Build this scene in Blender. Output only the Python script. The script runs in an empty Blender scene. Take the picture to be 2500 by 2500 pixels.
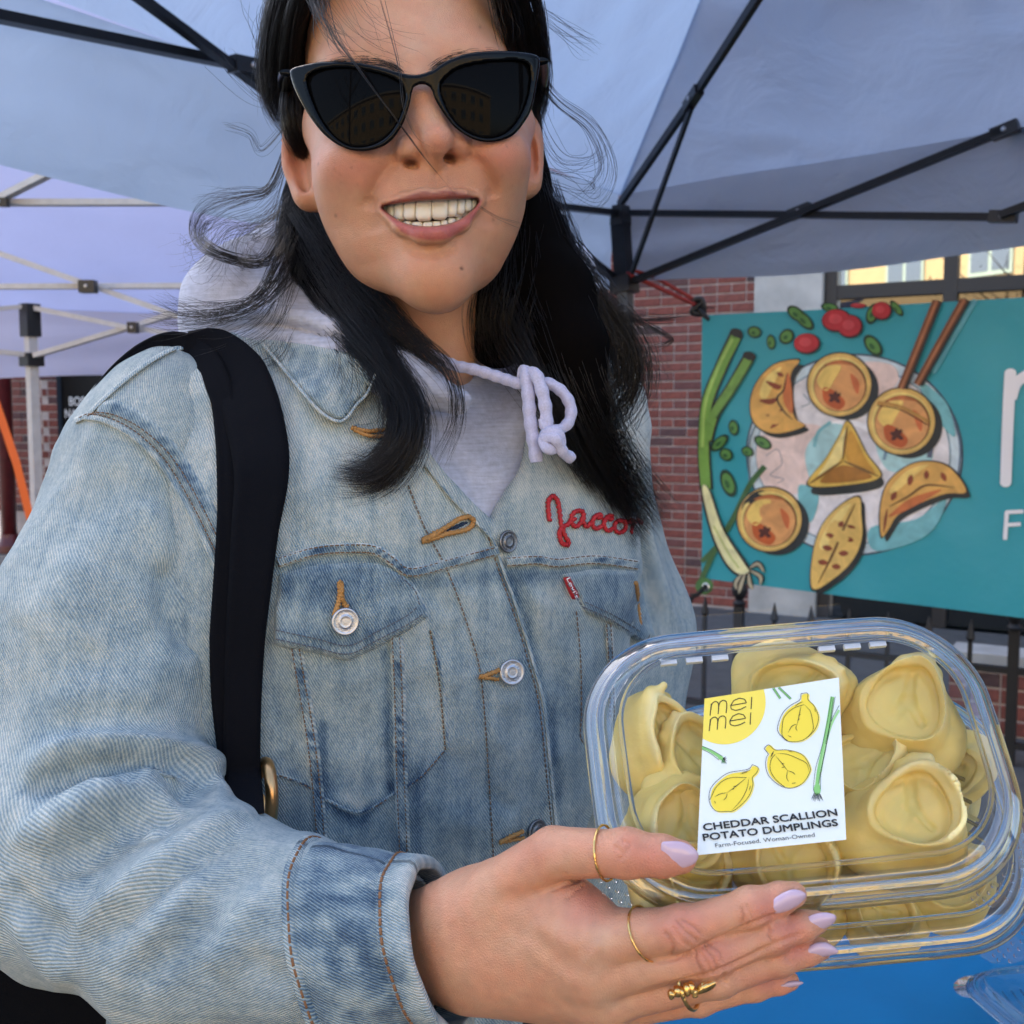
import bpy, math, random
import numpy as np
from mathutils import Vector, Matrix
from mathutils.bvhtree import BVHTree
from mathutils.geometry import delaunay_2d_cdt

# ------------------------------------------------------------------ camera, world, sun, exposure
scene = bpy.context.scene
COL = scene.collection
CAM_H, PITCH, FPX = 1.38, math.radians(5.0), 2650.0
camd = bpy.data.cameras.new('camera')
camo = bpy.data.objects.new('camera', camd); COL.objects.link(camo)
camo.location = (0, 0, CAM_H)
camo.rotation_euler = (math.radians(90) - PITCH, 0, 0)
camd.sensor_fit = 'HORIZONTAL'; camd.sensor_width = 36.0
camd.lens = 36.0 * FPX / 2500.0
camd.dof.use_dof = True; camd.dof.focus_distance = 0.57; camd.dof.aperture_fstop = 20.0
camd.clip_start = 0.02; camd.clip_end = 500
scene.camera = camo

SUN_EL, SUN_AZ = math.radians(48), math.radians(-14)     # azimuth from +Y, towards -X
world = bpy.data.worlds.new('World'); scene.world = world; world.use_nodes = True
wn = world.node_tree.nodes; wl = world.node_tree.links
sky = wn.new('ShaderNodeTexSky'); sky.sky_type = 'NISHITA'; sky.sun_disc = False
sky.dust_density = 3.0; sky.ozone_density = 0.6; sky.sun_elevation = SUN_EL; sky.sun_rotation = SUN_AZ
wl.new(sky.outputs[0], wn['Background'].inputs[0]); wn['Background'].inputs[1].default_value = 0.14
sl = bpy.data.lights.new('sun', 'SUN'); sl.energy = 4.0; sl.angle = math.radians(0.53); sl.color = (1.0, 0.93, 0.82)
so = bpy.data.objects.new('sun', sl); COL.objects.link(so)
sdir = Vector((math.sin(SUN_AZ) * math.cos(SUN_EL), math.cos(SUN_AZ) * math.cos(SUN_EL), math.sin(SUN_EL)))
so.rotation_euler = sdir.to_track_quat('Z', 'Y').to_euler(); so.location = (0, 0, 20)
scene.view_settings.view_transform = 'Standard'; scene.view_settings.look = 'None'
scene.view_settings.gamma = 1.0; scene.view_settings.exposure = 2.02
scene.view_settings.use_curve_mapping = False
scene.render.engine = 'CYCLES'
scene.cycles.max_bounces = 10; scene.cycles.transparent_max_bounces = 24
scene.cycles.diffuse_bounces = 4; scene.cycles.glossy_bounces = 4; scene.cycles.transmission_bounces = 8
scene.cycles.use_denoising = True
scene.cycles.sample_clamp_indirect = 8.0
random.seed(7); RNG = np.random.default_rng(11)

# ------------------------------------------------------------------ camera space <-> world
cP, sP = math.cos(PITCH), math.sin(PITCH)
CW = np.array([[1, 0, 0], [0, sP, cP], [0, cP, -sP]], dtype=float)   # rows: right, up, forward in world
CAMLOC = np.array([0, 0, CAM_H])
def P(px, py, d):
    return np.array([(px - 1250) / FPX * d, (1250 - py) / FPX * d, d])
def c2w(c):
    return np.asarray(c, dtype=float) @ CW + CAMLOC
def w2c(w):
    return (np.asarray(w, dtype=float) - CAMLOC) @ CW.T
def PW(px, py, d):
    return c2w(P(px, py, d))
def ray(px, py):
    d = np.array([(px - 1250) / FPX, (1250 - py) / FPX, 1.0]) @ CW
    return d / np.linalg.norm(d)
def on_plane(px, py, p0, n):
    d = ray(px, py); t = np.dot(np.asarray(p0) - CAMLOC, n) / np.dot(d, n)
    return CAMLOC + d * t
def topx(c):
    c = np.asarray(c)
    return np.stack([1250 + FPX * c[..., 0] / c[..., 2], 1250 - FPX * c[..., 1] / c[..., 2]], -1)
def nrm(v):
    v = np.asarray(v, dtype=float); return v / (np.linalg.norm(v) + 1e-12)

# ------------------------------------------------------------------ object helpers
def tag(o, label=None, cat=None, group=None, kind=None):
    if label: o['label'] = label
    if cat: o['category'] = cat
    if group: o['group'] = group
    if kind: o['kind'] = kind
    return o
def empty(name, loc, label=None, cat=None, group=None, kind=None):
    o = bpy.data.objects.new(name, None); COL.objects.link(o)
    o.location = loc; o.empty_display_size = 0.05
    return tag(o, label, cat, group, kind)
def root_loc(o):
    v = np.zeros(3)
    while o is not None:
        v = v + np.array(o.location); o = o.parent
    return v
def mesh_np(name, V, quads=None, tris=None, polys=None):
    me = bpy.data.meshes.new(name)
    V = np.asarray(V, dtype=np.float32)
    if polys is not None:
        me.from_pydata([tuple(v) for v in V.tolist()], [], polys, shade_flat=False)
        me.update(); return me
    fl = []; st = []; base = 0
    if quads is not None and len(quads):
        q = np.asarray(quads, dtype=np.int32); fl.append(q.ravel()); st.append(base + 4 * np.arange(len(q))); base += 4 * len(q)
    if tris is not None and len(tris):
        t = np.asarray(tris, dtype=np.int32); fl.append(t.ravel()); st.append(base + 3 * np.arange(len(t))); base += 3 * len(t)
    fl = np.concatenate(fl).astype(np.int32); st = np.concatenate(st).astype(np.int32)
    me.vertices.add(len(V)); me.vertices.foreach_set('co', V.ravel())
    me.loops.add(len(fl)); me.loops.foreach_set('vertex_index', fl)
    me.polygons.add(len(st)); me.polygons.foreach_set('loop_start', st)
    me.update(calc_edges=True); me.validate()
    return me
def add_obj(name, me, mat, parent=None, loc=None, **tags):
    o = bpy.data.objects.new(name, me); COL.objects.link(o)
    if mat is not None and len(me.materials) == 0: me.materials.append(mat)
    if parent is not None: o.parent = parent
    if loc is not None: o.location = loc
    return tag(o, **tags)
def put(name, Vw, mat, parent=None, quads=None, tris=None, polys=None, flat=False, attrs=None, **tags):
    """link a mesh given in WORLD coordinates; a top-level object gets its origin at its base"""
    Vw = np.asarray(Vw, dtype=float)
    if parent is not None: off = root_loc(parent)
    else: off = np.array([Vw[:, 0].mean(), Vw[:, 1].mean(), Vw[:, 2].min()])
    me = mesh_np(name, Vw - off, quads, tris, polys)
    if flat: me.shade_flat()
    if attrs:
        for k, a in attrs.items():
            a = np.asarray(a, dtype=np.float32)
            if a.ndim == 1:
                at = me.attributes.new(k, 'FLOAT', 'POINT'); at.data.foreach_set('value', a)
            elif a.shape[1] == 3:
                at = me.attributes.new(k, 'FLOAT_VECTOR', 'POINT'); at.data.foreach_set('vector', a.ravel())
            else:
                at = me.attributes.new(k, 'FLOAT_COLOR', 'POINT'); at.data.foreach_set('color', a.ravel())
    o = add_obj(name, me, mat, parent, **tags)
    if parent is None: o.location = off
    return o

class MB:
    """collects simple shapes (world coordinates) into one mesh"""
    def __init__(s): s.v = []; s.f = []; s.n = 0
    def add(s, V, F):
        V = np.asarray(V, dtype=float)
        s.v.append(V); s.f += [tuple(int(i) + s.n for i in f) for f in F]; s.n += len(V); return s
    def box(s, c, ax, ay, az, hx, hy, hz, bev=0.0):
        c = np.asarray(c, float); ax, ay, az = nrm(ax), nrm(ay), nrm(az)
        V = [c + sx * hx * ax + sy * hy * ay + sz * hz * az for sz in (-1, 1) for sy in (-1, 1) for sx in (-1, 1)]
        F = [(0, 2, 3, 1), (4, 5, 7, 6), (0, 1, 5, 4), (2, 6, 7, 3), (0, 4, 6, 2), (1, 3, 7, 5)]
        return s.add(V, F)
    def bar(s, a, b, w, h=None, up=(0, 0, 1)):
        a = np.asarray(a, float); b = np.asarray(b, float); h = h or w
        d = nrm(b - a); u = np.asarray(up, float)
        if abs(np.dot(d, u)) > 0.98: u = np.array([1.0, 0, 0])
        x = nrm(np.cross(d, u)); y = np.cross(x, d)
        return s.box((a + b) / 2, x, d, y, w / 2, np.linalg.norm(b - a) / 2, h / 2)
    def tube(s, pts, r, n=8, cap=True, up=(0, 0, 1), ell=1.0):
        V, F = tube_mesh(pts, r, n, cap, up, ell); return s.add(V, F)
    def lathe(s, o, axis, prof, n=24, closed=False):
        o = np.asarray(o, float); a = nrm(axis)
        u = nrm(np.cross(a, (0.3, 0.9, 0.2))); v = np.cross(a, u)
        V = []; F = []
        for (r, h) in prof:
            for k in range(n):
                t = 2 * math.pi * k / n
                V.append(o + a * h + (u * math.cos(t) + v * math.sin(t)) * r)
        m = len(prof)
        for i in range(m - 1):
            for k in range(n):
                k2 = (k + 1) % n
                F.append((i * n + k, i * n + k2, (i + 1) * n + k2, (i + 1) * n + k))
        F.append(tuple(reversed(range(n)))); F.append(tuple((m - 1) * n + k for k in range(n)))
        return s.add(V, F)
    def build(s, name, mat, parent=None, flat=True, **tags):
        return put(name, np.concatenate(s.v), mat, parent, polys=s.f, flat=flat, **tags)

def resample(pts, n):
    pts = np.asarray(pts, float)
    L = np.r_[0, np.cumsum(np.linalg.norm(np.diff(pts, axis=0), axis=1))]
    t = np.linspace(0, L[-1], n)
    return np.stack([np.interp(t, L, pts[:, k]) for k in range(pts.shape[1])], -1)
def spline(pts, n, closed=False):
    """Catmull-Rom through pts, n samples"""
    p = np.asarray(pts, float)
    if closed: q = np.concatenate([p[-1:], p, p[:2]])
    else: q = np.concatenate([2 * p[:1] - p[1:2], p, 2 * p[-1:] - p[-2:-1]])
    m = len(q) - 3
    t = np.linspace(0, m, n, endpoint=not closed); i = np.minimum(t.astype(int), m - 1); u = (t - i)[:, None]
    a, b, c, d = q[i], q[i + 1], q[i + 2], q[i + 3]
    return 0.5 * (2 * b + (c - a) * u + (2 * a - 5 * b + 4 * c - d) * u ** 2 + (3 * b - a - 3 * c + d) * u ** 3)
def tube_mesh(pts, r, n=8, cap=True, up=(0, 0, 1), ell=1.0, closed=False):
    pts = np.asarray(pts, float); m = len(pts)
    r = np.broadcast_to(np.asarray(r, float), (m,))
    if closed: d = np.roll(pts, -1, 0) - np.roll(pts, 1, 0)
    else: d = np.gradient(pts, axis=0)
    d /= np.linalg.norm(d, axis=1)[:, None] + 1e-12
    x = np.cross(d[0], up)
    if np.linalg.norm(x) < 1e-3: x = np.cross(d[0], (1, 0.2, 0))
    X = np.zeros_like(pts); x = nrm(x)
    for i in range(m):
        x = nrm(x - np.dot(x, d[i]) * d[i]); X[i] = x
    Y = np.cross(d, X)
    t = 2 * np.pi * np.arange(n) / n
    V = pts[:, None] + r[:, None, None] * (np.cos(t)[None, :, None] * X[:, None] + ell * np.sin(t)[None, :, None] * Y[:, None])
    V = V.reshape(-1, 3); F = []
    rng = range(m) if closed else range(m - 1)
    for i in rng:
        j = (i + 1) % m
        for k in range(n):
            k2 = (k + 1) % n; F.append((i * n + k, i * n + k2, j * n + k2, j * n + k))
    if cap and not closed:
        F.append(tuple(reversed(range(n)))); F.append(tuple((m - 1) * n + k for k in range(n)))
    return V, F
def tri2d(outer, holes=(), spacing=None):
    """triangulate a 2D polygon (with holes, optional interior grid points)"""
    pts = [Vector(p) for p in outer]; edges = []; n = len(pts)
    edges += [(i, (i + 1) % n) for i in range(n)]
    for h in holes:
        b = len(pts); pts += [Vector(p) for p in h]; edges += [(b + i, b + (i + 1) % len(h)) for i in range(len(h))]
    faces = []
    if spacing:
        o = np.asarray(outer, float); x0, y0 = o.min(0); x1, y1 = o.max(0)
        gx, gy = np.meshgrid(np.arange(x0, x1, spacing), np.arange(y0, y1, spacing))
        g = np.stack([gx.ravel(), gy.ravel()], -1)
        sd = poly_sd(g, o)
        g = g[sd < -0.45 * spacing]
        for h in holes: g = g[poly_sd(g, np.asarray(h, float)) > 0.45 * spacing]
        pts += [Vector(p) for p in g]
    r = delaunay_2d_cdt(pts, edges, [], 1, 1e-6)
    V = np.array([tuple(v) for v in r[0]]); F = [tuple(f) for f in r[2]]
    if True:
        c = np.array([V[list(f)].mean(0) for f in F])
        keep = poly_sd(c, np.asarray(outer, float)) < 0
        for h in holes: keep &= poly_sd(c, np.asarray(h, float)) > 0
        F = [f for f, k in zip(F, keep) if k]
    return V, F
def poly_sd(q, poly):
    """signed distance (negative inside) of 2D points to a polygon"""
    q = np.asarray(q, float); a = np.asarray(poly, float); b = np.roll(a, -1, 0)
    d = np.full(len(q), 1e18); ins = np.zeros(len(q), bool)
    for p0, p1 in zip(a, b):
        e = p1 - p0; w = q - p0
        t = np.clip((w @ e) / (e @ e + 1e-12), 0, 1)
        d = np.minimum(d, ((w - t[:, None] * e) ** 2).sum(1))
        c = (p0[1] <= q[:, 1]) != (p1[1] <= q[:, 1])
        with np.errstate(divide='ignore', invalid='ignore'):
            xi = p0[0] + (q[:, 1] - p0[1]) * (e[0] / (e[1] if abs(e[1]) > 1e-12 else 1e-12))
        ins ^= c & (q[:, 0] < xi)
    d = np.sqrt(d); return np.where(ins, -d, d)
def line_sd(q, line):
    """distance, signed side and parameter (0..1) of 2D points to a polyline"""
    q = np.asarray(q, float); a = np.asarray(line, float)
    L = np.linalg.norm(np.diff(a, axis=0), axis=1); T = L.sum(); acc = 0
    best = np.full(len(q), 1e18); side = np.zeros(len(q)); par = np.zeros(len(q))
    for i in range(len(a) - 1):
        e = a[i + 1] - a[i]; w = q - a[i]
        t = np.clip((w @ e) / (e @ e + 1e-12), 0, 1)
        d = ((w - t[:, None] * e) ** 2).sum(1)
        m = d < best
        best[m] = d[m]; side[m] = np.sign(e[0] * w[m, 1] - e[1] * w[m, 0]); par[m] = (acc + t[m] * L[i]) / T
        acc += L[i]
    return np.sqrt(best), side, par

# ------------------------------------------------------------------ text to outlines
_txt_cache = {}
def text_mesh(s, offset=0.0):
    key = (s, offset)
    if key in _txt_cache: return _txt_cache[key]
    cu = bpy.data.curves.new('txt', 'FONT'); cu.body = s; cu.size = 1.0; cu.offset = offset; cu.resolution_u = 4
    o = bpy.data.objects.new('txt', cu); COL.objects.link(o)
    dg = bpy.context.evaluated_depsgraph_get()
    me = o.evaluated_get(dg).to_mesh()
    V = np.array([v.co[:2] for v in me.vertices]); Fc = [tuple(p.vertices) for p in me.polygons]
    o.evaluated_get(dg).to_mesh_clear()
    bpy.data.objects.remove(o); bpy.data.curves.remove(cu)
    _txt_cache[key] = (V, Fc); return V, Fc

# ------------------------------------------------------------------ signed distance modelling
class Field:
    def __init__(s, lo, hi, h):
        s.lo = np.asarray(lo, float); s.h = h
        s.n = np.ceil((np.asarray(hi, float) - s.lo) / h).astype(int) + 1
        s.f = np.full(s.n, 1.0, dtype=np.float32)
        s.ax = [(s.lo[k] + h * np.arange(s.n[k])).astype(np.float32) for k in range(3)]
    def box(s, lo, hi):
        a = np.clip(np.floor((np.asarray(lo) - s.lo) / s.h).astype(int), 0, s.n)
        b = np.clip(np.ceil((np.asarray(hi) - s.lo) / s.h).astype(int) + 1, 0, s.n)
        return tuple(slice(i, j) for i, j in zip(a, b))
    def grid(s, sl):
        return s.ax[0][sl[0]][:, None, None], s.ax[1][sl[1]][None, :, None], s.ax[2][sl[2]][None, None, :]
    def _apply(s, lo, hi, fn, k, op):
        m = k + 3 * s.h
        sl = s.box(np.asarray(lo) - m, np.asarray(hi) + m)
        if any(x.start >= x.stop for x in sl): return s
        X, Y, Z = s.grid(sl)
        d = fn(X, Y, Z).astype(np.float32); a = s.f[sl]
        d = np.broadcast_to(d, a.shape)
        if op == 'sub':
            d = -d
            if k > 0:
                h = np.maximum(k - np.abs(a - d), 0) / k; s.f[sl] = np.maximum(a, d) + h * h * k * 0.25
            else: s.f[sl] = np.maximum(a, d)
        else:
            if k > 0:
                h = np.maximum(k - np.abs(a - d), 0) / k; s.f[sl] = np.minimum(a, d) - h * h * k * 0.25
            else: s.f[sl] = np.minimum(a, d)
        return s
    def ell(s, c, r, R=None, k=0.0, op='add'):
        c = np.asarray(c, float); r = np.asarray(r, float) * np.ones(3); rm = r.max() if R is not None else r
        def fn(X, Y, Z):
            x, y, z = X - c[0], Y - c[1], Z - c[2]
            if R is not None:
                x, y, z = (R[0][0] * x + R[0][1] * y + R[0][2] * z, R[1][0] * x + R[1][1] * y + R[1][2] * z, R[2][0] * x + R[2][1] * y + R[2][2] * z)
            k0 = np.sqrt((x / r[0]) ** 2 + (y / r[1]) ** 2 + (z / r[2]) ** 2)
            k1 = np.sqrt((x / r[0] ** 2) ** 2 + (y / r[1] ** 2) ** 2 + (z / r[2] ** 2) ** 2) + 1e-6
            return k0 * (k0 - 1) / k1
        return s._apply(c - rm, c + rm, fn, k, op)
    def cap(s, a, b, ra, rb=None, k=0.0, op='add', flat=None):
        """round cone; flat=(axis, factor) squeezes the cross-section along an axis"""
        a = np.asarray(a, float); b = np.asarray(b, float); rb = ra if rb is None else rb
        e = b - a; L2 = float(e @ e) + 1e-12
        fa = None
        if flat is not None:
            fa = nrm(flat[0]); fa = nrm(fa - (fa @ e) / L2 * e); fk = 1.0 / flat[1] - 1.0
        def fn(X, Y, Z):
            x, y, z = X - a[0], Y - a[1], Z - a[2]
            t = np.clip((x * e[0] + y * e[1] + z * e[2]) / L2, 0, 1)
            x, y, z = x - t * e[0], y - t * e[1], z - t * e[2]
            if fa is not None:
                q = (x * fa[0] + y * fa[1] + z * fa[2]) * fk
                x, y, z = x + q * fa[0], y + q * fa[1], z + q * fa[2]
            return np.sqrt(x * x + y * y + z * z) - (ra + (rb - ra) * t)
        R = max(ra, rb)
        return s._apply(np.minimum(a, b) - R, np.maximum(a, b) + R, fn, k, op)
    def chain(s, pts, rad, k=0.0, op='add', flat=None):
        for i in range(len(pts) - 1):
            s.cap(pts[i], pts[i + 1], rad[i], rad[i + 1], k, op, flat)
        return s
    def fn(s, lo, hi, f, k=0.0, op='add'):
        return s._apply(lo, hi, f, k, op)
    def mesh(s):
        return surface_nets(s.f, s.lo, s.h)

def surface_nets(f, lo, h):
    S = f < 0
    nx, ny, nz = f.shape
    cnt = np.zeros((nx - 1, ny - 1, nz - 1), dtype=np.uint8)
    offs = [(i, j, k) for i in (0, 1) for j in (0, 1) for k in (0, 1)]
    for (i, j, k) in offs: cnt += S[i:nx - 1 + i, j:ny - 1 + j, k:nz - 1 + k]
    act = (cnt > 0) & (cnt < 8)
    I = np.argwhere(act)
    vals = np.stack([f[I[:, 0] + i, I[:, 1] + j, I[:, 2] + k] for (i, j, k) in offs], -1).astype(np.float64)
    acc = np.zeros((len(I), 3)); num = np.zeros(len(I))
    for a in range(8):
        for b in range(a + 1, 8):
            oa, ob = np.array(offs[a]), np.array(offs[b])
            if np.abs(oa - ob).sum() != 1: continue
            va, vb = vals[:, a], vals[:, b]; m = (va < 0) != (vb < 0)
            t = va[m] / (va[m] - vb[m])
            acc[m] += oa + t[:, None] * (ob - oa); num[m] += 1
    V = lo + h * (I + acc / num[:, None])
    idx = np.full((nx - 1, ny - 1, nz - 1), -1, dtype=np.int32); idx[I[:, 0], I[:, 1], I[:, 2]] = np.arange(len(I))
    Q = []
    for ax in range(3):
        o1, o2 = [(1, 2), (2, 0), (0, 1)][ax]
        sh = [slice(None)] * 3; sh[ax] = slice(0, -1); A = S[tuple(sh)]; sh[ax] = slice(1, None); B = S[tuple(sh)]
        E = np.argwhere(A != B)
        E = E[(E[:, o1] > 0) & (E[:, o2] > 0) & (E[:, o1] < f.shape[o1] - 1) & (E[:, o2] < f.shape[o2] - 1)]
        if len(E) == 0: continue
        fl = A[E[:, 0], E[:, 1], E[:, 2]]
        def cell(d1, d2):
            c = E.copy(); c[:, o1] -= d1; c[:, o2] -= d2
            return idx[c[:, 0], c[:, 1], c[:, 2]]
        q = np.stack([cell(1, 1), cell(0, 1), cell(0, 0), cell(1, 0)], -1)
        q[~fl] = q[~fl][:, ::-1]
        Q.append(q)
    Q = np.concatenate(Q); Q = Q[(Q >= 0).all(1)]
    return V, Q
def normals(V, Q):
    n = np.cross(V[Q[:, 2]] - V[Q[:, 0]], V[Q[:, 3]] - V[Q[:, 1]])
    N = np.zeros_like(V)
    for c in range(4):
        for k in range(3): N[:, k] += np.bincount(Q[:, c], n[:, k], len(V))
    return N / (np.linalg.norm(N, axis=1)[:, None] + 1e-12)
def smooth_mesh(V, Q, it=1, lam=0.5, mask=None):
    for _ in range(it):
        S = np.zeros_like(V); c = np.zeros(len(V))
        for a in range(4):
            b = (a + 1) % 4
            for i, j in ((Q[:, a], Q[:, b]), (Q[:, b], Q[:, a])):
                for k in range(3): S[:, k] += np.bincount(i, V[j, k], len(V))
                c += np.bincount(i, minlength=len(V))
        L = S / np.maximum(c, 1)[:, None] - V
        if mask is not None: L *= mask[:, None]
        V = V + lam * L
    return V
def facing(V, N):
    return -(V * N).sum(1) / np.linalg.norm(V, axis=1)       # camera space: 1 = towards the camera
def strokes(V, Q, items, zmax=None):
    """push the camera-facing surface along its normal near pixel polylines:
       (polyline, width_px, amp_m[, shape])  shape: ridge | fold | taper"""
    for it in items:
        line, w, amp = it[0], it[1], it[2]; shape = it[3] if len(it) > 3 else 'ridge'
        line = spline(line, max(12, 6 * len(line))) if len(line) > 2 else np.asarray(line, float)
        uv = topx(V); N = normals(V, Q)
        lo = line.min(0) - 4 * w; hi = line.max(0) + 4 * w
        m = np.where((uv > lo).all(1) & (uv < hi).all(1) & (facing(V, N) > 0.02))[0]
        if len(m) == 0: continue
        d, sd, t = line_sd(uv[m], line); s = d * sd
        if shape == 'fold': g = np.exp(-(s / w) ** 2) - 0.75 * np.exp(-((s - 1.7 * w) / w) ** 2)
        elif shape == 'step': g = 0.5 * (1 - np.tanh(s / w)) * np.exp(-(d / (4 * w)) ** 2)
        else: g = np.exp(-(d / w) ** 2)
        g *= np.clip(np.minimum(t, 1 - t) / 0.18, 0, 1) ** 0.7 if shape != 'even' else 1
        V[m] += (amp * g)[:, None] * N[m]
    return V
def noise3(p, seed=0):
    """smooth value noise in [-1,1]"""
    p = np.asarray(p, float); i = np.floor(p).astype(np.int64); f = p - i; f = f * f * (3 - 2 * f)
    def hsh(a, b, c):
        n = (a * 73856093) ^ (b * 19349663) ^ (c * 83492791) ^ (seed * 2654435761)
        n = (n ^ (n >> 13)) * 1274126177 & 0xffffffff
        n = (n ^ (n >> 16)) & 0xffff
        return n / 32767.5 - 1
    r = 0
    for a in (0, 1):
        for b in (0, 1):
            for c in (0, 1):
                w = (f[:, 0] if a else 1 - f[:, 0]) * (f[:, 1] if b else 1 - f[:, 1]) * (f[:, 2] if c else 1 - f[:, 2])
                r = r + w * hsh(i[:, 0] + a, i[:, 1] + b, i[:, 2] + c)
    return r
class Surf:
    """a camera-space surface that pixels can be dropped on"""
    def __init__(s, V, Q):
        s.t = BVHTree.FromPolygons([tuple(v) for v in V.tolist()], Q.tolist()); s.last = None
    def hit(s, px, py, zdef=None):
        d = Vector(P(px, py, 1.0)).normalized()
        loc, n, i, t = s.t.ray_cast(Vector((0, 0, 0)), d)
        if loc is None:
            return None
        n = np.array(n); loc = np.array(loc)
        if np.dot(n, loc) > 0: n = -n
        return loc, n
    def drop(s, pts, off=0.0):
        """pixels -> camera-space points on the surface lifted by off towards the camera; misses take the nearest hit's depth"""
        pts = np.asarray(pts, float); off = np.broadcast_to(np.asarray(off, float), (len(pts),))
        out = np.zeros((len(pts), 3)); ok = np.zeros(len(pts), bool); nn = np.zeros((len(pts), 3))
        for i, (x, y) in enumerate(pts):
            r = s.hit(x, y)
            if r is not None:
                out[i] = r[0]; nn[i] = r[1]; ok[i] = True
        if not ok.any():
            return np.stack([P(x, y, 0.80) for x, y in pts]), np.tile([0, 0, -1.0], (len(pts), 1))
        good = np.where(ok)[0]
        for i in np.where(~ok)[0]:
            j = good[np.argmin(((pts[good] - pts[i]) ** 2).sum(1))]
            out[i] = P(pts[i][0], pts[i][1], out[j][2]); nn[i] = nn[j]
        out -= off[:, None] * out / np.linalg.norm(out, axis=1)[:, None]
        return out, nn

# ------------------------------------------------------------------ materials
def srgb(r, g, b):
    f = lambda c: (c / 255) / 12.92 if c / 255 <= 0.04045 else ((c / 255 + 0.055) / 1.055) ** 2.4
    return (f(r), f(g), f(b), 1.0)
_mats = {}
def mat(name, color=(0.5, 0.5, 0.5, 1), rough=0.6, metal=0.0, spec=0.5, noise=0.0, nscale=20.0, bump=0.0, bscale=80.0, bdist=0.001, sheen=0.0, sss=0.0, coat=0.0, trans=0.0, emit=None):
    if name in _mats: return _mats[name]
    m = bpy.data.materials.new(name); m.use_nodes = True; _mats[name] = m
    nt = m.node_tree; b = nt.nodes['Principled BSDF']
    b.inputs['Roughness'].default_value = rough; b.inputs['Metallic'].default_value = metal
    b.inputs['Specular IOR Level'].default_value = spec
    b.inputs['Sheen Weight'].default_value = sheen; b.inputs['Coat Weight'].default_value = coat
    b.inputs['Base Color'].default_value = color
    if sss: b.inputs['Subsurface Weight'].default_value = sss; b.inputs['Subsurface Radius'].default_value = (0.012, 0.005, 0.003); b.inputs['Subsurface Scale'].default_value = 0.4
    if noise or bump:
        tc = nt.nodes.new('ShaderNodeTexCoord')
    if noise:
        n = nt.nodes.new('ShaderNodeTexNoise'); n.inputs['Scale'].default_value = nscale; n.inputs['Detail'].default_value = 5
        nt.links.new(tc.outputs['Object'], n.inputs['Vector'])
        mx = nt.nodes.new('ShaderNodeMix'); mx.data_type = 'RGBA'; mx.blend_type = 'MIX'
        lo = tuple(c * (1 - noise) for c in color[:3]) + (1,); hi = tuple(min(1, c * (1 + noise)) for c in color[:3]) + (1,)
        mx.inputs[6].default_value = lo; mx.inputs[7].default_value = hi
        rp = nt.nodes.new('ShaderNodeMapRange'); rp.inputs[1].default_value = 0.3; rp.inputs[2].default_value = 0.7
        nt.links.new(n.outputs[0], rp.inputs[0]); nt.links.new(rp.outputs[0], mx.inputs[0])
        nt.links.new(mx.outputs[2], b.inputs['Base Color'])
    if bump:
        n2 = nt.nodes.new('ShaderNodeTexNoise'); n2.inputs['Scale'].default_value = bscale; n2.inputs['Detail'].default_value = 4
        nt.links.new(tc.outputs['Object'], n2.inputs['Vector'])
        bp = nt.nodes.new('ShaderNodeBump'); bp.inputs['Strength'].default_value = bump; bp.inputs['Distance'].default_value = bdist
        nt.links.new(n2.outputs[0], bp.inputs['Height']); nt.links.new(bp.outputs[0], b.inputs['Normal'])
    return m
# ------------------------------------------------------------------ setting materials
def attr_mat(name, rough=0.5, spec=0.4, attr='Col', bump=0.0, bscale=60, bdist=0.001, sheen=0.0):
    if name in _mats: return _mats[name]
    m = mat(name, rough=rough, spec=spec, sheen=sheen, bump=bump, bscale=bscale, bdist=bdist)
    nt = m.node_tree; a = nt.nodes.new('ShaderNodeAttribute'); a.attribute_name = attr
    nt.links.new(a.outputs['Color'], nt.nodes['Principled BSDF'].inputs['Base Color']); return m
def fabric_mat(name, col, transl=0.35, rough=0.9, bump=0.25, bscale=6, bdist=0.02):
    if name in _mats: return _mats[name]
    m = bpy.data.materials.new(name); m.use_nodes = True; _mats[name] = m; nt = m.node_tree; N = nt.nodes
    N.remove(N['Principled BSDF'])
    d = N.new('ShaderNodeBsdfDiffuse'); t = N.new('ShaderNodeBsdfTranslucent'); mx = N.new('ShaderNodeMixShader')
    mx.inputs[0].default_value = transl; d.inputs[0].default_value = col; t.inputs[0].default_value = col
    tc = N.new('ShaderNodeTexCoord'); n = N.new('ShaderNodeTexNoise'); n.inputs['Scale'].default_value = bscale; n.inputs['Detail'].default_value = 5
    n.inputs['Distortion'].default_value = 0.6
    bp = N.new('ShaderNodeBump'); bp.inputs['Strength'].default_value = bump; bp.inputs['Distance'].default_value = bdist
    nt.links.new(tc.outputs['Object'], n.inputs['Vector']); nt.links.new(n.outputs[0], bp.inputs['Height'])
    # faint dirt and creases in the cloth
    n2 = N.new('ShaderNodeTexNoise'); n2.inputs['Scale'].default_value = 2.2; n2.inputs['Detail'].default_value = 6
    nt.links.new(tc.outputs['Object'], n2.inputs['Vector'])
    cm = N.new('ShaderNodeMix'); cm.data_type = 'RGBA'; cm.inputs[6].default_value = tuple(c * 0.82 for c in col[:3]) + (1,); cm.inputs[7].default_value = col
    nt.links.new(n2.outputs[0], cm.inputs[0])
    for b in (d, t):
        nt.links.new(bp.outputs[0], b.inputs['Normal']); nt.links.new(cm.outputs[2], b.inputs[0])
    nt.links.new(d.outputs[0], mx.inputs[1]); nt.links.new(t.outputs[0], mx.inputs[2]); nt.links.new(mx.outputs[0], N['Material Output'].inputs[0])
    return m
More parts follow.
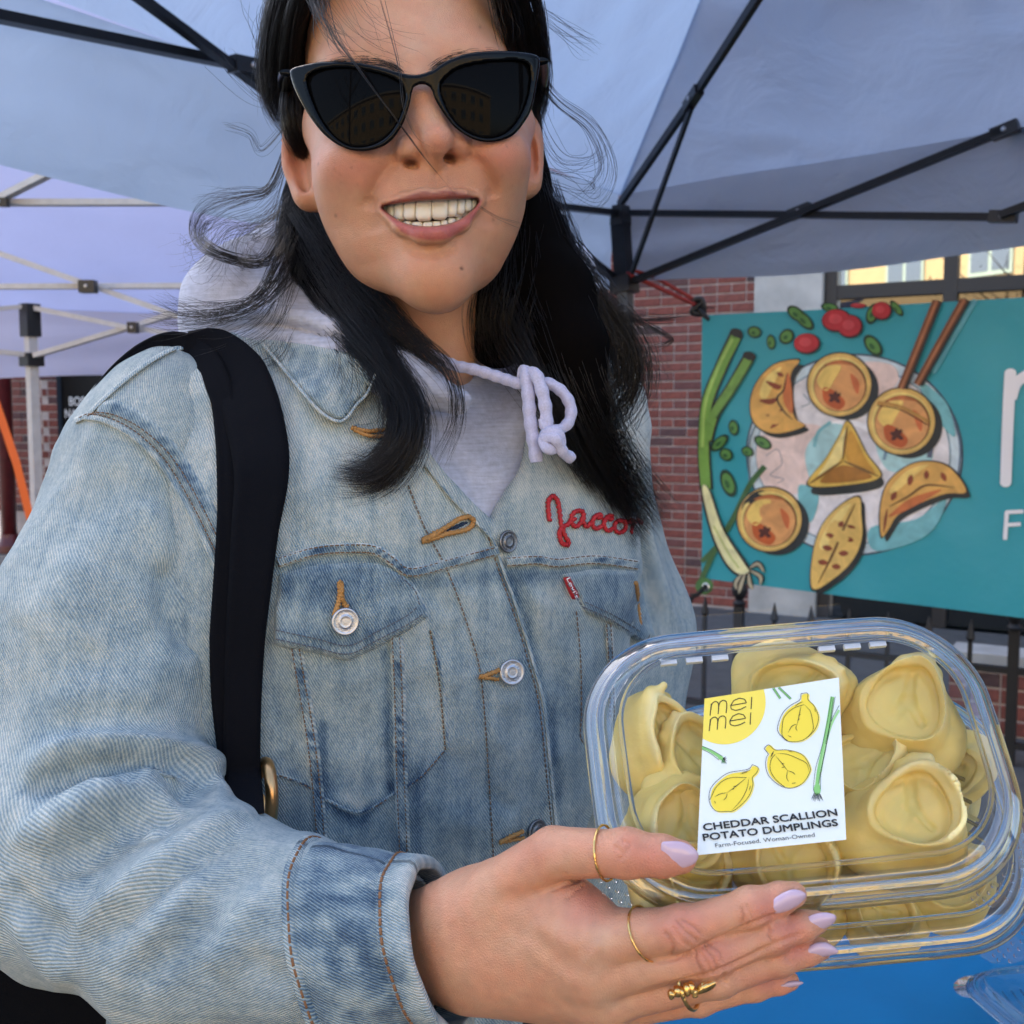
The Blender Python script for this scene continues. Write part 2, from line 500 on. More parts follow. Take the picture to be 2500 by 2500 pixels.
M_ASPH = mat('asphalt', (0.055, 0.055, 0.057, 1), 0.9, noise=0.3, nscale=30, bump=0.4, bscale=300, bdist=0.004)
M_PAVE = mat('paving', (0.085, 0.082, 0.08, 1), 0.85, noise=0.18, nscale=9, bump=0.3, bscale=120, bdist=0.004)
M_MORT = mat('mortar', (0.50, 0.42, 0.38, 1), 0.95, noise=0.2, nscale=14, bump=0.5, bscale=150, bdist=0.004)
M_STONE = mat('limestone', (0.46, 0.45, 0.42, 1), 0.85, noise=0.22, nscale=5, bump=0.4, bscale=60, bdist=0.004)
M_GRAN = mat('granite', (0.2, 0.185, 0.18, 1), 0.8, noise=0.35, nscale=25, bump=0.3, bscale=90, bdist=0.003)
M_DARKF = mat('dark_bronze_frame', (0.022, 0.021, 0.022, 1), 0.45, spec=0.5)
M_IRON = mat('black_iron', (0.012, 0.012, 0.013, 1), 0.5)
M_BLKBAR = mat('black_steel', (0.005, 0.006, 0.009, 1), 0.45, spec=0.35, noise=0.3, nscale=40)
M_GRYBAR = mat('white_steel', (0.62, 0.60, 0.57, 1), 0.45, noise=0.08, nscale=30)
M_PLASTB = mat('black_plastic', (0.012, 0.012, 0.014, 1), 0.38)
M_GRYLEG = mat('dark_grey_steel', (0.075, 0.078, 0.088, 1), 0.4, noise=0.2, nscale=30)
M_STEELB = mat('bolt_steel', (0.5, 0.5, 0.52, 1), 0.35, metal=1.0)
M_BLUE = mat('blue_tablecloth', (0.0, 0.19, 0.40, 1), 0.6, noise=0.1, nscale=6, bump=0.15, bscale=12, bdist=0.01)
M_PRINT = attr_mat('printed_vinyl', 0.40, 0.4, bump=0.3, bscale=6, bdist=0.02)
def painterly(m, amt=0.2, sc=15):
    nt = m.node_tree; N = nt.nodes; b = N['Principled BSDF']; src = b.inputs['Base Color'].links[0].from_socket
    tc = N.new('ShaderNodeTexCoord'); n = N.new('ShaderNodeTexNoise'); n.inputs['Scale'].default_value = sc; n.inputs['Detail'].default_value = 6; n.inputs['Distortion'].default_value = 1.2; nt.links.new(tc.outputs['Object'], n.inputs['Vector'])
    mr = N.new('ShaderNodeMapRange'); mr.inputs[1].default_value = 0.3; mr.inputs[2].default_value = 0.7; mr.inputs[3].default_value = 1 - amt; mr.inputs[4].default_value = 1 + amt * 0.8; nt.links.new(n.outputs[0], mr.inputs[0])
    mx = N.new('ShaderNodeMix'); mx.data_type = 'RGBA'; mx.blend_type = 'MULTIPLY'; mx.inputs[0].default_value = 1; nt.links.new(src, mx.inputs[6]); nt.links.new(mr.outputs[0], mx.inputs[7]); nt.links.new(mx.outputs[2], b.inputs['Base Color'])
M_ART = attr_mat('painted_print', 0.40, 0.4, bump=0.3, bscale=6, bdist=0.02); painterly(M_ART)
M_CANOPY = fabric_mat('canopy_cloth', (0.44, 0.56, 0.74, 1), 0.68, bump=0.7)
M_CANOPY2 = fabric_mat('neighbour_canopy_cloth', (0.62, 0.66, 0.93, 1), 0.68)
def brick_mat():
    m = mat('brick', (0.2, 0.06, 0.05, 1), 0.9, bump=0.5, bscale=220, bdist=0.003); nt = m.node_tree; N = nt.nodes
    oi = N.new('ShaderNodeObjectInfo'); at = N.new('ShaderNodeAttribute'); at.attribute_name = 'rnd'
    ad = N.new('ShaderNodeMath'); ad.operation = 'ADD'; nt.links.new(oi.outputs['Random'], ad.inputs[0]); nt.links.new(at.outputs['Fac'], ad.inputs[1])
    fr = N.new('ShaderNodeMath'); fr.operation = 'FRACT'; nt.links.new(ad.outputs[0], fr.inputs[0])
    cr = N.new('ShaderNodeValToRGB'); e = cr.color_ramp; e.interpolation = 'LINEAR'
    cols = [(0.0, (0.19, 0.055, 0.042, 1)), (0.35, (0.25, 0.075, 0.055, 1)), (0.7, (0.21, 0.075, 0.062, 1)), (0.88, (0.16, 0.062, 0.055, 1)), (1.0, (0.085, 0.055, 0.055, 1))]
    e.elements[0].position, e.elements[0].color = cols[0]; e.elements[1].position, e.elements[1].color = cols[-1]
    for p, c in cols[1:-1]:
        q = e.elements.new(p); q.color = c
    nt.links.new(fr.outputs[0], cr.inputs[0])
    tc = N.new('ShaderNodeTexCoord'); n = N.new('ShaderNodeTexNoise'); n.inputs['Scale'].default_value = 35; n.inputs['Detail'].default_value = 6
    nt.links.new(tc.outputs['Object'], n.inputs['Vector'])
    mp = N.new('ShaderNodeMapRange'); mp.inputs[1].default_value = 0.35; mp.inputs[2].default_value = 0.75; mp.inputs[3].default_value = 0.8; mp.inputs[4].default_value = 1.25
    nt.links.new(n.outputs[0], mp.inputs[0])
    mx = N.new('ShaderNodeMix'); mx.data_type = 'RGBA'; mx.blend_type = 'MULTIPLY'; mx.inputs[0].default_value = 1
    nt.links.new(cr.outputs[0], mx.inputs[6]); nt.links.new(mp.outputs[0], mx.inputs[7])
    nt.links.new(mx.outputs[2], N['Principled BSDF'].inputs['Base Color'])
    return m
M_BRICK = brick_mat()
def wall_brick_mat():
    m = mat('distant_brickwork', (0.2, 0.06, 0.05, 1), 0.9); nt = m.node_tree; N = nt.nodes
    at = N.new('ShaderNodeAttribute'); at.attribute_name = 'uvw'
    b = N.new('ShaderNodeTexBrick'); b.inputs['Scale'].default_value = 1.0; b.inputs['Brick Width'].default_value = 0.213; b.inputs['Row Height'].default_value = 0.0677
    b.inputs['Mortar Size'].default_value = 0.005; b.inputs['Color1'].default_value = (0.24, 0.072, 0.055, 1); b.inputs['Color2'].default_value = (0.15, 0.055, 0.048, 1); b.inputs['Mortar'].default_value = (0.4, 0.34, 0.31, 1)
    nt.links.new(at.outputs['Vector'], b.inputs['Vector']); nt.links.new(b.outputs['Color'], N['Principled BSDF'].inputs['Base Color'])
    return m
M_WALLB = wall_brick_mat()
def glass_mat(name, tint=(0.02, 0.025, 0.03, 1), refl=0.6):
    m = bpy.data.materials.new(name); m.use_nodes = True; _mats[name] = m; nt = m.node_tree; N = nt.nodes
    b = N['Principled BSDF']; b.inputs['Base Color'].default_value = tint; b.inputs['Roughness'].default_value = 0.02
    g = N.new('ShaderNodeBsdfGlossy'); g.inputs['Roughness'].default_value = 0.015; g.inputs[0].default_value = (1, 1, 1, 1)
    lw = N.new('ShaderNodeFresnel'); lw.inputs[0].default_value = 1.6
    ad = N.new('ShaderNodeMath'); ad.operation = 'ADD'; ad.use_clamp = True; ad.inputs[1].default_value = refl
    nt.links.new(lw.outputs[0], ad.inputs[0])
    mx = N.new('ShaderNodeMixShader'); nt.links.new(ad.outputs[0], mx.inputs[0]); nt.links.new(b.outputs[0], mx.inputs[1]); nt.links.new(g.outputs[0], mx.inputs[2])
    nt.links.new(mx.outputs[0], N['Material Output'].inputs[0]); return m
M_WGLASS = glass_mat('coated_window_glass', refl=0.30)
M_SGLASS = glass_mat('dark_shop_glass', (0.01, 0.012, 0.012, 1), refl=0.0)

# ------------------------------------------------------------------ ground
g = 140.0
put('ground', [(-g, -g, 0), (g, -g, 0), (g, g, 0), (-g, g, 0)], M_PAVE, quads=[(0, 1, 2, 3)], kind='structure')
put('road', [(-g, -13.0, 0.004), (g, -13.0, 0.004), (g, -5.0, 0.004), (-g, -5.0, 0.004)], M_ASPH, quads=[(0, 1, 2, 3)], kind='structure')

# ------------------------------------------------------------------ brick building behind the stall
WA = np.array([1.117, 8.0, 0.0]); WU = nrm([0.864, -0.503, 0]); WN = nrm([-0.503, -0.864, 0]); ZZ = np.array([0, 0, 1.0])
def wpt(u, z, d=0.0): return WA + WU * u + ZZ * z + WN * d
def wall_uv(px, py=1100, d=0.0):
    q = on_plane(px, py, WA + WN * d, WN); return float((q - WA) @ WU), float(q[2])
uS0, uS1 = wall_uv(1846, 680)[0], wall_uv(2011, 680)[0]          # stone pier beside the window
uW1 = uS1 + 3.2
uL = wall_uv(232, 950)[0]                                       # brickwork stops at the dark shop window
BB = empty('brick_building', wpt((uL + uW1) / 2, 0), 'tall red brick building with stone pier and bronze framed windows behind the banner', 'building')
# mortar body with an opening for the window
def slab(name, u0, u1, z0, z1, d0, d1, m, parent, **k):
    V = [wpt(u, z, d) for d in (d0, d1) for z in (z0, z1) for u in (u0, u1)]
    F = [(0, 2, 3, 1), (4, 5, 7, 6), (0, 1, 5, 4), (2, 6, 7, 3), (0, 4, 6, 2), (1, 3, 7, 5)]
    uvw = [((np.array(v) - WA) @ WU, v[2], 0) for v in V]
    return put(name, V, m, parent, polys=F, flat=True, attrs={'uvw': uvw}, **k)
ZB = 4.4
slab('wall', uL, uS0 - 0.002, 0, ZB, -0.5, 0.0, M_MORT, BB)
slab('upper_wall', -18, 16, ZB, 15, -0.5, 0.004, M_WALLB, BB)  # unseen upper storeys, made this tall to keep the tents in shade
slab('far_wall', uW1, 16, 0, ZB - 0.002, -0.5, 0.0, M_WALLB, BB)
slab('stone_pier', uS0, uS1, 0, ZB - 0.002, -0.4, 0.035, M_STONE, BB)
# bricks
def brick_mesh(w, h, d):
    me = bpy.data.meshes.new('brick'); b = 0.004
    V = []; F = []
    for (x, z, y) in ((w / 2, h / 2, 0), (w / 2, h / 2, d - b), (w / 2 - b, h / 2 - b, d)):
        for sx, sz in ((-1, -1), (1, -1), (1, 1), (-1, 1)): V.append((sx * x, -y, sz * z))
    for r in range(2):
        for k in range(4): F.append((r * 4 + k, r * 4 + (k + 1) % 4, (r + 1) * 4 + (k + 1) % 4, (r + 1) * 4 + k))
    F.append((8, 9, 10, 11))
    me.from_pydata(V, [], F); me.materials.append(M_BRICK); return me
BW, BH = 0.2035, 0.0577
bm_full = brick_mesh(BW, BH, 0.010); bm_half = brick_mesh(0.097, BH, 0.010)
RZ = math.atan2(WU[1], WU[0])
def lay_bricks(parent, O, U, Nv, width, z0, z1, seed, mxd=1.0, phase=0.0):
    rz = math.atan2(U[1], U[0]); r = np.random.default_rng(seed)
    out = []
    row = 0; z = z0
    while z + BH <= z1:
        u = -(0.1065 if row % 2 else 0.0) + phase; header_row = (row % 6 == 3)
        while u < width:
            half = header_row or r.random() < 0.16
            w = 0.097 if half else BW
            a, b = max(u, 0.0), min(u + w, width)
            if b - a > 0.03:
                out.append((O + U * (a + b) / 2 + ZZ * (z + BH / 2) + Nv * r.uniform(-0.002, 0.001), b - a, half, rz, w))
            u += w + 0.0095
        z += 0.0677; row += 1
    return out
bricks = []
wallW = uS0 - 0.006 - uL
bricks += [(b, BB) for b in lay_bricks(BB, wpt(uL, 0, 0.0), WU, WN, wallW, 0.02, ZB, 3)]
# projecting corner pier at the far side
PA = PW(34, 1100, 9.6); PA[2] = 0; PU = nrm([0.93, -0.36, 0]); PN = nrm([-0.36, -0.93, 0])
PE = on_plane(107, 1100, PA, PN); pw = float((PE - PA) @ PU)
PU2 = nrm([0.86, 0.5, 0]); PN2 = nrm([0.5, -0.86, 0]); PC = PA + PU * pw
q = on_plane(143, 1100, PC, PN2); pw2 = float((q - PC) @ PU2)
BP = empty('brick_pier', PC, 'narrow red brick corner pier beside dark red drainpipe', 'pier')
V = [PA + PU * -0.2, PC, PC + PU2 * pw2, PA + PU * -0.2 - PN * 0.5]
V = [v + ZZ * z for z in (0.0, 5.0) for v in V]
put('pier_core', V, M_MORT, BP, polys=[(0, 1, 5, 4), (1, 2, 6, 5), (2, 3, 7, 6), (3, 0, 4, 7), (4, 5, 6, 7)], flat=True)
bricks += [(b, BP) for b in lay_bricks(BP, PA + PU * -0.2, PU, PN, pw + 0.2, 0.55, 3.2, 5)]
bricks += [(b, BP) for b in lay_bricks(BP, PC, PU2, PN2, pw2, 0.55, 3.2, 6, phase=0.05)]
def in_view(p):
    x, y = topx(w2c(p)); return (1528 < x < 1850 and 640 < y < 1560) or (25 < x < 150 and 890 < y < 1360)
vis = [i for i, (b, par) in enumerate(bricks) if in_view(b[0])]
# keep the 300 that are nearest as single objects per thing
rest = {}
cnt = {}
for i, ((c, w, half, rz, w0), par) in enumerate(bricks):
    if i in set() or (in_view(c) and cnt.get(par.name, 0) < 298):
        cnt[par.name] = cnt.get(par.name, 0) + 1
        o = bpy.data.objects.new('brick', bm_half if half else bm_full); COL.objects.link(o); o.parent = par
        o.location = Vector(c - root_loc(par)); o.rotation_euler = (0, 0, rz); o.scale = (w / w0, 1, 1)
    else: rest.setdefault(par.name, []).append((c, w, rz))
for par in (BB, BP):
    L = rest.get(par.name, [])
    if not L: continue
    V = []; F = []; rn = []
    for (c, w, rz) in L:
        u = np.array([math.cos(rz), math.sin(rz), 0]); nv = np.array([math.sin(rz), -math.cos(rz), 0]); b = len(V)
        for s0 in (0.0, 0.010):
            for sx, sz in ((-1, -1), (1, -1), (1, 1), (-1, 1)): V.append(c + u * sx * w / 2 + ZZ * sz * BH / 2 + nv * s0)
        F += [(b, b + 1, b + 5, b + 4), (b + 1, b + 2, b + 6, b + 5), (b + 2, b + 3, b + 7, b + 6), (b + 3, b, b + 4, b + 7), (b + 4, b + 5, b + 6, b + 7)]
        rn += [random.random()] * 8
    put('brickwork', V, M_BRICK, par, polys=F, flat=True, attrs={'rnd': rn}, kind='stuff')
# window: bronze frame, mullions, panes, sill
wz0 = wall_uv(2440, 1630)[1]; wz1 = ZB - 0.1
zbar = wall_uv(2170, 705)[1]; umul = wall_uv(2320, 650)[0]
um2 = umul + (umul - uS1)
fw = 0.085
slab('window_frame', uS1 + 0.002, uS1 + fw, wz0, wz1, -0.12, -0.02, M_DARKF, BB)
for um in (umul, um2): slab('window_mullion', um - fw / 2, um + fw / 2, wz0, wz1 - 0.1, -0.12, -0.022, M_DARKF, BB)
slab('window_transom', uS1 + fw, uW1, zbar - 0.045, zbar + 0.045, -0.12, -0.026, M_DARKF, BB)
slab('window_head', uS1 + fw, uW1, wz1 - 0.1, wz1, -0.12, -0.024, M_DARKF, BB)
slab('window_rail', uS1 + fw, uW1, wz0, wz0 + 0.07, -0.12, -0.024, M_DARKF, BB)
slab('window_lintel', uS1 + 0.002, uW1 - 0.002, wz1 + 0.002, ZB - 0.004, -0.4, 0.0, M_STONE, BB)
ue = [uS1 + fw, umul, um2, uW1]
for i in range(3):
    for (a, b) in ((wz0 + 0.07, zbar - 0.04), (zbar + 0.04, wz1 - 0.1)):
        slab('window_pane', ue[i] + 0.01, ue[i + 1] - 0.01, a, b, -0.085, -0.075, M_WGLASS if a > wz0 + 0.5 else M_SGLASS, BB)
slab('window_sill', uS1 + 0.002, uW1 - 0.002, wz0 - 0.09, wz0 - 0.002, -0.12, 0.09, M_STONE, BB)
zs = wz0 - 0.092
slab('window_apron', uS1 + 0.002, uW1 - 0.002, 0.0, zs - 0.28, -0.3, 0.0, M_WALLB, BB)
slab('stone_band', uS1 + 0.002, uW1 - 0.002, zs - 0.278, zs - 0.002, -0.3, 0.03, M_STONE, BB)

# shop window with a name sign beside the pier
sd_p0 = PC + PU2 * pw2 - PN2 * 0.05
SN = nrm([-0.36, -0.93, 0]); SU = nrm([0.93, -0.36, 0])
def shop(px, py): return on_plane(px, py, sd_p0, SN)
SH = empty('shop_window', [sd_p0[0], sd_p0[1], 0], 'dark glazed shop window lettered in white beside the brick pier', 'window')
def quad_px(name, pts, fnc, m, parent, lift=0.0, nrm_=None, **k):
    V = [fnc(x, y) + (nrm_ * lift if nrm_ is not None else 0) for x, y in pts]
    return put(name, V, m, parent, polys=[tuple(range(len(V)))], flat=True, **k)
a = shop(150, 1100); b = shop(420, 1100)
for nm, (u0, u1, z0, z1, d0, d1), mm in (('pane', (0.0, 2.2, 0.5, 4.2, -0.05, -0.02), mat('sign_board', (0.004, 0.004, 0.005, 1), 0.5, spec=0.2)), ('frame', (-0.07, 0.0, 0.3, 4.3, -0.06, 0.03), mat('slate_frame', (0.05, 0.06, 0.075, 1), 0.4)), ('frame', (0.0, 2.2, 0.3, 0.5, -0.06, 0.028), mat('slate_frame'))):
    V = [a + SU * u + SN * d + ZZ * (z - a[2]) for d in (d0, d1) for z in (z0, z1) for u in (u0, u1)]
    put(nm, V, mm, SH, polys=[(0, 2, 3, 1), (4, 5, 7, 6), (0, 1, 5, 4), (2, 6, 7, 3), (0, 4, 6, 2), (1, 3, 7, 5)], flat=True)
M_WLET = mat('white_lettering', (0.75, 0.75, 0.75, 1), 0.5)
def text_on(name, s, px0, px1, capH, fnc, nv, lift, m, parent, off=0.0, ital=0.0, bold=0.0):
    """flat letters whose baseline runs from pixel px0 to px1 on a plane"""
    V, Fc = text_mesh(s, off); w = V[:, 0].max() - V[:, 0].min(); x0 = V[:, 0].min()
    A = fnc(*px0); B = fnc(*px1); e = (B - A) / w
    ex = nrm(B - A); nv = np.asarray(nv, float); up = np.cross(ex, nv); up = nrm(up)
    C = fnc(px0[0], px0[1] - capH); 
    if np.dot(up, C - A) < 0: up = -up
    hh = abs(np.dot(C - A, up)) / 0.715
    W = A + np.outer(V[:, 0] - x0 + ital * V[:, 1], e) + np.outer(V[:, 1], up) * hh + nv * lift
    if bold:
        n_ = len(W); Ws = []; Fs = []
        for i, (a_, b_) in enumerate(((0, 0), (1, 0), (-1, 0), (0, 1), (0, -1), (.7, .7), (-.7, .7), (.7, -.7), (-.7, -.7))):
            Ws.append(W + (ex * a_ + up * b_) * bold * hh + nv * lift * 0.06 * i); Fs += [tuple(k + n_ * i for k in f) for f in Fc]
        W = np.concatenate(Ws); Fc = Fs
    return put(name, W, m, parent, polys=[f for f in Fc], flat=True)
text_on('lettering', 'BOS', (170, 990), (208, 990), 22, shop, SN, 0.005, M_WLET, SH, 0.01)
text_on('lettering', 'NA', (160, 1020), (189, 1020), 22, shop, SN, 0.005, M_WLET, SH, 0.01)

# drainpipe
DP = empty('drainpipe', [*PW(17, 1100, 9.4)[:2], 0], 'dark red painted drainpipe with flared shoe', 'drainpipe')
p0 = PW(15, 1100, 9.35); zt = 5.0; zb = PW(15, 1345, 9.35)[2]; r = 0.062
M_DRED = mat('dark_red_paint', (0.10, 0.012, 0.014, 1), 0.35, noise=0.25, nscale=12)
mb = MB(); mb.lathe([p0[0], p0[1], zb + 0.1], (0, 0, 1), [(r, 0), (r, zt - zb)], 24); mb.build('pipe', M_DRED, DP, flat=False)
mb = MB(); mb.lathe([p0[0], p0[1], zb - 0.02], (0, 0, 1), [(0.105, 0), (0.1, 0.06), (0.075, 0.13), (0.07, 0.16)], 24); mb.build('shoe', M_DRED, DP)
pl = empty('stone_plinth', [p0[0], p0[1], 0], 'low dark stone plinth under the drainpipe', 'plinth')
mb = MB(); mb.box([p0[0] + 0.1, p0[1] + 0.15, (zb - 0.03) / 2], PU, PN, ZZ, 0.6, 0.3, (zb - 0.03) / 2); mb.build('block', M_GRAN, pl)
lw = empty('low_stone_wall', [*PW(0, 1450, 6.5)[:2], 0], 'low rough granite wall with flat coping under the orange strap', 'wall')
c = PW(-20, 1412, 6.5); zc = c[2]
mb = MB(); mb.box([c[0] - 0.8, c[1] + 0.1, zc - 0.05], (1, 0, 0), (0, 1, 0), ZZ, 0.92, 0.22, 0.05); mb.build('coping', mat('coping_stone', (0.3, 0.26, 0.25, 1), 0.8, noise=0.2, nscale=14), lw)
mb = MB(); mb.box([c[0] - 0.8, c[1] + 0.12, (zc - 0.102) / 2], (1, 0, 0), (0, 1, 0), ZZ, 0.88, 0.2, (zc - 0.102) / 2); mb.build('base', M_GRAN, lw)

# ------------------------------------------------------------------ iron fence in front of the windows
FO = PW(2455, 1575, 4.3) * [1, 1, 0]
def fpt(u, z): return FO + WU * u + ZZ * z
def f_uv(px, py):
    q = on_plane(px, py, FO, WN); return float((q - FO) @ WU), float(q[2])
FE = empty('iron_fence', fpt(1.0, 0), 'black wrought iron railing with pointed pickets below the banner', 'fence')
us0 = f_uv(1640, 1500)[0]; us1 = f_uv(2750, 1500)[0]
ztop = f_uv(2455, 1575)[1]
n = int((us1 - us0) / 0.16)
for i in range(n + 1):
    u = us0 + 0.16 * i
    mb = MB(); zt = ztop
    if i % 7 == 2:
        mb.box(fpt(u, (zt + 0.06) / 2), WU, WN, ZZ, 0.02, 0.02, (zt + 0.06) / 2)
        mb.lathe(fpt(u, zt + 0.06), ZZ, [(0.024, 0), (0.03, 0.015), (0.016, 0.03), (0.03, 0.05), (0.036, 0.075), (0.028, 0.1), (0.008, 0.115)], 14)
        mb.build('post', M_IRON, FE)
    else:
        mb.box(fpt(u, zt / 2), WU, WN, ZZ, 0.0085, 0.0085, zt / 2)
        mb.lathe(fpt(u, zt), ZZ, [(0.008, 0), (0.018, 0.015), (0.013, 0.04), (0.002, 0.09)], 8)
        mb.build('picket', M_IRON, FE)
for zz in (0.08, ztop - 0.10):
    mb = MB(); mb.box(fpt((us0 + us1) / 2, zz), WU, WN, ZZ, (us1 - us0) / 2, 0.018, 0.012); mb.build('rail', M_IRON, FE)
# garden kerb wall behind the railing
GW = empty('garden_wall', fpt(0.3, 0) - WN * 0.45, 'low red brick garden wall with pale stone coping behind the black railing', 'wall')
zc_ = 0.36
def gpt(u, z, d): return FO - WN * 0.4 + WU * u + ZZ * z - WN * d
ug0 = us0 + 1.15
mb = MB(); mb.box(gpt((ug0 + us1) / 2, zc_ - 0.025, 0.08), WU, WN, ZZ, (us1 - ug0) / 2, 0.11, 0.025); mb.build('coping', M_STONE, GW)
mb = MB(); mb.box(gpt((ug0 + us1) / 2, (zc_ - 0.052) / 2, 0.09), WU, WN, ZZ, (us1 - ug0) / 2, 0.085, (zc_ - 0.052) / 2); mb.build('core', M_MORT, GW)
for (c, w, half, rz, w0) in lay_bricks(GW, gpt(ug0, 0, 0.005), WU, WN, us1 - ug0, 0.01, zc_ - 0.055, 9):
    o = bpy.data.objects.new('brick', bm_half if half else bm_full); COL.objects.link(o); o.parent = GW
    o.location = Vector(c - root_loc(GW)); o.rotation_euler = (0, 0, rz); o.scale = (w / w0, 1, 1)
fp = empty('iron_post', [*PW(20, 1405, 6.2)[:2], 0], 'single black iron post with knob beside the low granite wall', 'post')
q = PW(20, 1405, 6.2); mb = MB(); mb.box([q[0], q[1], q[2] / 2], (1, 0, 0), (0, 1, 0), ZZ, 0.012, 0.012, q[2] / 2)
mb.lathe(q, ZZ, [(0.012, 0), (0.024, 0.02), (0.012, 0.04), (0.016, 0.055), (0.003, 0.075)], 10); mb.build('shaft', M_IRON, fp)

# ------------------------------------------------------------------ sunlit building across the street (seen in the panes and the lenses)
YB = -25.0
YBD = empty('street_building', [-8, YB, 0], 'sunlit pale yellow building across the street mirrored in the window panes', 'building')
M_YEL = mat('yellow_stucco', (0.62, 0.44, 0.22, 1), 0.85, noise=0.06, nscale=1.5)
mb = MB(); mb.box([-12, YB - 3, 4.7], (1, 0, 0), (0, 1, 0), ZZ, 34, 3, 4.7); mb.build('facade', M_YEL, YBD)
mb = MB(); mb.box([-12, YB - 2.9, 9.55], (1, 0, 0), (0, 1, 0), ZZ, 34.3, 3.2, 0.15); mb.build('cornice', mat('cornice_paint', (0.6, 0.55, 0.45, 1), 0.8), YBD)
M_WFR = mat('pale_green_window_paint', (0.45, 0.55, 0.45, 1), 0.6)
M_WPN = glass_mat('street_window_glass', (0.06, 0.10, 0.16, 1), refl=0.1)
wf = MB().box((0, 0, 0), (1, 0, 0), (0, 1, 0), ZZ, 0.95, 0.06, 0.8)
for k, zz in enumerate((1.9, 4.9, 7.7)):
    for i in range(15):
        x = -42 + 4.2 * i
        mb = MB(); mb.box([x, YB + 0.03, zz], (1, 0, 0), (0, 1, 0), ZZ, 1.0, 0.06, 0.72); w = mb.build('window', M_WFR, YBD)
        for s in (-1, 1):
            mb = MB(); mb.box([x + 0.48 * s, YB + 0.095, zz + 0.05], (1, 0, 0), (0, 1, 0), ZZ, 0.4, 0.012, 0.6); mb.build('pane', M_WPN, w)
# bare street tree mirrored in the panes
TRE = empty('street_tree', [-4.6, -4.0, 0], 'bare young street tree across the pavement mirrored in the window pane', 'tree')
mb = MB(); rr = random.Random(4)
mb.tube([(-4.6, -4, 0), (-4.58, -4.02, 2.0), (-4.5, -4.0, 4.2), (-4.55, -3.9, 6.5)], [0.09, 0.075, 0.055, 0.02], 8)
mb.build('trunk', mat('bark', (0.09, 0.07, 0.05, 1), 0.9), TRE, flat=False)
mb = MB()
for i in range(26):
    z = rr.uniform(2.2, 6.2); a = rr.uniform(0, 6.28); L = rr.uniform(0.7, 1.7)
    p = np.array([-4.55, -4.0, z]); e = p + np.array([math.cos(a) * L, math.sin(a) * L, L * 0.7])
    m_ = (p + e) / 2 + np.array([0, 0, -0.08]); mb.tube([p, m_, e], [0.022, 0.014, 0.005], 5)
    for j in range(3):
        t = rr.uniform(0.4, 0.95); s = p + (e - p) * t; a2 = a + rr.uniform(-1.2, 1.2); mb.tube([s, s + np.array([math.cos(a2), math.sin(a2), 0.6]) * 0.35], [0.008, 0.003], 4)
mb.build('branches', mat('bark'), TRE, flat=False)
mb = MB()
for i in range(420):
    z = rr.uniform(2.6, 6.6); a = rr.uniform(0, 6.28); L = rr.uniform(0.3, 1.7); c = np.array([-4.55 + math.cos(a) * L, -4 + math.sin(a) * L, z + L * 0.4]); u = nrm([rr.gauss(0, 1), rr.gauss(0, 1), rr.gauss(0, 1)]); v = nrm(np.cross(u, (0.3, 0.2, 1)))
    mb.add([c - u * 0.05, c + v * 0.022, c + u * 0.05, c - v * 0.022], [(0, 1, 2, 3)])
mb.build('crown', mat('young_leaf', (0.07, 0.10, 0.03, 1), 0.7), TRE)
# ------------------------------------------------------------------ own canopy tent (black frame)
K = PW(1512, 515, 3.72)
dR = nrm([0.76, -0.65, 0]); dL = nrm([-0.58, -0.815, 0])
nR = nrm(np.cross(dR, ZZ)); nL = nrm(np.cross(dL, ZZ))
S10 = 2.44
KR, KL = K + dR * S10, K + dL * S10; KF = K + (dR + dL) * S10
PEAK = K + (dR + dL) * S10 / 2 + np.array([0.22, 0.05, 1.15])
dD = nrm((PEAK - K) * [1, 1, 0]); nD = nrm(np.cross(dD, ZZ))
pR = lambda x, y: on_plane(x, y, K, nR)
pL = lambda x, y: on_plane(x, y, K, nL)
pD = lambda x, y: on_plane(x, y, K, nD)
TN = empty('canopy_tent', [KF[0], KF[1], 0], 'white pop-up canopy on a black steel truss frame over the woman', 'tent')
def bar(name, a, b, w, parent, m=M_BLKBAR, up=(0, 0, 1), h=None):
    mb = MB(); mb.bar(a, b, w, h or w * 0.62, up); return mb.build(name, m, parent)
def joint(at, d, parent, L=0.07, w=0.03, m=M_PLASTB):
    mb = MB(); d = nrm(d); mb.bar(at - d * L / 2, at + d * L / 2, w, w * 1.05); o = mb.build('joint', m, parent)
    side = nrm(np.cross(d, ZZ)); 
    if np.dot(side, CAMLOC - at) < 0: side = -side
    mb = MB(); mb.lathe(at + side * w * 0.5, side, [(0.007, 0), (0.007, 0.003), (0.004, 0.005)], 10); mb.build('rivet', M_STEELB, o)
# leg
legdir = nrm(PW(1540, 1060, 3.72) - PW(1520, 700, 3.72)); legtop = PW(1524, 690, 3.70)
foot = legtop + legdir * (legtop[2] / -legdir[2])
mb = MB(); mb.bar(K + [0, 0, 0.01], legtop - legdir * 0.0, 0.05, 0.05, up=(0.6, 0.8, 0)); mb.build('leg_sleeve', M_BLKBAR, TN)
mb = MB(); mb.bar(legtop + legdir * 0.03, foot, 0.04, 0.04, up=(0.6, 0.8, 0)); mb.build('leg', M_GRYLEG, TN)
mb = MB(); mb.bar(legtop - legdir * 0.02, legtop + legdir * 0.035, 0.075, 0.075, up=(0.6, 0.8, 0)); mb.build('slider', M_PLASTB, TN)
mb = MB(); mb.bar(K - [0, 0, 0.05], K + [0, 0, 0.015], 0.065, 0.065, up=(0.6, 0.8, 0)); mb.build('corner_bracket', M_PLASTB, TN)
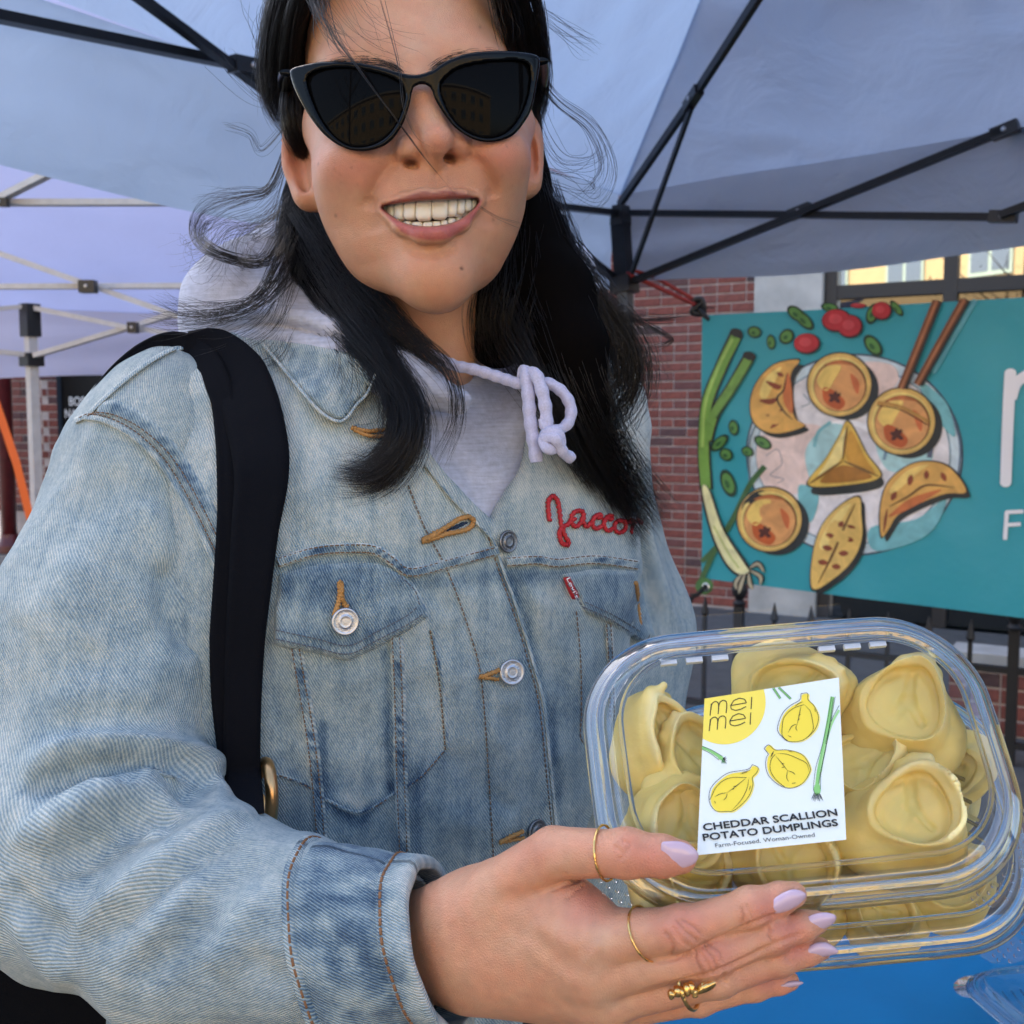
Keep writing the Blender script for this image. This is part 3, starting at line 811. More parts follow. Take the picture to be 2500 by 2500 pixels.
mb = MB(); mb.box([foot[0], foot[1], 0.006], (1, 0, 0), (0, 1, 0), ZZ, 0.06, 0.06, 0.006); mb.build('foot', M_IRON, TN)
for kc in (KR, KL, KF):
    mb = MB(); mb.box([kc[0], kc[1], kc[2] / 2 + 0.006], dR, nR, ZZ, 0.02, 0.02, kc[2] / 2 - 0.006); mb.build('leg', M_GRYLEG, TN)
    mb = MB(); mb.box([kc[0], kc[1], 0.003], (1, 0, 0), (0, 1, 0), ZZ, 0.06, 0.06, 0.003); mb.build('foot', M_IRON, TN)
# trusses on the banner side
a, j1, e1 = pR(1540, 520), pR(1955, 527), pR(2452, 530)
bar('truss_bar', a, e1, 0.030, TN)
off = nR * 0.022 * np.sign(np.dot(nR, CAMLOC - K))
b0, b1 = pR(1548, 690) + off, pR(2460, 322) + off
bar('truss_bar', b0, b1, 0.030, TN)
joint(pR(1957, 518) + off * 0.5, b1 - b0, TN); joint(e1 + off * 0.4, e1 - a, TN); joint(b1, b1 - b0, TN)
bar('truss_bar', b1 - off * 1.8, KR + ZZ * 0.0, 0.030, TN); bar('truss_bar', e1 + off * 1.6, e1 + (KR - K) * 0.42 + ZZ * 0.28, 0.030, TN)
# diagonal to the peak
ridge = [K + ZZ * 0.02, pD(1692, 240)]
bar('peak_bar', ridge[0], ridge[1], 0.026, TN, up=nD)
r2 = pD(1860, -20); bar('peak_bar', ridge[1] - nrm(r2 - ridge[1]) * 0.06, r2 + (r2 - ridge[1]) * 1.2, 0.026, TN, up=nD)
joint(ridge[1], r2 - ridge[1], TN, 0.09, 0.028)
bar('peak_strut', pD(1543, 665), pD(1688, 262), 0.018, TN, up=nD)
# trusses on the other side
l0, l1 = pL(1505, 520), pL(1330, 500); e = l0 + (l1 - l0) * 6; bar('truss_bar', l0, l0 + nrm(l1 - l0) * 0.9, 0.030, TN)
l2, l3 = pL(1512, 690), pL(1325, 542); bar('truss_bar', l2, l2 + nrm(l3 - l2) * 0.9, 0.030, TN)
offL = nL * 0.02 * np.sign(np.dot(nL, CAMLOC - K))
t0, t1 = on_plane(-40, 32, K + offL * 2, nL), on_plane(680, 178, K + offL * 2, nL); bar('truss_bar', t0 - nrm(t1 - t0) * 0.5, t1 + nrm(t1 - t0) * 0.15, 0.029, TN)
t2, t3 = on_plane(330, -14, K + offL * 4, nL), on_plane(690, 252, K + offL * 4, nL); bar('truss_bar', t2 - nrm(t3 - t2) * 0.3, t3 + nrm(t3 - t2) * 0.2, 0.024, TN)
joint(on_plane(606, 163, K + offL * 4, nL), t1 - t0, TN, 0.09, 0.032)
t4, t5 = pL(120, -5) - offL * 6, pL(660, 235) - offL * 6; bar('edge_tape', t4, t5, 0.016, TN, mat('grey_tape', (0.16, 0.17, 0.2, 1), 0.7), h=0.004)
# canopy cloth
def panel(name, A, B, C, parent, m, n=40, sag=0.05, seed=1, lift=0.03):
    V = []; F = []; ids = {}
    for i in range(n + 1):
        for j in range(n + 1 - i):
            u, v = i / n, j / n; w = 1 - u - v
            V.append(A * w + B * u + C * v); ids[i, j] = len(V) - 1
    V = np.array(V); nn = nrm(np.cross(B - A, C - A)); nn = nn if nn[2] > 0 else -nn
    bc = np.array([(1 - i / n - j / n, i / n, j / n) for i in range(n + 1) for j in range(n + 1 - i)])
    edge = 27 * bc.prod(1)
    V = V + ZZ * lift + np.outer(-sag * edge + 0.030 * noise3(V * [2.1, 2.1, 1.2], seed) + 0.016 * (1 - 2 * np.abs(noise3(V @ np.array([[1.2, 5.5, 0], [5.0, -1.0, 0], [0, 0, 2.0]]), seed + 7))) * np.minimum(1, edge * 3) + 0.008 * noise3(V * [7, 7, 3], seed + 1) * np.minimum(1, edge * 3), nn)
    for i in range(n):
        for j in range(n - i):
            F.append((ids[i, j], ids[i + 1, j], ids[i, j + 1]))
            if j < n - i - 1: F.append((ids[i + 1, j], ids[i + 1, j + 1], ids[i, j + 1]))
    return put(name, V, m, parent, tris=F)
eave = 0.03
for nm, A, B in (('roof_panel', K, KR), ('roof_panel', KL, K), ('roof_panel', KF, KL), ('roof_panel', KR, KF)):
    panel(nm, A + ZZ * eave, B + ZZ * eave, PEAK, TN, M_CANOPY, 64, 0.06, 3)
def valance(name, A, B, zt, h, parent, m, outn, n=90, seed=5, amp=0.02, tilt=0.02):
    V = []; Q = []; rows = 14
    for i in range(n + 1):
        for k in range(rows + 1):
            t = i / n; s = k / rows; p = A + (B - A) * t; hh = h * (1 + 0.05 * math.sin(9 * t + seed))
            d = tilt * s + amp * s * (noise3(np.array([[t * 9, s * 1.4, seed]]), seed)[0]) + 0.5 * amp * (noise3(np.array([[t * 3 + s * 1.3, s * 4.5, seed]]), seed + 2)[0]) * min(1, 4 * s)
            V.append(np.array([p[0], p[1], zt + (p[2] - A[2]) - hh * s]) + outn * (d + 0.015 * min(1, 3 * s)))
    for i in range(n):
        for k in range(rows):
            a = i * (rows + 1) + k; Q.append((a, a + 1, a + rows + 2, a + rows + 1))
    return put(name, V, m, parent, quads=Q)
oR = -nR * np.sign(np.dot(nR, PEAK - K)); oL = -nL * np.sign(np.dot(nL, PEAK - K))
vh = K[2] + eave + 0.03 - pR(1570, 690)[2]
valance('valance', K, KR, K[2] + eave + 0.03, vh, TN, M_CANOPY, oR)
valance('valance', K, KL, K[2] + eave + 0.03, vh, TN, M_CANOPY, oL, seed=8)

# ------------------------------------------------------------------ neighbouring tent (white frame)
D1 = 5.0
C1 = PW(72, 742, D1)
T2 = empty('neighbour_tent', [C1[0], C1[1], 0], 'white pop-up canopy on a pale steel frame standing behind the denim shoulder', 'tent')
mb = MB(); q = C1.copy(); mb.box([C1[0], C1[1], C1[2] / 2], (0.8, -0.6, 0), (0.6, 0.8, 0), ZZ, 0.021, 0.021, C1[2] / 2); mb.build('leg', M_GRYBAR, T2)
mb = MB(); z = PW(72, 782, D1)[2]; mb.box([C1[0], C1[1], z], (0.8, -0.6, 0), (0.6, 0.8, 0), ZZ, 0.034, 0.034, 0.075); mb.build('corner_bracket', M_PLASTB, T2)
mb = MB(); z = PW(72, 878, D1)[2]; mb.box([C1[0], C1[1], z], (0.8, -0.6, 0), (0.6, 0.8, 0), ZZ, 0.04, 0.04, 0.03); mb.build('slider', M_PLASTB, T2)
def nb(x0, y0, d0, x1, y1, d1, w): return bar('truss_bar', PW(x0, y0, d0), PW(x1, y1, d1), w, T2, M_GRYBAR, h=w * 0.6)
nb(85, 752, 5.0, 345, 806, 4.9, 0.036); nb(85, 868, 5.0, 420, 768, 4.9, 0.036); nb(-40, 855, 4.9, 62, 866, 5.0, 0.036); nb(-40, 757, 4.9, 62, 748, 5.0, 0.03); nb(330, 800, 4.9, 620, 850, 4.75, 0.036)
nb(-40, 700, 4.3, 760, 697, 4.2, 0.034); nb(-40, 605, 4.25, 520, 802, 4.2, 0.034); nb(-30, 495, 3.5, 560, 494, 3.5, 0.032); nb(-30, 500, 3.48, 175, 396, 3.4, 0.032)
joint(PW(215, 700, 4.17), np.array([1, 0, 0]), T2, 0.06, 0.045); joint(PW(325, 800, 4.84), np.array([1, 0, 0]), T2, 0.04, 0.045)
mb = MB(); mb.tube([PW(500, 488, 3.45), PW(540, 500, 3.45), PW(600, 512, 3.45)], [0.02, 0.03, 0.014], 8); mb.build('joint', M_PLASTB, T2)
joint(PW(0, 494, 3.44), np.array([1, 0, 0]), T2, 0.05, 0.025)
# its roof and valance
eA, eB = PW(-700, 745, 5.25), PW(900, 740, 5.75); eA[2] = eB[2] = C1[2] + 0.02
Pk = PW(250, 60, 3.2); Pk2 = PW(-500, 380, 2.2); Pk2[2] = max(Pk2[2], 2.3)
V = []; Q = []; n = 40
top0, top1 = eA + np.array([0.25, -2.2, 0.75]), eB + np.array([-0.35, -2.3, 0.8])
for i in range(n + 1):
    for k in range(n + 1):
        t, s = i / n, k / n; p = (eA + (eB - eA) * t) * (1 - s) + (top0 + (top1 - top0) * t) * s
        p = p - ZZ * 0.10 * math.sin(math.pi * s) * 0.6; V.append(p)
V = np.array(V); V[:, 2] += 0.014 * noise3(V * 2.2, 4) + 0.006 * noise3(V * 6, 5)
for i in range(n):
    for k in range(n):
        a = i * (n + 1) + k; Q.append((a, a + 1, a + n + 2, a + n + 1))
put('roof_panel', V, M_CANOPY2, T2, quads=Q)
hem = PW(100, 913, D1)[2]
valance('valance', eA, eB, eA[2] + 0.01, eA[2] + 0.01 - hem, T2, M_CANOPY2, np.array([0.25, 0.97, 0]), seed=12, amp=0.03)
# sandbag strap
M_ORG = mat('orange_webbing', (0.85, 0.14, 0.01, 1), 0.55)
def ribbon(name, pts, w, m, parent=None, nv=(0, -1, 0), th=0.002, **k):
    pts = np.asarray(pts, float); d = np.gradient(pts, axis=0); V = []; Q = []
    for p, e in zip(pts, d):
        s = nrm(np.cross(e, nv)); nn = nrm(np.cross(s, e))
        V += [p - s * w / 2 - nn * th / 2, p + s * w / 2 - nn * th / 2, p + s * w / 2 + nn * th / 2, p - s * w / 2 + nn * th / 2]
    for i in range(len(pts) - 1):
        for c in range(4): Q.append((4 * i + c, 4 * i + (c + 1) % 4, 4 * i + 4 + (c + 1) % 4, 4 * i + 4 + c))
    Q += [(0, 3, 2, 1), (len(V) - 4, len(V) - 3, len(V) - 2, len(V) - 1)]
    return put(name, V, m, parent, quads=Q, flat=True, **k)
ribbon('tie_down_strap', [PW(-60, 840, 4.95), PW(2, 1018, 4.95), PW(40, 1130, 4.95), PW(75, 1270, 4.96), PW(110, 1420, 4.97), PW(190, 1900, 4.9) * [1, 1, 0] + ZZ * 0.02], 0.036, M_ORG, None, (0.1, -1, 0), label='bright orange webbing strap slanting down to the pale tent leg', cat='strap')

# ------------------------------------------------------------------ banner
B0, B1 = PW(1718, 1000, 3.80), PW(2500, 1000, 3.10)
bu = nrm((B1 - B0) * [1, 1, 0]); bn = nrm(np.cross(bu, ZZ)); bn = bn if np.dot(bn, CAMLOC - B0) > 0 else -bn
pB = lambda x, y: on_plane(x, y, B0, bn)
zt0 = pB(1720, 771)[2]; zb0 = pB(1712, 1412)[2]
zt1 = pB(2500, 725)[2]; zb1 = pB(2500, 1511)[2]
ul = float((pB(1716, 1000) - B0) @ bu); ur = ul + 2.4
BN = empty('banner', [*(B0 + bu * ((ul + ur) / 2))[:2], zb0], 'teal vinyl banner printed with dumplings on a plate, tied beside the brick wall', 'banner')
n, k2 = 80, 26; V = []; Q = []
def bz(u, s):
    zt = zt0 + (zt1 - zt0) * (u - ul) / (float((pB(2500, 1000) - B0) @ bu) - ul); zb = zb0 + (zb1 - zb0) * (u - ul) / (float((pB(2500, 1000) - B0) @ bu) - ul)
    return zb + (zt - zb) * s
for i in range(n + 1):
    for k in range(k2 + 1):
        u = ul + (ur - ul) * i / n; s = k / k2
        V.append(B0 + bu * u + ZZ * (bz(u, s) - B0[2]))
V = np.array(V)
def bwave(Vw):
    u = (Vw - B0) @ bu; z = Vw[:, 2]
    return 0.016 * noise3(np.stack([u * 2.2, z * 1.2, u * 0], -1), 9) + 0.007 * noise3(np.stack([u * 6 + z * 3, z * 4, u * 0], -1), 10)
V = V + np.outer(bwave(V), bn)
for i in range(n):
    for k in range(k2):
        a = i * (k2 + 1) + k; Q.append((a, a + 1, a + k2 + 2, a + k2 + 1))
TEAL = srgb(52, 158, 170)
put('sheet', V, M_PRINT, BN, quads=Q, attrs={'Col': np.tile(TEAL, (len(V), 1))})
class Art:
    """flat printed shapes; coordinates are pixels turned into points of a plane, stacked a hair apart"""
    def __init__(s, fnc, nv, step, conv, wave=None): s.f, s.n, s.step, s.conv, s.wave = fnc, nv, step, conv, wave; s.reset()
    def reset(s): s.V = []; s.F = []; s.C = []; s.k = 0
    def poly(s, pts, col, layer, sm=True, n=None, closed=True, space=None):
        p = np.array(pts, float)
        if sm: p = spline(p, n or max(24, 6 * len(p)), True)
        p = np.array([s.conv(*q) for q in p])
        V2, F2 = tri2d(p, spacing=space)
        W = np.array([s.f(*q) for q in V2])
        if s.wave is not None: W = W + np.outer(s.wave(W), s.n)
        W = W + s.n * s.step * layer
        b = sum(len(v) for v in s.V)
        s.V.append(W); s.F += [tuple(i + b for i in f) for f in F2]; s.C.append(np.tile(col, (len(W), 1)))
    def line(s, pts, w, col, layer, sm=True, taper=False):
        p = np.array(pts, float)
        if sm and len(p) > 2: p = spline(p, 8 * len(p))
        else: p = resample(p, max(2, 6 * len(p)))
        d = np.gradient(p, axis=0); d /= np.linalg.norm(d, axis=1)[:, None] + 1e-9; nn = np.stack([-d[:, 1], d[:, 0]], -1)
        t = np.linspace(0, 1, len(p)); ww = w / 2 * (np.sin(np.pi * np.clip(t, 0.04, 0.96)) ** 0.6 if taper else np.ones_like(t))
        L = p + nn * ww[:, None]; R = p - nn * ww[:, None]
        W = np.array([s.f(*s.conv(*q)) for q in np.concatenate([L, R])]); m = len(p)
        if s.wave is not None: W = W + np.outer(s.wave(W), s.n)
        W = W + s.n * s.step * layer
        b = sum(len(v) for v in s.V); s.V.append(W); s.C.append(np.tile(col, (len(W), 1)))
        s.F += [(b + i, b + i + 1, b + m + i + 1, b + m + i) for i in range(m - 1)]
    def ell(s, c, rx, ry, col, layer, ang=0.0, n=40, jit=0.0, space=None):
        t = np.linspace(0, 2 * np.pi, n, endpoint=False); ca, sa = math.cos(ang), math.sin(ang)
        q = np.stack([rx * np.cos(t), ry * np.sin(t)], -1)
        if jit: q *= 1 + jit * np.stack([np.sin(3 * t + c[0]), np.cos(2 * t + c[1])], -1)
        s.poly(np.stack([c[0] + ca * q[:, 0] - sa * q[:, 1], c[1] + sa * q[:, 0] + ca * q[:, 1]], -1), col, layer, sm=False, space=space)
    def build(s, name, m, parent, **k):
        o = put(name, np.concatenate(s.V), m, parent, polys=s.F, flat=True, attrs={'Col': np.concatenate(s.C)}, **k); s.reset(); return o
z3 = lambda x, y: (1500 + x / 1.932, 600 + y / 1.932)
A = Art(pB, bn, 0.0008, z3, bwave)
DK, TAN, YLW, ORG, RED, GRN, DGR, WHT, PNK, BRN, CRM = srgb(45, 42, 40), srgb(214, 164, 84), srgb(240, 205, 95), srgb(222, 150, 85), srgb(190, 45, 50), srgb(120, 165, 70), srgb(45, 95, 55), srgb(238, 236, 238), srgb(236, 210, 200), srgb(140, 80, 45), srgb(236, 232, 175)
TL, LTEAL, SHADOW = srgb(120, 185, 190), srgb(175, 215, 215), srgb(35, 80, 85)
# plate
A.ell((1130, 985), 508, 478, srgb(70, 90, 105), 1, 0.05, 72, space=30); A.ell((1130, 985), 498, 468, srgb(205, 222, 228), 2, 0.05, 72, space=30)
A.ell((1125, 985), 455, 425, srgb(120, 150, 165), 3, 0.05, 72, space=30); A.ell((1125, 985), 448, 418, srgb(232, 226, 226), 4, 0.05, 72, space=30)
A.poly([(700, 900), (900, 840), (1000, 900), (900, 1150), (740, 1150), (680, 1050)], PNK, 5, space=30); A.poly([(1150, 560), (1300, 560), (1330, 640), (1230, 720)], PNK, 5)
A.poly([(900, 960), (1020, 840), (1130, 900), (980, 1080), (930, 1120)], LTEAL, 6); A.poly([(1240, 900), (1480, 960), (1460, 1040), (1290, 1060)], LTEAL, 6); A.poly([(1430, 640), (1560, 740), (1600, 900), (1520, 820)], TL, 6)
A.poly([(1210, 1330), (1420, 1290), (1560, 1190), (1480, 1360), (1240, 1440)], TL, 6); A.poly([(870, 1130), (960, 1170), (930, 1300), (880, 1260)], TL, 6)
A.ell((1090, 1000), 190, 180, srgb(245, 243, 245), 5); A.ell((1090, 1000), 165, 155, srgb(222, 218, 222), 5.5)
A.line([(940, 950), (960, 880), (1020, 830)], 16, srgb(130, 190, 195), 6.5); A.line([(1270, 1010), (1280, 950), (1260, 900)], 14, srgb(120, 150, 170), 6.5)
A.line([(1590, 800), (1625, 950), (1610, 1130)], 9, srgb(95, 115, 135), 6.5); A.line([(1480, 1000), (1490, 940)], 24, srgb(90, 100, 120), 6.5); A.line([(640, 1120), (650, 900), (760, 700)], 9, srgb(110, 130, 140), 6.5)
A.line([(720, 990), (770, 960), (790, 1030), (740, 1080), (800, 1100), (770, 1120)], 5, srgb(170, 160, 165), 6.6); A.line([(890, 700), (920, 740), (880, 760)], 5, srgb(150, 160, 165), 6.6)
A.build('printed_plate', M_ART, BN)
def round_d(cx, cy, r, rot):
    A.ell((cx + 34, cy + 22), r * 1.0, r * 0.98, srgb(40, 45, 48), 8); A.ell((cx, cy), r + 7, r + 7, DK, 9); A.ell((cx, cy), r, r, srgb(224, 182, 100), 10); A.ell((cx - 2, cy + 2), r * 0.90, r * 0.9, srgb(238, 208, 120), 10.5)
    A.ell((cx + 4, cy + 6), r * 0.84, r * 0.83, srgb(120, 74, 34), 11); A.ell((cx + 2, cy + 10), r * 0.80, r * 0.78, srgb(222, 158, 96), 12)
    A.poly([(cx - .7 * r, cy - .1 * r), (cx - .45 * r, cy - .55 * r), (cx + .05 * r, cy - .6 * r), (cx - .15 * r, cy - .15 * r), (cx - .4 * r, cy + .2 * r)], srgb(244, 206, 110), 13)
    A.poly([(cx - .5 * r, cy + .1 * r), (cx - .15 * r, cy + .2 * r), (cx + .2 * r, cy + .55 * r), (cx, cy + .8 * r), (cx - .45 * r, cy + .55 * r)], srgb(196, 92, 40), 13)
    A.poly([(cx + .35 * r, cy - .35 * r), (cx + .62 * r, cy - .1 * r), (cx + .6 * r, cy + .3 * r), (cx + .45 * r, cy + .1 * r)], srgb(206, 108, 60), 13)
    A.poly([(cx - .5 * r, cy - .62 * r), (cx, cy - .78 * r), (cx + .5 * r, cy - .6 * r), (cx, cy - .66 * r)], srgb(190, 110, 60), 13)
    for a0 in (3.5, 4.6, 5.4, 0.6, 2.4):
        A.line([(cx - .12 * r, cy + .42 * r), (cx - .12 * r + math.cos(a0 + rot) * .22 * r, cy + .42 * r + math.sin(a0 + rot) * .22 * r)], 0.14 * r, srgb(84, 34, 22), 14, taper=True)
    A.build('printed_dumpling', M_ART, BN)
round_d(1060, 655, 148, 0.2); round_d(1352, 828, 156, 0.0); round_d(735, 1290, 150, 0.1)
A.line([(1240, 740), (1350, 760), (1480, 830)], 16, srgb(190, 140, 70), 14.5); A.line([(1240, 752), (1350, 774), (1475, 845)], 5, srgb(110, 70, 35), 14.6); A.build('printed_chopstick_mark', M_ART, BN)
def shape(name, outl, body, marks, shadow=(18, 22), hi=None):
    o = np.array(outl, float); c = o.mean(0)
    A.poly(o + shadow, srgb(42, 45, 45), 8); A.poly(c + (o - c) * 1.04, DK, 9); A.poly(o, body, 10)
    if hi is not None:
        for h_ in hi: A.poly(h_[0], h_[1], 11)
    for m_ in marks: A.line(m_[0], m_[1], m_[2], 12, taper=True)
    A.build(name, M_ART, BN)
RB = srgb(140, 66, 40)
shape('printed_dumpling', [(870, 540), (760, 560), (680, 640), (648, 740), (670, 840), (760, 885), (895, 850), (850, 810), (826, 700), (835, 600)], srgb(226, 172, 88),
      [([(720, 640), (770, 665), (790, 660)], 26, RB), ([(690, 730), (740, 735), (770, 720)], 26, RB), ([(720, 800), (770, 800), (790, 770)], 20, RB), ([(770, 600), (800, 615)], 20, RB), ([(815, 600), (800, 680), (770, 720), (800, 780), (840, 820)], 9, DK), ([(740, 860), (790, 820)], 18, RB)],
      hi=[([(690, 700), (720, 620), (790, 570), (760, 640), (720, 720)], srgb(244, 212, 120)), ([(822, 600), (838, 680), (840, 790), (800, 740), (800, 660)], srgb(214, 120, 66))])
shape('printed_dumpling', [(1265, 1370), (1258, 1240), (1290, 1120), (1380, 1040), (1480, 1018), (1580, 1050), (1655, 1160), (1560, 1170), (1440, 1215), (1340, 1270), (1300, 1330)], srgb(224, 170, 88),
      [([(1330, 1160), (1310, 1200)], 26, RB), ([(1400, 1080), (1390, 1130)], 26, RB), ([(1470, 1060), (1470, 1100)], 24, RB), ([(1540, 1070), (1560, 1110)], 24, RB), ([(1300, 1230), (1390, 1180), (1470, 1130), (1600, 1140)], 10, srgb(90, 60, 30)), ([(1290, 1240), (1275, 1350)], 12, RB)],
      hi=[([(1300, 1150), (1380, 1060), (1480, 1030), (1420, 1080), (1330, 1160)], srgb(242, 205, 115)), ([(1300, 1270), (1400, 1190), (1540, 1150), (1440, 1215), (1330, 1270)], srgb(200, 110, 58))])
shape('printed_dumpling', [(1155, 1185), (1060, 1230), (980, 1320), (940, 1450), (935, 1615), (1030, 1575), (1120, 1490), (1170, 1380), (1168, 1270)], srgb(232, 190, 104),
      [([(985, 1420), (1030, 1430)], 26, RB), ([(1000, 1360), (1050, 1375)], 22, RB), ([(965, 1490), (1010, 1495)], 26, RB), ([(1080, 1300), (1060, 1330)], 26, RB), ([(1090, 1380), (1130, 1390)], 22, RB), ([(1060, 1450), (1105, 1450)], 26, RB), ([(1030, 1510), (1070, 1515)], 26, RB), ([(1140, 1215), (1080, 1340), (1030, 1460), (965, 1590)], 12, srgb(110, 74, 40)), ([(1100, 1320), (1140, 1330)], 16, RB)],
      hi=[([(970, 1400), (1040, 1270), (1120, 1215), (1060, 1320), (1000, 1430)], srgb(246, 216, 130))])
shape('printed_dumpling', [(1105, 830), (1060, 900), (1000, 1000), (912, 1125), (1080, 1130), (1255, 1090), (1190, 980)], srgb(226, 186, 84),
      [([(1100, 850), (1080, 1010)], 12, srgb(130, 92, 40)), ([(1080, 1015), (920, 1122)], 14, srgb(130, 92, 40)), ([(1085, 1015), (1250, 1088)], 14, srgb(130, 92, 40))],
      hi=[([(1095, 860), (1075, 1000), (960, 1090), (1010, 1010)], srgb(240, 218, 140)), ([(1115, 870), (1180, 990), (1230, 1080), (1100, 1010)], srgb(206, 150, 56)), ([(1080, 1035), (1220, 1090), (1060, 1118), (970, 1110)], srgb(170, 112, 40))], shadow=(14, 40))
# scallions, leaves, berries
A.line([(590, 410), (520, 560), (450, 740), (425, 950), (435, 1150)], 62, DK, 7); A.line([(585, 430), (515, 570), (448, 745), (424, 950), (434, 1150)], 46, GRN, 8); A.line([(570, 440), (500, 580), (440, 750), (418, 950)], 14, srgb(165, 200, 100), 9)
A.line([(645, 520), (560, 670), (480, 800), (440, 920)], 56, DK, 7); A.line([(640, 535), (555, 680), (476, 805), (440, 915)], 42, srgb(118, 160, 72), 8); A.line([(660, 545), (575, 690), (490, 815)], 10, srgb(50, 80, 40), 9)
A.ell((588, 412), 30, 20, DK, 10, 0.3); A.ell((645, 520), 30, 20, DK, 10, 0.3)
A.poly([(410, 1150), (455, 1150), (520, 1330), (625, 1490), (650, 1540), (590, 1560), (520, 1500), (450, 1350)], DK, 9); A.poly([(418, 1150), (448, 1150), (512, 1335), (612, 1495), (636, 1535), (592, 1548), (528, 1492), (462, 1350)], CRM, 10)
A.line([(470, 1320), (540, 1450), (590, 1520)], 10, srgb(200, 205, 130), 11)
for q_ in ([(620, 1540), (600, 1600), (590, 1640)], [(635, 1540), (640, 1590), (655, 1620)], [(640, 1530), (690, 1560), (690, 1600)], [(640, 1520), (680, 1500), (710, 1540)], [(600, 1550), (575, 1590), (580, 1620)]):
    A.line(q_, 30, DK, 9, taper=True); A.line(q_, 16, srgb(190, 180, 150), 10, taper=True)
A.build('printed_scallion', M_ART, BN)
A.line([(715, 1040), (640, 1130), (560, 1290), (480, 1420), (430, 1530), (405, 1590)], 26, srgb(70, 105, 60), 7); A.line([(480, 1420), (410, 1490)], 22, srgb(70, 105, 60), 7.2); A.ell((425, 1605), 42, 40, srgb(80, 125, 66), 7.4); A.build('printed_stem', M_ART, BN)
for (cx, cy, rx, ry, an) in ((668, 408, 32, 28, .3), (742, 455, 20, 36, -.1), (812, 428, 32, 38, .6), (570, 858, 24, 38, -.15), (500, 930, 55, 26, -.7), (530, 985, 34, 30, .5), (705, 928, 46, 26, .6), (635, 970, 30, 24, .4), (538, 1120, 34, 68, -.35), (855, 320, 50, 30, .7), (890, 350, 60, 28, .8), (1215, 470, 60, 34, .9), (1010, 290, 44, 22, .2), (1215, 320, 30, 52, .4), (1330, 295, 46, 18, .9)):
    A.ell((cx, cy), rx, ry, srgb(32, 58, 36), 7.6, an); A.ell((cx, cy), rx * .74, ry * .72, srgb(90, 140, 66), 8.6, an); A.ell((cx - 4, cy + 4), rx * .3, ry * .3, srgb(50, 95, 48), 9.6, an)
A.build('printed_leaves', M_ART, BN)
for (cx, cy, rx, ry) in ((908, 462, 62, 50), (1045, 352, 72, 56), (1108, 380, 62, 56), (1262, 308, 48, 44), (1150, 284, 40, 12)):
    A.ell((cx, cy), rx, ry, srgb(60, 20, 26), 11.6); A.ell((cx - 3, cy - 3), rx * .9, ry * .88, srgb(186, 42, 50), 12.6); A.ell((cx - 8, cy - 8), rx * .45, ry * .42, srgb(206, 70, 74), 13.6)
A.build('printed_berries', M_ART, BN)
for (x0, y0, x1, y1) in ((1520, 258, 1350, 672), (1650, 252, 1425, 655)):
    A.line([(x0 + 14, y0 + 2), (x1 + 14, y1)], 34, DK, 15, sm=False); A.line([(x0, y0 + 2), (x1, y1)], 34, srgb(120, 70, 42), 16, sm=False); A.line([(x0 + 4, y0 + 2), (x1 + 3, y1)], 12, srgb(176, 112, 74), 17, sm=False)
A.line([(1700, 254), (1500, 600)], 22, srgb(95, 170, 182), 6, sm=False)
A.build('printed_chopsticks', M_ART, BN)
# lettering
A.line([(1862, 600), (1842, 1115)], 54, WHT, 7, sm=False); A.ell((1863, 600), 27, 22, WHT, 7.1); A.ell((1841, 1115), 27, 24, WHT, 7.1)
A.line([(1868, 720), (1890, 650), (1935, 612), (1990, 596), (2060, 605), (2105, 650), (2115, 740), (2095, 1130)], 50, WHT, 7.2)
A.line([(2115, 720), (2150, 640), (2230, 600), (2310, 620), (2350, 720), (2330, 1140)], 50, WHT, 7.3)
A.build('lettering', M_PRINT, BN)
A.line([(1846, 1255), (1838, 1388)], 20, WHT, 7, sm=False); A.line([(1842, 1258), (1925, 1254)], 18, WHT, 7.1, sm=False); A.line([(1842, 1318), (1912, 1314)], 18, WHT, 7.1, sm=False)
A.build('lettering', M_PRINT, BN)
# grommets and cords
M_GROM = mat('grommet_steel', (0.75, 0.74, 0.72, 1), 0.3, metal=1.0)
for (x, y) in ((1739, 780), (1725, 1433)):
    c = pB(x, y) + bn * 0.004; t = np.linspace(0, 2 * np.pi, 28, endpoint=False)
    ring = c + np.outer(np.cos(t), bu) * 0.012 + np.outer(np.sin(t), ZZ) * 0.012
    Vt, Ft = tube_mesh(ring, 0.0045, 8, closed=True, up=bn); put('grommet', Vt, M_GROM, BN, polys=Ft)
    put('grommet_hole', c + bn * 0.001 + np.outer(np.cos(t), bu) * 0.009 + np.outer(np.sin(t), ZZ) * 0.009, M_PLASTB, BN, polys=[tuple(range(28))])
M_RCORD = mat('red_cord', (0.30, 0.03, 0.025, 1), 0.7)
ca = PW(1530, 668, 3.66); cb = PW(1703, 750, 3.77); cg = pB(1737, 781) + bn * 0.01
CO = empty('bungee_tie', cb, 'red bungee cord tying the banner to the tent leg beside its top grommet', 'cord')
mb = MB()
mb.tube(spline([ca, (ca + cb) / 2 + ZZ * 0.004, cb + ZZ * 0.005], 12), 0.008, 8); mb.tube(spline([ca + [0.03, 0, 0.008], PW(1600, 678, 3.71), cb + ZZ * 0.02], 12), 0.007, 8)
mb.build('cord', M_RCORD, CO, flat=False)
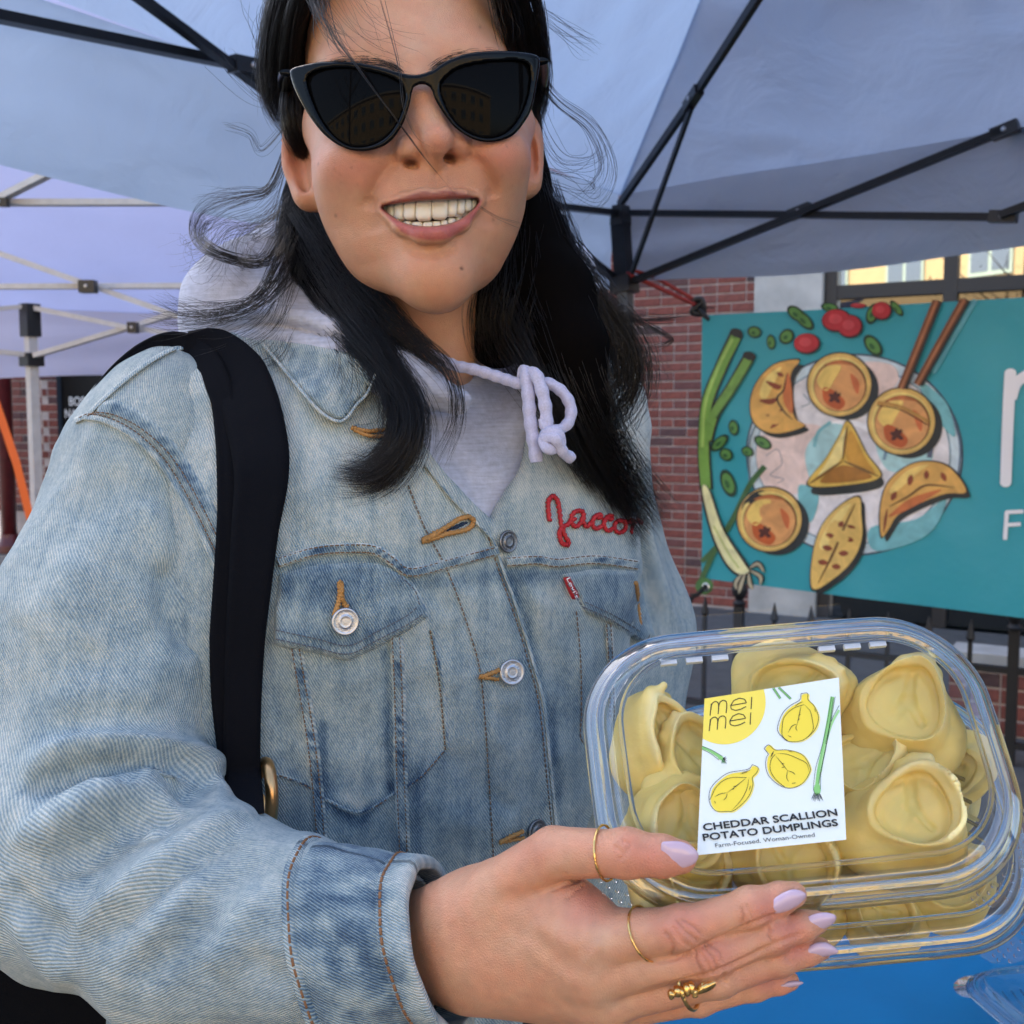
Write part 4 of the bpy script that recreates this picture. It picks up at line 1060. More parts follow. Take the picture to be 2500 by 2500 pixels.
mb = MB(); mb.tube(spline([cb + [-0.03, 0, 0.02], cb + [0.01, -0.01, 0.025], cb + [0.02, 0, -0.02], cb + [-0.02, 0, -0.015], cb + [0.02, -0.01, 0.02]], 24), 0.011, 8); mb.tube(spline([cb, (cb + cg) / 2 - ZZ * 0.004, cg], 10), 0.009, 8); mb.tube([cb + [0.02, 0, 0], PW(1745, 752, 3.75)], 0.003, 6)
mb.build('toggle', M_PLASTB, CO, flat=False)
cg2 = pB(1723, 1434) + bn * 0.01; c2 = PW(1685, 1455, 3.75)
CO2 = empty('bungee_tie', c2, 'short dark cord with red end at the banner\'s bottom grommet', 'cord')
mb = MB(); mb.tube(spline([cg2, (cg2 + c2) / 2 - ZZ * 0.01, c2], 10), 0.008, 8); mb.tube([c2, PW(1678, 1472, 3.75)], 0.016, 8); mb.build('toggle', M_PLASTB, CO2, flat=False)
mb = MB(); mb.tube(spline([c2, PW(1668, 1480, 3.74), PW(1640, 1500, 3.72)], 8), 0.01, 8); mb.build('cord', M_RCORD, CO2, flat=False)

# ------------------------------------------------------------------ blue covered table
TB = empty('table', [0.7, 1.16, 0], 'narrow table under a bright blue cloth beside the jacket hem', 'table')
x0, x1, y0, y1, zt = -0.15, 1.55, 1.0, 1.33, 0.75
V = []; Q = []; n, m_ = 60, 16
rows = [(0.0, 0.33)]
for k in range(m_ + 1):
    for i in range(n + 1):
        V.append((x0 + (x1 - x0) * i / n, y0 + (y1 - y0) * k / m_, zt + 0.0015 * math.sin(i * .9) * math.cos(k * .8)))
for k in range(m_):
    for i in range(n): a = k * (n + 1) + i; Q.append((a, a + 1, a + n + 2, a + n + 1))
b = len(V)
for side, yy in ((0, y0), (1, y1)):
    base = len(V)
    for k in range(13):
        for i in range(n + 1):
            V.append((x0 + (x1 - x0) * i / n, yy + (-1 if side == 0 else 1) * (0.002 + 0.02 * (k / 12) * (1 + math.sin(i * .55))), zt - 0.001 - 0.55 * k / 12))
    for k in range(12):
        for i in range(n): a = base + k * (n + 1) + i; Q.append((a, a + 1, a + n + 2, a + n + 1))
put('cloth', V, M_BLUE, TB, quads=Q)
for xx in (x0 + 0.12, x1 - 0.12):
    for yy in (y0 + 0.05, y1 - 0.05):
        mb = MB(); mb.box([xx, yy, 0.36], (1, 0, 0), (0, 1, 0), ZZ, 0.014, 0.014, 0.36); mb.build('leg', M_GRYBAR, TB)
# ------------------------------------------------------------------ the woman: root
PERSON_LOC = np.array([-0.06, 0.78, 0.0])
PER = empty('person', PERSON_LOC, 'smiling person in dark sunglasses and light blue denim jacket holding out dumplings', 'person')
D0 = 0.63
def H(px, py, dz): return P(px, py, D0 + dz)
def px_grid(X, Y, Z): return 1250 + FPX * X / Z, 1250 - FPX * Y / Z
def px_prism(poly, z0, z1, pad=0.0):
    """field function of a pixel polygon swept along the view rays between two depths"""
    poly = np.asarray(poly, float)
    def fn(X, Y, Z):
        u, v = px_grid(X, Y, Z); sh = np.broadcast(u, v).shape
        q = np.stack([np.broadcast_to(u, sh).ravel(), np.broadcast_to(v, sh).ravel()], -1)
        d = poly_sd(q, poly).reshape(sh) * Z / FPX - pad
        return np.maximum(d, np.maximum(z0 - Z, Z - z1))
    lo = np.array([*((poly.min(0)[0] - 1250) / FPX * np.array([z0, z1]),)]).min(), ((1250 - poly.max(0)[1]) / FPX * np.array([z0, z1])).min(), z0
    hi = ((poly.max(0)[0] - 1250) / FPX * np.array([z0, z1])).max(), ((1250 - poly.min(0)[1]) / FPX * np.array([z0, z1])).max(), z1
    return np.array(lo, float), np.array(hi, float), fn
def rotz(a):
    c, s = math.cos(a), math.sin(a); return np.array([[c, s, 0], [-s, c, 0], [0, 0, 1]])

MOUTH = spline([(931, 506), (962, 499), (1000, 494), (1045, 490), (1090, 488), (1130, 486), (1170, 487), (1152, 513), (1118, 538), (1075, 549), (1030, 551), (990, 545), (960, 528)], 60, True)
def build_head():
    f = Field(P(640, 960, 0.66) * [1, 1, 0] + [0, 0, 0.592], P(1400, -420, 0.72) * [1, 1, 0] + [0, 0, 0.86], 0.00145)
    f.ell(P(1000, 60, 0.733), (0.073, 0.106, 0.100))
    f.ell(P(1026, 330, 0.706), (0.0655, 0.080, 0.074), k=0.03)
    f.ell(P(1052, 555, 0.688), (0.043, 0.046, 0.052), k=0.03)
    f.chain([P(858, 494, 0.714), P(927, 604, 0.684), P(1063, 668, 0.655)], [0.015, 0.018, 0.0185], k=0.02)
    f.chain([P(1192, 482, 0.714), P(1136, 604, 0.685), P(1063, 668, 0.655)], [0.015, 0.018, 0.0185], k=0.02)
    f.ell(P(1066, 672, 0.650), (0.015, 0.0135, 0.0135), k=0.015)
    f.ell(P(872, 402, 0.6515), (0.021, 0.0175, 0.024), k=0.018)
    f.ell(P(1208, 385, 0.6525), (0.020, 0.0175, 0.024), k=0.018)
    f.cap(P(800, 320, 0.70), P(860, 350, 0.672), 0.013, 0.014, k=0.02); f.cap(P(1255, 305, 0.702), P(1215, 335, 0.674), 0.012, 0.014, k=0.02)
    f.ell(P(872, 462, 0.682), (0.023, 0.028, 0.032), k=0.025); f.ell(P(1196, 448, 0.684), (0.018, 0.028, 0.032), k=0.025)
    f.ell(P(900, 170, 0.660), (0.026, 0.012, 0.02), k=0.02); f.ell(P(1120, 155, 0.660), (0.026, 0.012, 0.02), k=0.02)
    f.ell(P(1052, 520, 0.668), (0.036, 0.030, 0.033), k=0.02)
    # nose
    f.chain([H(1014, 170, 0.008), H(1030, 245, 0.0005), H(1052, 300, -0.0035)], [0.0085, 0.0075, 0.0075], k=0.012)
    f.chain([H(1052, 300, -0.0045), H(1068, 340, -0.0100)], [0.0078, 0.0092], k=0.006)
    f.cap(H(1008, 270, 0.016), H(1030, 345, 0.009), 0.0085, 0.0105, k=0.010); f.cap(H(1070, 262, 0.016), H(1092, 340, 0.010), 0.0080, 0.0105, k=0.010)
    f.ell(H(1000, 370, 0.0022), (0.0092, 0.0082, 0.0105), k=0.004); f.ell(H(1119, 354, 0.0032), (0.0086, 0.0082, 0.0105), k=0.004)
    f.cap(H(1067, 360, -0.009), H(1062, 402, 0.003), 0.0045, 0.0055, k=0.004)
    f.ell(H(1003, 397, -0.001), (0.0058, 0.0026, 0.009), rotz(-0.15), k=0.0015, op='sub')
    f.ell(H(1096, 383, 0.000), (0.0054, 0.0026, 0.009), rotz(-0.2), k=0.0015, op='sub')
    # lips
    f.chain([H(930, 502, 0.010), H(985, 487, 0.0005), H(1030, 478, -0.0045), H(1058, 479, -0.0055), H(1088, 476, -0.0045), H(1128, 478, 0.001), H(1171, 486, 0.011)], [0.0022, 0.0035, 0.0042, 0.0040, 0.0042, 0.0035, 0.0022], k=0.0035)
    f.chain([H(932, 512, 0.010), H(978, 552, 0.0015), H(1030, 572, -0.0045), H(1080, 570, -0.0045), H(1128, 545, 0.0025), H(1170, 495, 0.011)], [0.0022, 0.0042, 0.0052, 0.0050, 0.0042, 0.0022], k=0.0045)
    f.fn(*px_prism(MOUTH, 0.58, 0.668), k=0.0025, op='sub')
    # ears
    E = np.array([[0.92, 0, -0.38], [0, 1, 0], [0.38, 0, 0.92]])
    f.ell(P(728, 396, 0.724), (0.0090, 0.0255, 0.016), rotz(0.22) @ E, k=0.008); f.ell(P(750, 478, 0.713), (0.0075, 0.0085, 0.009), k=0.010); f.cap(P(752, 350, 0.728), P(768, 470, 0.718), 0.010, 0.009, k=0.012)
    f.ell(P(724, 385, 0.708), (0.0050, 0.016, 0.008), rotz(0.22) @ E, k=0.005, op='sub'); f.ell(P(742, 445, 0.706), (0.0035, 0.007, 0.006), rotz(0.3), k=0.004, op='sub')
    f.ell(P(1298, 372, 0.732), (0.0070, 0.025, 0.015), rotz(0.05), k=0.008); f.ell(P(1288, 445, 0.724), (0.0060, 0.009, 0.009), k=0.009); f.cap(P(1278, 340, 0.735), P(1272, 440, 0.728), 0.009, 0.008, k=0.012)
    f.ell(P(1302, 378, 0.714), (0.004, 0.016, 0.010), rotz(0.1), k=0.003, op='sub')
    # neck
    f.cap(P(1025, 560, 0.765), P(1010, 900, 0.79), 0.050, 0.054, k=0.02); f.cap(P(960, 640, 0.74), P(1060, 900, 0.745), 0.014, 0.014, k=0.02); f.cap(P(1180, 620, 0.745), P(1090, 900, 0.745), 0.014, 0.014, k=0.02)
    V, Q = f.mesh()
    V = smooth_mesh(V, Q, 2, 0.5)
    V = strokes(V, Q, [
        ([(962, 392), (930, 428), (906, 475), (898, 515)], 17, -0.0026), ([(945, 340), (905, 410), (876, 480), (876, 560), (905, 640)], 46, 0.0022), ([(1150, 330), (1196, 400), (1226, 465), (1222, 540), (1190, 620)], 44, 0.0020),
        ([(1146, 378), (1176, 410), (1200, 452), (1208, 485)], 17, -0.0026),
        ([(908, 480), (910, 520), (922, 570)], 24, -0.0013), ([(1194, 462), (1196, 505), (1180, 555)], 24, -0.0013), ([(955, 300), (948, 340), (962, 372)], 22, -0.0016), ([(1135, 285), (1148, 325), (1142, 352)], 20, -0.0016),
        ([(1068, 415), (1064, 462)], 9, -0.0012), ([(1050, 415), (1040, 462)], 6, 0.0006), ([(1086, 412), (1090, 460)], 6, 0.0006),
        ([(985, 603), (1050, 618), (1120, 600)], 14, -0.0018),
        
        ([(955, 350), (960, 385), (975, 408)], 9, -0.0007), ([(1150, 340), (1150, 368), (1138, 392)], 9, -0.0007),
    ])
    return V, Q
HV, HQ = build_head()
HN = normals(HV, HQ)
def spot(uv, c, r, p=2.0):
    return np.exp(-(np.linalg.norm((uv - np.array(c)) / np.array(r), axis=1)) ** p)
def mixc(C, col, w):
    return C * (1 - w[:, None]) + np.array(col)[None, :3] * w[:, None]
SKIN = np.array([0.585, 0.290, 0.165])
def paint_head(V, N):
    uv = topx(V); C = np.tile(SKIN, (len(V), 1)); fr = np.clip(facing(V, N) * 3, 0, 1)
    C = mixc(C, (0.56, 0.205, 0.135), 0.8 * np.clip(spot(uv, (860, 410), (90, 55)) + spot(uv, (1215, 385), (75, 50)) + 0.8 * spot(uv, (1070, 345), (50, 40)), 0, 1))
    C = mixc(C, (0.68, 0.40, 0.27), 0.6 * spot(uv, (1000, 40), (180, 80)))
    C = mixc(C, (0.44, 0.195, 0.11), 0.6 * np.clip(spot(uv, (960, 330), (50, 60)) + spot(uv, (1075, 440), (110, 28)) + spot(uv, (915, 480), (22, 70)) + spot(uv, (1200, 450), (22, 70)), 0, 1))  # browner smile folds and lip; shade beside the nose painted in
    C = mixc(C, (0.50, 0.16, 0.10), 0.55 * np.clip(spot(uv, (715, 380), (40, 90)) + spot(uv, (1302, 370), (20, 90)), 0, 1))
    # lips
    up = np.array(spline([(926, 505), (956, 491), (1000, 476), (1035, 467), (1058, 470), (1085, 465), (1125, 470), (1154, 478), (1176, 487), (1168, 500), (1150, 516), (1118, 540), (1060, 553), (1000, 549), (960, 530)], 80, True))
    lowl = np.array(spline([(927, 508), (958, 530), (1000, 549), (1060, 553), (1118, 540), (1150, 516), (1176, 490), (1164, 520), (1140, 554), (1095, 582), (1045, 586), (990, 572), (958, 543)], 80, True))
    m = fr > 0
    wl = np.zeros(len(V)); wu = np.zeros(len(V))
    near = np.where((uv[:, 0] > 900) & (uv[:, 0] < 1200) & (uv[:, 1] > 440) & (uv[:, 1] < 620) & (V[:, 2] < 0.675))[0]
    wu[near] = np.clip(0.5 - poly_sd(uv[near], up) / 5, 0, 1); wl[near] = np.clip(0.5 - poly_sd(uv[near], lowl) / 6, 0, 1)
    C = mixc(C, (0.25, 0.060, 0.042), 0.92 * wu); C = mixc(C, (0.43, 0.105, 0.088), 0.92 * wl)
    for (x, y) in ((1003, 398), (1096, 384)): C = mixc(C, (0.10, 0.03, 0.02), 0.9 * spot(uv, (x, y), (17, 9), 4) * (V[:, 2] > 0.6275))  # nostrils: shade of the hollows painted into the skin colour
    # mouth cavity
    ins = np.zeros(len(V)); ins[near] = np.clip(-poly_sd(uv[near], MOUTH) / 3 + 0.2, 0, 1)
    deep = near[(poly_sd(uv[near], MOUTH) < 1.0) & (V[near, 2] > 0.6355)]
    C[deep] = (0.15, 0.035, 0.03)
    # moles and freckles
    for (x, y, r, d) in ((1127, 655, 5, .95), (820, 527, 4.5, .6), (1204, 537, 4, .5), (777, 400, 3, .5), (856, 408, 3, .4), (1172, 66, 3.5, .4), (868, 340, 3, .35), (1238, 358, 3, .4)):
        C = mixc(C, (0.10, 0.035, 0.02), d * spot(uv, (x, y), (r, r), 3))
    nz = noise3(V * 160, 3) * 0.5 + noise3(V * 420, 4) * 0.5; mot = noise3(V * 70, 6) + 0.7 * noise3(V * 240, 7)
    C = C * (1 + 0.075 * nz)[:, None] * (1 + mot[:, None] * np.array([0.02, -0.05, -0.06]))
    fre = np.clip(noise3(V * 330, 9) - 0.62, 0, 1) * 2.2 * (spot(uv, (870, 400), (130, 80)) + spot(uv, (1200, 380), (100, 80)) + spot(uv, (1060, 330), (60, 60)) + 0.3)
    C = mixc(C, (0.28, 0.11, 0.06), np.clip(0.5 * fre, 0, 0.5))
    return np.concatenate([np.clip(C, 0, 1), np.ones((len(V), 1))], 1)
def skin_mat():
    m = attr_mat('skin', 0.46, 0.42); nt = m.node_tree; N = nt.nodes; b = N['Principled BSDF']
    b.inputs['Subsurface Weight'].default_value = 0.22; b.inputs['Subsurface Radius'].default_value = (1.0, 0.35, 0.2); b.inputs['Subsurface Scale'].default_value = 0.0035
    tc = N.new('ShaderNodeTexCoord'); n = N.new('ShaderNodeTexNoise'); n.inputs['Scale'].default_value = 900; n.inputs['Detail'].default_value = 3
    v = N.new('ShaderNodeTexVoronoi'); v.inputs['Scale'].default_value = 1400
    nt.links.new(tc.outputs['Object'], n.inputs['Vector']); nt.links.new(tc.outputs['Object'], v.inputs['Vector'])
    ad = N.new('ShaderNodeMath'); ad.operation = 'ADD'; nt.links.new(n.outputs[0], ad.inputs[0]); nt.links.new(v.outputs[0], ad.inputs[1])
    bp = N.new('ShaderNodeBump'); bp.inputs['Strength'].default_value = 0.5; bp.inputs['Distance'].default_value = 0.0005
    nt.links.new(ad.outputs[0], bp.inputs['Height']); nt.links.new(bp.outputs[0], b.inputs['Normal'])
    n3 = N.new('ShaderNodeTexNoise'); n3.inputs['Scale'].default_value = 60; nt.links.new(tc.outputs['Object'], n3.inputs['Vector'])
    mr = N.new('ShaderNodeMapRange'); mr.inputs[3].default_value = 0.26; mr.inputs[4].default_value = 0.46; nt.links.new(n3.outputs[0], mr.inputs[0]); nt.links.new(mr.outputs[0], b.inputs['Roughness'])
    return m
M_SKIN = skin_mat()
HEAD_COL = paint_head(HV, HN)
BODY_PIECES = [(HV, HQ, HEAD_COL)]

# ------------------------------------------------------------------ teeth
M_TOOTH = mat('tooth_enamel', (0.74, 0.69, 0.58, 1), 0.2, spec=0.5, sss=0.15)
def super_ell(c, r, ex, ey, ez, e=0.5, n=14, m=9):
    V = []; Q = []
    sg = lambda x, p: math.copysign(abs(x) ** p, x)
    for i in range(m + 1):
        a = -math.pi / 2 + math.pi * i / m
        for k in range(n):
            b = 2 * math.pi * k / n
            V.append(c + ex * r[0] * sg(math.cos(a), e) * sg(math.cos(b), e) + ey * r[1] * sg(math.sin(a), e) + ez * r[2] * sg(math.cos(a), e) * sg(math.sin(b), e))
    for i in range(m):
        for k in range(n): k2 = (k + 1) % n; Q.append((i * n + k, i * n + k2, (i + 1) * n + k2, (i + 1) * n + k))
    return np.array(V), Q
TEETH = []
UT = [(846, 873, 982, 1030), (872, 906, 970, 1042), (906, 946, 962, 1040), (947, 1000, 954, 1036), (1001, 1071, 946, 1040), (1073, 1142, 942, 1034), (1143, 1183, 943, 1020), (1184, 1217, 944, 1012), (1218, 1248, 948, 1000), (1248, 1270, 952, 990)]
LT = [(870, 905, 1025, 1062), (905, 941, 1036, 1070), (942, 981, 1041, 1080), (982, 1031, 1045, 1085), (1032, 1076, 1046, 1085), (1077, 1111, 1043, 1080), (1112, 1141, 1037, 1075), (1142, 1176, 1026, 1065), (1178, 1204, 1014, 1050)]
for rowi, row in enumerate((UT, LT)):
    for (x0, x1, y0, y1) in row:
        if rowi == 0: y0 -= 10; y1 += 3
        else: y0 += 4
        cx, cy = 500 + (x0 + x1) / 2 / 1.932, (y0 + y1) / 2 / 1.932
        dx = (cx - 1055) / 4200.0
        dz = 0.0005 + 0.0040 * rowi + dx * dx / (2 * 0.021)
        c = H(cx, cy, dz + 0.003); s = (D0 + dz) / FPX / 1.932
        ang = math.atan(dx / 0.021 * 0.8); ex = np.array([math.cos(ang), 0, math.sin(ang)]); ez = np.array([-math.sin(ang), 0, math.cos(ang)])
        w = (x1 - x0) / 2 * s / max(0.55, math.cos(ang)) * 1.0
        TEETH.append(super_ell(c, (w * 1.13, (y1 - y0) / 2 * s, 0.0035), ex, np.array([0.03, 1, 0]), ez, 0.5))

def arch(y0, y1, dz0):
    V = []; xs = np.linspace(945, 1158, 40)
    for yk in (0, 1):
        for x in xs:
            dx = (x - 1055) / 4200.0; V.append(H(x, (y0, y1)[yk] - 0.03 * (x - 1055), dz0 + dx * dx / (2 * 0.021)))
    return np.array(V), [(i, i + 1, 41 + i, 40 + i) for i in range(39)]
ARCHES = [arch(484, 531, 0.0022), arch(540, 560, 0.0062)]
# ------------------------------------------------------------------ sunglasses
zg = lambda p: np.stack([500 + p[:, 0] / 1.932, p[:, 1] / 1.932], -1)
LENS_L = zg(spline([(482, 385), (505, 345), (570, 325), (660, 320), (760, 333), (860, 358), (925, 395), (945, 445), (935, 510), (900, 590), (850, 650), (775, 688), (695, 692), (625, 655), (560, 580), (512, 485)], 96, True))
LENS_R = zg(spline([(1110, 420), (1130, 370), (1190, 325), (1280, 300), (1400, 288), (1490, 290), (1530, 318), (1534, 400), (1505, 510), (1445, 605), (1370, 648), (1290, 645), (1205, 600), (1145, 520)], 96, True))
FR = np.concatenate([zg(spline([(930, 345), (880, 330), (800, 308), (700, 291), (560, 290), (450, 310), (408, 326), (402, 352), (428, 430), (488, 540), (560, 632), (640, 690), (720, 712), (805, 704), (875, 668), (932, 590), (964, 500), (976, 440)], 110)),
                     zg(spline([(985, 412), (1010, 400), (1040, 400), (1062, 412)], 14)),
                     zg(spline([(1072, 430), (1092, 480), (1135, 548), (1192, 612), (1280, 662), (1370, 669), (1452, 640), (1512, 570), (1546, 500), (1566, 400), (1580, 300), (1572, 266), (1520, 250), (1400, 240), (1250, 250), (1150, 282), (1075, 330)], 110)),
                     zg(spline([(1040, 343), (1012, 350), (985, 352), (958, 350)], 10))])
def glass_depth(p):
    x = (p[:, 0] - 1012) / 4200.0; y = (p[:, 1] - 230) / 4200.0
    return 0.6115 + x * x / (2 * 0.125) + 0.10 * y
def sheet(outer, holes, spacing, depthf, th, bev, name, m, parent, back=True):
    V2, F2 = tri2d(outer, holes, spacing); d = np.abs(poly_sd(V2, outer))
    for h_ in holes: d = np.minimum(d, np.abs(poly_sd(V2, np.asarray(h_))))
    z = depthf(V2); rise = bev * (1 - np.sqrt(np.clip(1 - (1 - np.clip(d / (bev * FPX / 0.62), 0, 1)) ** 2, 0, 1)))
    Fv = np.stack([P(x, y, zz) for (x, y), zz in zip(V2, z + rise)])
    Bv = np.stack([P(x, y, zz) for (x, y), zz in zip(V2, z + th)])
    n = len(V2); F = [tuple(f) for f in F2] + [tuple(i + n for i in reversed(f)) for f in F2]
    E = {}
    for f in F2:
        for i in range(len(f)):
            a, b = f[i], f[(i + 1) % len(f)]; E[(a, b)] = E.get((a, b), 0) + 1
    for (a, b) in E:
        if (b, a) not in E: F.append((b, a, a + n, b + n))
    return put(name, c2w(np.concatenate([Fv, Bv])), m, parent, polys=F)
SG = empty('sunglasses', c2w(H(1012, 230, -0.015)), 'glossy black cat-eye sunglasses with dark lenses worn on the face', 'sunglasses')
M_ACET = mat('black_acetate', (0.0012, 0.0014, 0.002, 1), 0.14, spec=0.16)
def lens_mat():
    m = mat('dark_lens', (0.003, 0.003, 0.0034, 1), 0.03, spec=0.035); return m
M_LENS = lens_mat()
sheet(FR, [LENS_L, LENS_R], 4.5, glass_depth, 0.0042, 0.0013, 'frame', M_ACET, SG)
for L in (LENS_L, LENS_R):
    c = L.mean(0); L2 = c + (L - c) * 1.02
    def ld(p, c=c): 
        q = (p - c) / 4200.0; return glass_depth(p) + 0.0016 + 6.0 * (q ** 2).sum(1) * 0.35 - 0.0006
    sheet(L2, [], 6, ld, 0.0018, 0.0002, 'lens', M_LENS, SG)
for pts in ([P(706, 178, 0.640), P(697, 195, 0.668), P(700, 235, 0.715), P(712, 275, 0.745)], [P(1316, 148, 0.640), P(1322, 175, 0.672), P(1316, 225, 0.72), P(1306, 270, 0.75)]):
    Vt, Ft = tube_mesh(spline(pts, 20), np.linspace(0.0058, 0.004, 20), 10, up=(0, 1, 0), ell=0.35)
    put('temple', c2w(Vt), M_ACET, SG, polys=Ft)
# ------------------------------------------------------------------ container frame (needed by the hand too)
def plane_frame():
    BL, BR, TR, TLc = P(1430, 2236, .455), P(2482, 2172, .458), P(2398, 1482, .522), P(1476, 1588, .520)
    c = (BL + BR + TR + TLc) / 4; e1 = nrm((BR - BL) + (TR - TLc)); e2 = (TLc - BL) + (TR - BR); e2 = nrm(e2 - (e2 @ e1) * e1)
    n = np.cross(e1, e2); n = n if n[2] < 0 else -n
    return c, e1, e2, n, (np.linalg.norm(BR - BL) + np.linalg.norm(TR - TLc)) / 4, (np.linalg.norm(TLc - BL) + np.linalg.norm(TR - BR)) / 4
KC, KE1, KE2, KN, KHW, KHH = plane_frame()
def k_hit(px, py, h=0.0):
    """pixel -> point of the lid plane lifted by h (camera space)"""
    d = P(px, py, 1.0); t = ((KC + KN * h) @ KN) / (d @ KN); return d * t

# ------------------------------------------------------------------ hand holding the box
FING = {
    'thumb': ([(1215, 2180, .490), (1352, 2082, .470), (1530, 2084, .4535), (1618, 2090, .4500), (1660, 2092, .4500)], [.0150, .0118, .0100, .0092, .0074]),
    'index': ([(1452, 2290, .4625), (1664, 2268, .4440), (1832, 2216, .4420), (1905, 2193, .4440), (1938, 2184, .4452)], [.0125, .0091, .0078, .0070, .0056]),
    'middle': ([(1452, 2372, .4655), (1738, 2332, .4445), (1884, 2284, .4440), (1962, 2260, .4470), (1992, 2252, .4482)], [.0122, .0086, .0074, .0065, .0052]),
    'ring': ([(1470, 2440, .4725), (1752, 2388, .4500), (1900, 2342, .4500), (1972, 2322, .4520), (2002, 2316, .4530)], [.0112, .0080, .0069, .0062, .0050]),
    'pinky': ([(1470, 2462, .4850), (1705, 2440, .4640), (1840, 2408, .4640), (1902, 2398, .4650), (1928, 2395, .4655)], [.0100, .0068, .0060, .0054, .0044]),
}
def build_hand():
    f = Field([P(930, 0, .56)[0], P(0, 2640, .50)[1], 0.425], [P(2040, 0, .46)[0], P(0, 1990, .46)[1], 0.57], 0.00095)
    pt = lambda a: P(*a)
    W0, W1 = P(960, 2312, .545), P(1090, 2308, .518)
    f.cap(W0, W1, .0270, .0255, flat=((0.35, 0.1, 1), 0.78))
    f.cap(W1, P(1180, 2300, .500), .0255, .0245, k=.012, flat=((0.4, 0.1, 1), 0.72))
    # metacarpals
    for nm, st, r0 in (('index', (1170, 2245, .502), .019), ('middle', (1165, 2300, .500), .019), ('ring', (1160, 2350, .503), .018), ('pinky', (1155, 2380, .510), .0165)):
        p, r = FING[nm]; f.cap(pt(st), pt(p[0]), r0, r[0], k=.010)
    f.cap(P(1130, 2240, .508), pt(FING['thumb'][0][0]), .0195, .0152, k=.012)
    f.cap(P(1290, 2160, .482), P(1420, 2235, .468), .0120, .0105, k=.012)
    f.cap(P(1400, 2200, .474), P(1430, 2250, .468), .0085, .0095, k=.010)
    for nm, (p, r) in FING.items():
        pts = [pt(a) for a in p]
        f.chain(pts, [q * 0.95 for q in r], k=.0016)
        # knuckle swells
        for i in (1, 2):
            if nm == 'thumb' and i == 1: continue
            f.ell(pts[i] + [0, 0.0006, -0.0004], (r[i] * 1.06, r[i] * 1.02, r[i] * 1.04), k=.003)
    for nm, dz in (('index', -.0025), ('middle', -.002), ('ring', -.002)):
        p, r = FING[nm]; f.ell(pt(p[0]) + [0, 0.001, dz], r[0] * 0.95, k=.008)
    V, Q = f.mesh(); V = smooth_mesh(V, Q, 2, 0.5)
    z = lambda *q: [(950 + a / 1.61, 1900 + b / 1.61) for a, b in q]
    cr = []
    for q in (z((1085, 605), (1120, 660), (1110, 690)), z((1130, 560), (1165, 600), (1215, 640)), z((1150, 555), (1195, 580), (1225, 610)), z((1120, 590), (1150, 640), (1190, 665)), z((1385, 510), (1395, 545), (1385, 565)), z((1400, 500), (1420, 535), (1425, 555)),
              z((1215, 665), (1205, 710), (1235, 770)), z((1240, 645), (1300, 680), (1310, 720)), z((1230, 660), (1270, 700), (1290, 745)), z((1225, 690), (1250, 730), (1265, 765)), z((1495, 590), (1490, 620), (1505, 640)),
              z((1320, 770), (1310, 790), (1325, 805)), z((890, 270), (920, 300), (905, 320)), z((920, 245), (950, 260), (935, 290)), z((1575, 690), (1568, 710), (1580, 722)),
              z((690, 375), (720, 395), (750, 398)), z((640, 440), (690, 420), (740, 405)), z((700, 470), (740, 440), (765, 420))):
        cr.append((q, 3.6, -0.0008, 'even'))
    cr += [(z((1000, 735), (1150, 700), (1280, 640), (1460, 560), (1600, 520)), 5, -0.0016), (z((1010, 830), (1150, 800), (1330, 745), (1500, 660), (1640, 605)), 5, -0.0016),
           (z((830, 640), (800, 690), (760, 735)), 14, 0.0006), (z((560, 560), (660, 620), (740, 680)), 22, 0.0009), (z((520, 640), (640, 740), (760, 830)), 18, 0.0007), (z((420, 480), (520, 480), (640, 440)), 24, -0.0010),
           (z((560, 430), (640, 360), (700, 330)), 20, 0.0006), (z((250, 560), (300, 640), (310, 740)), 26, -0.0006)]
    V = strokes(V, Q, cr)
    return V, Q
GV, GQ = build_hand(); GN = normals(GV, GQ)
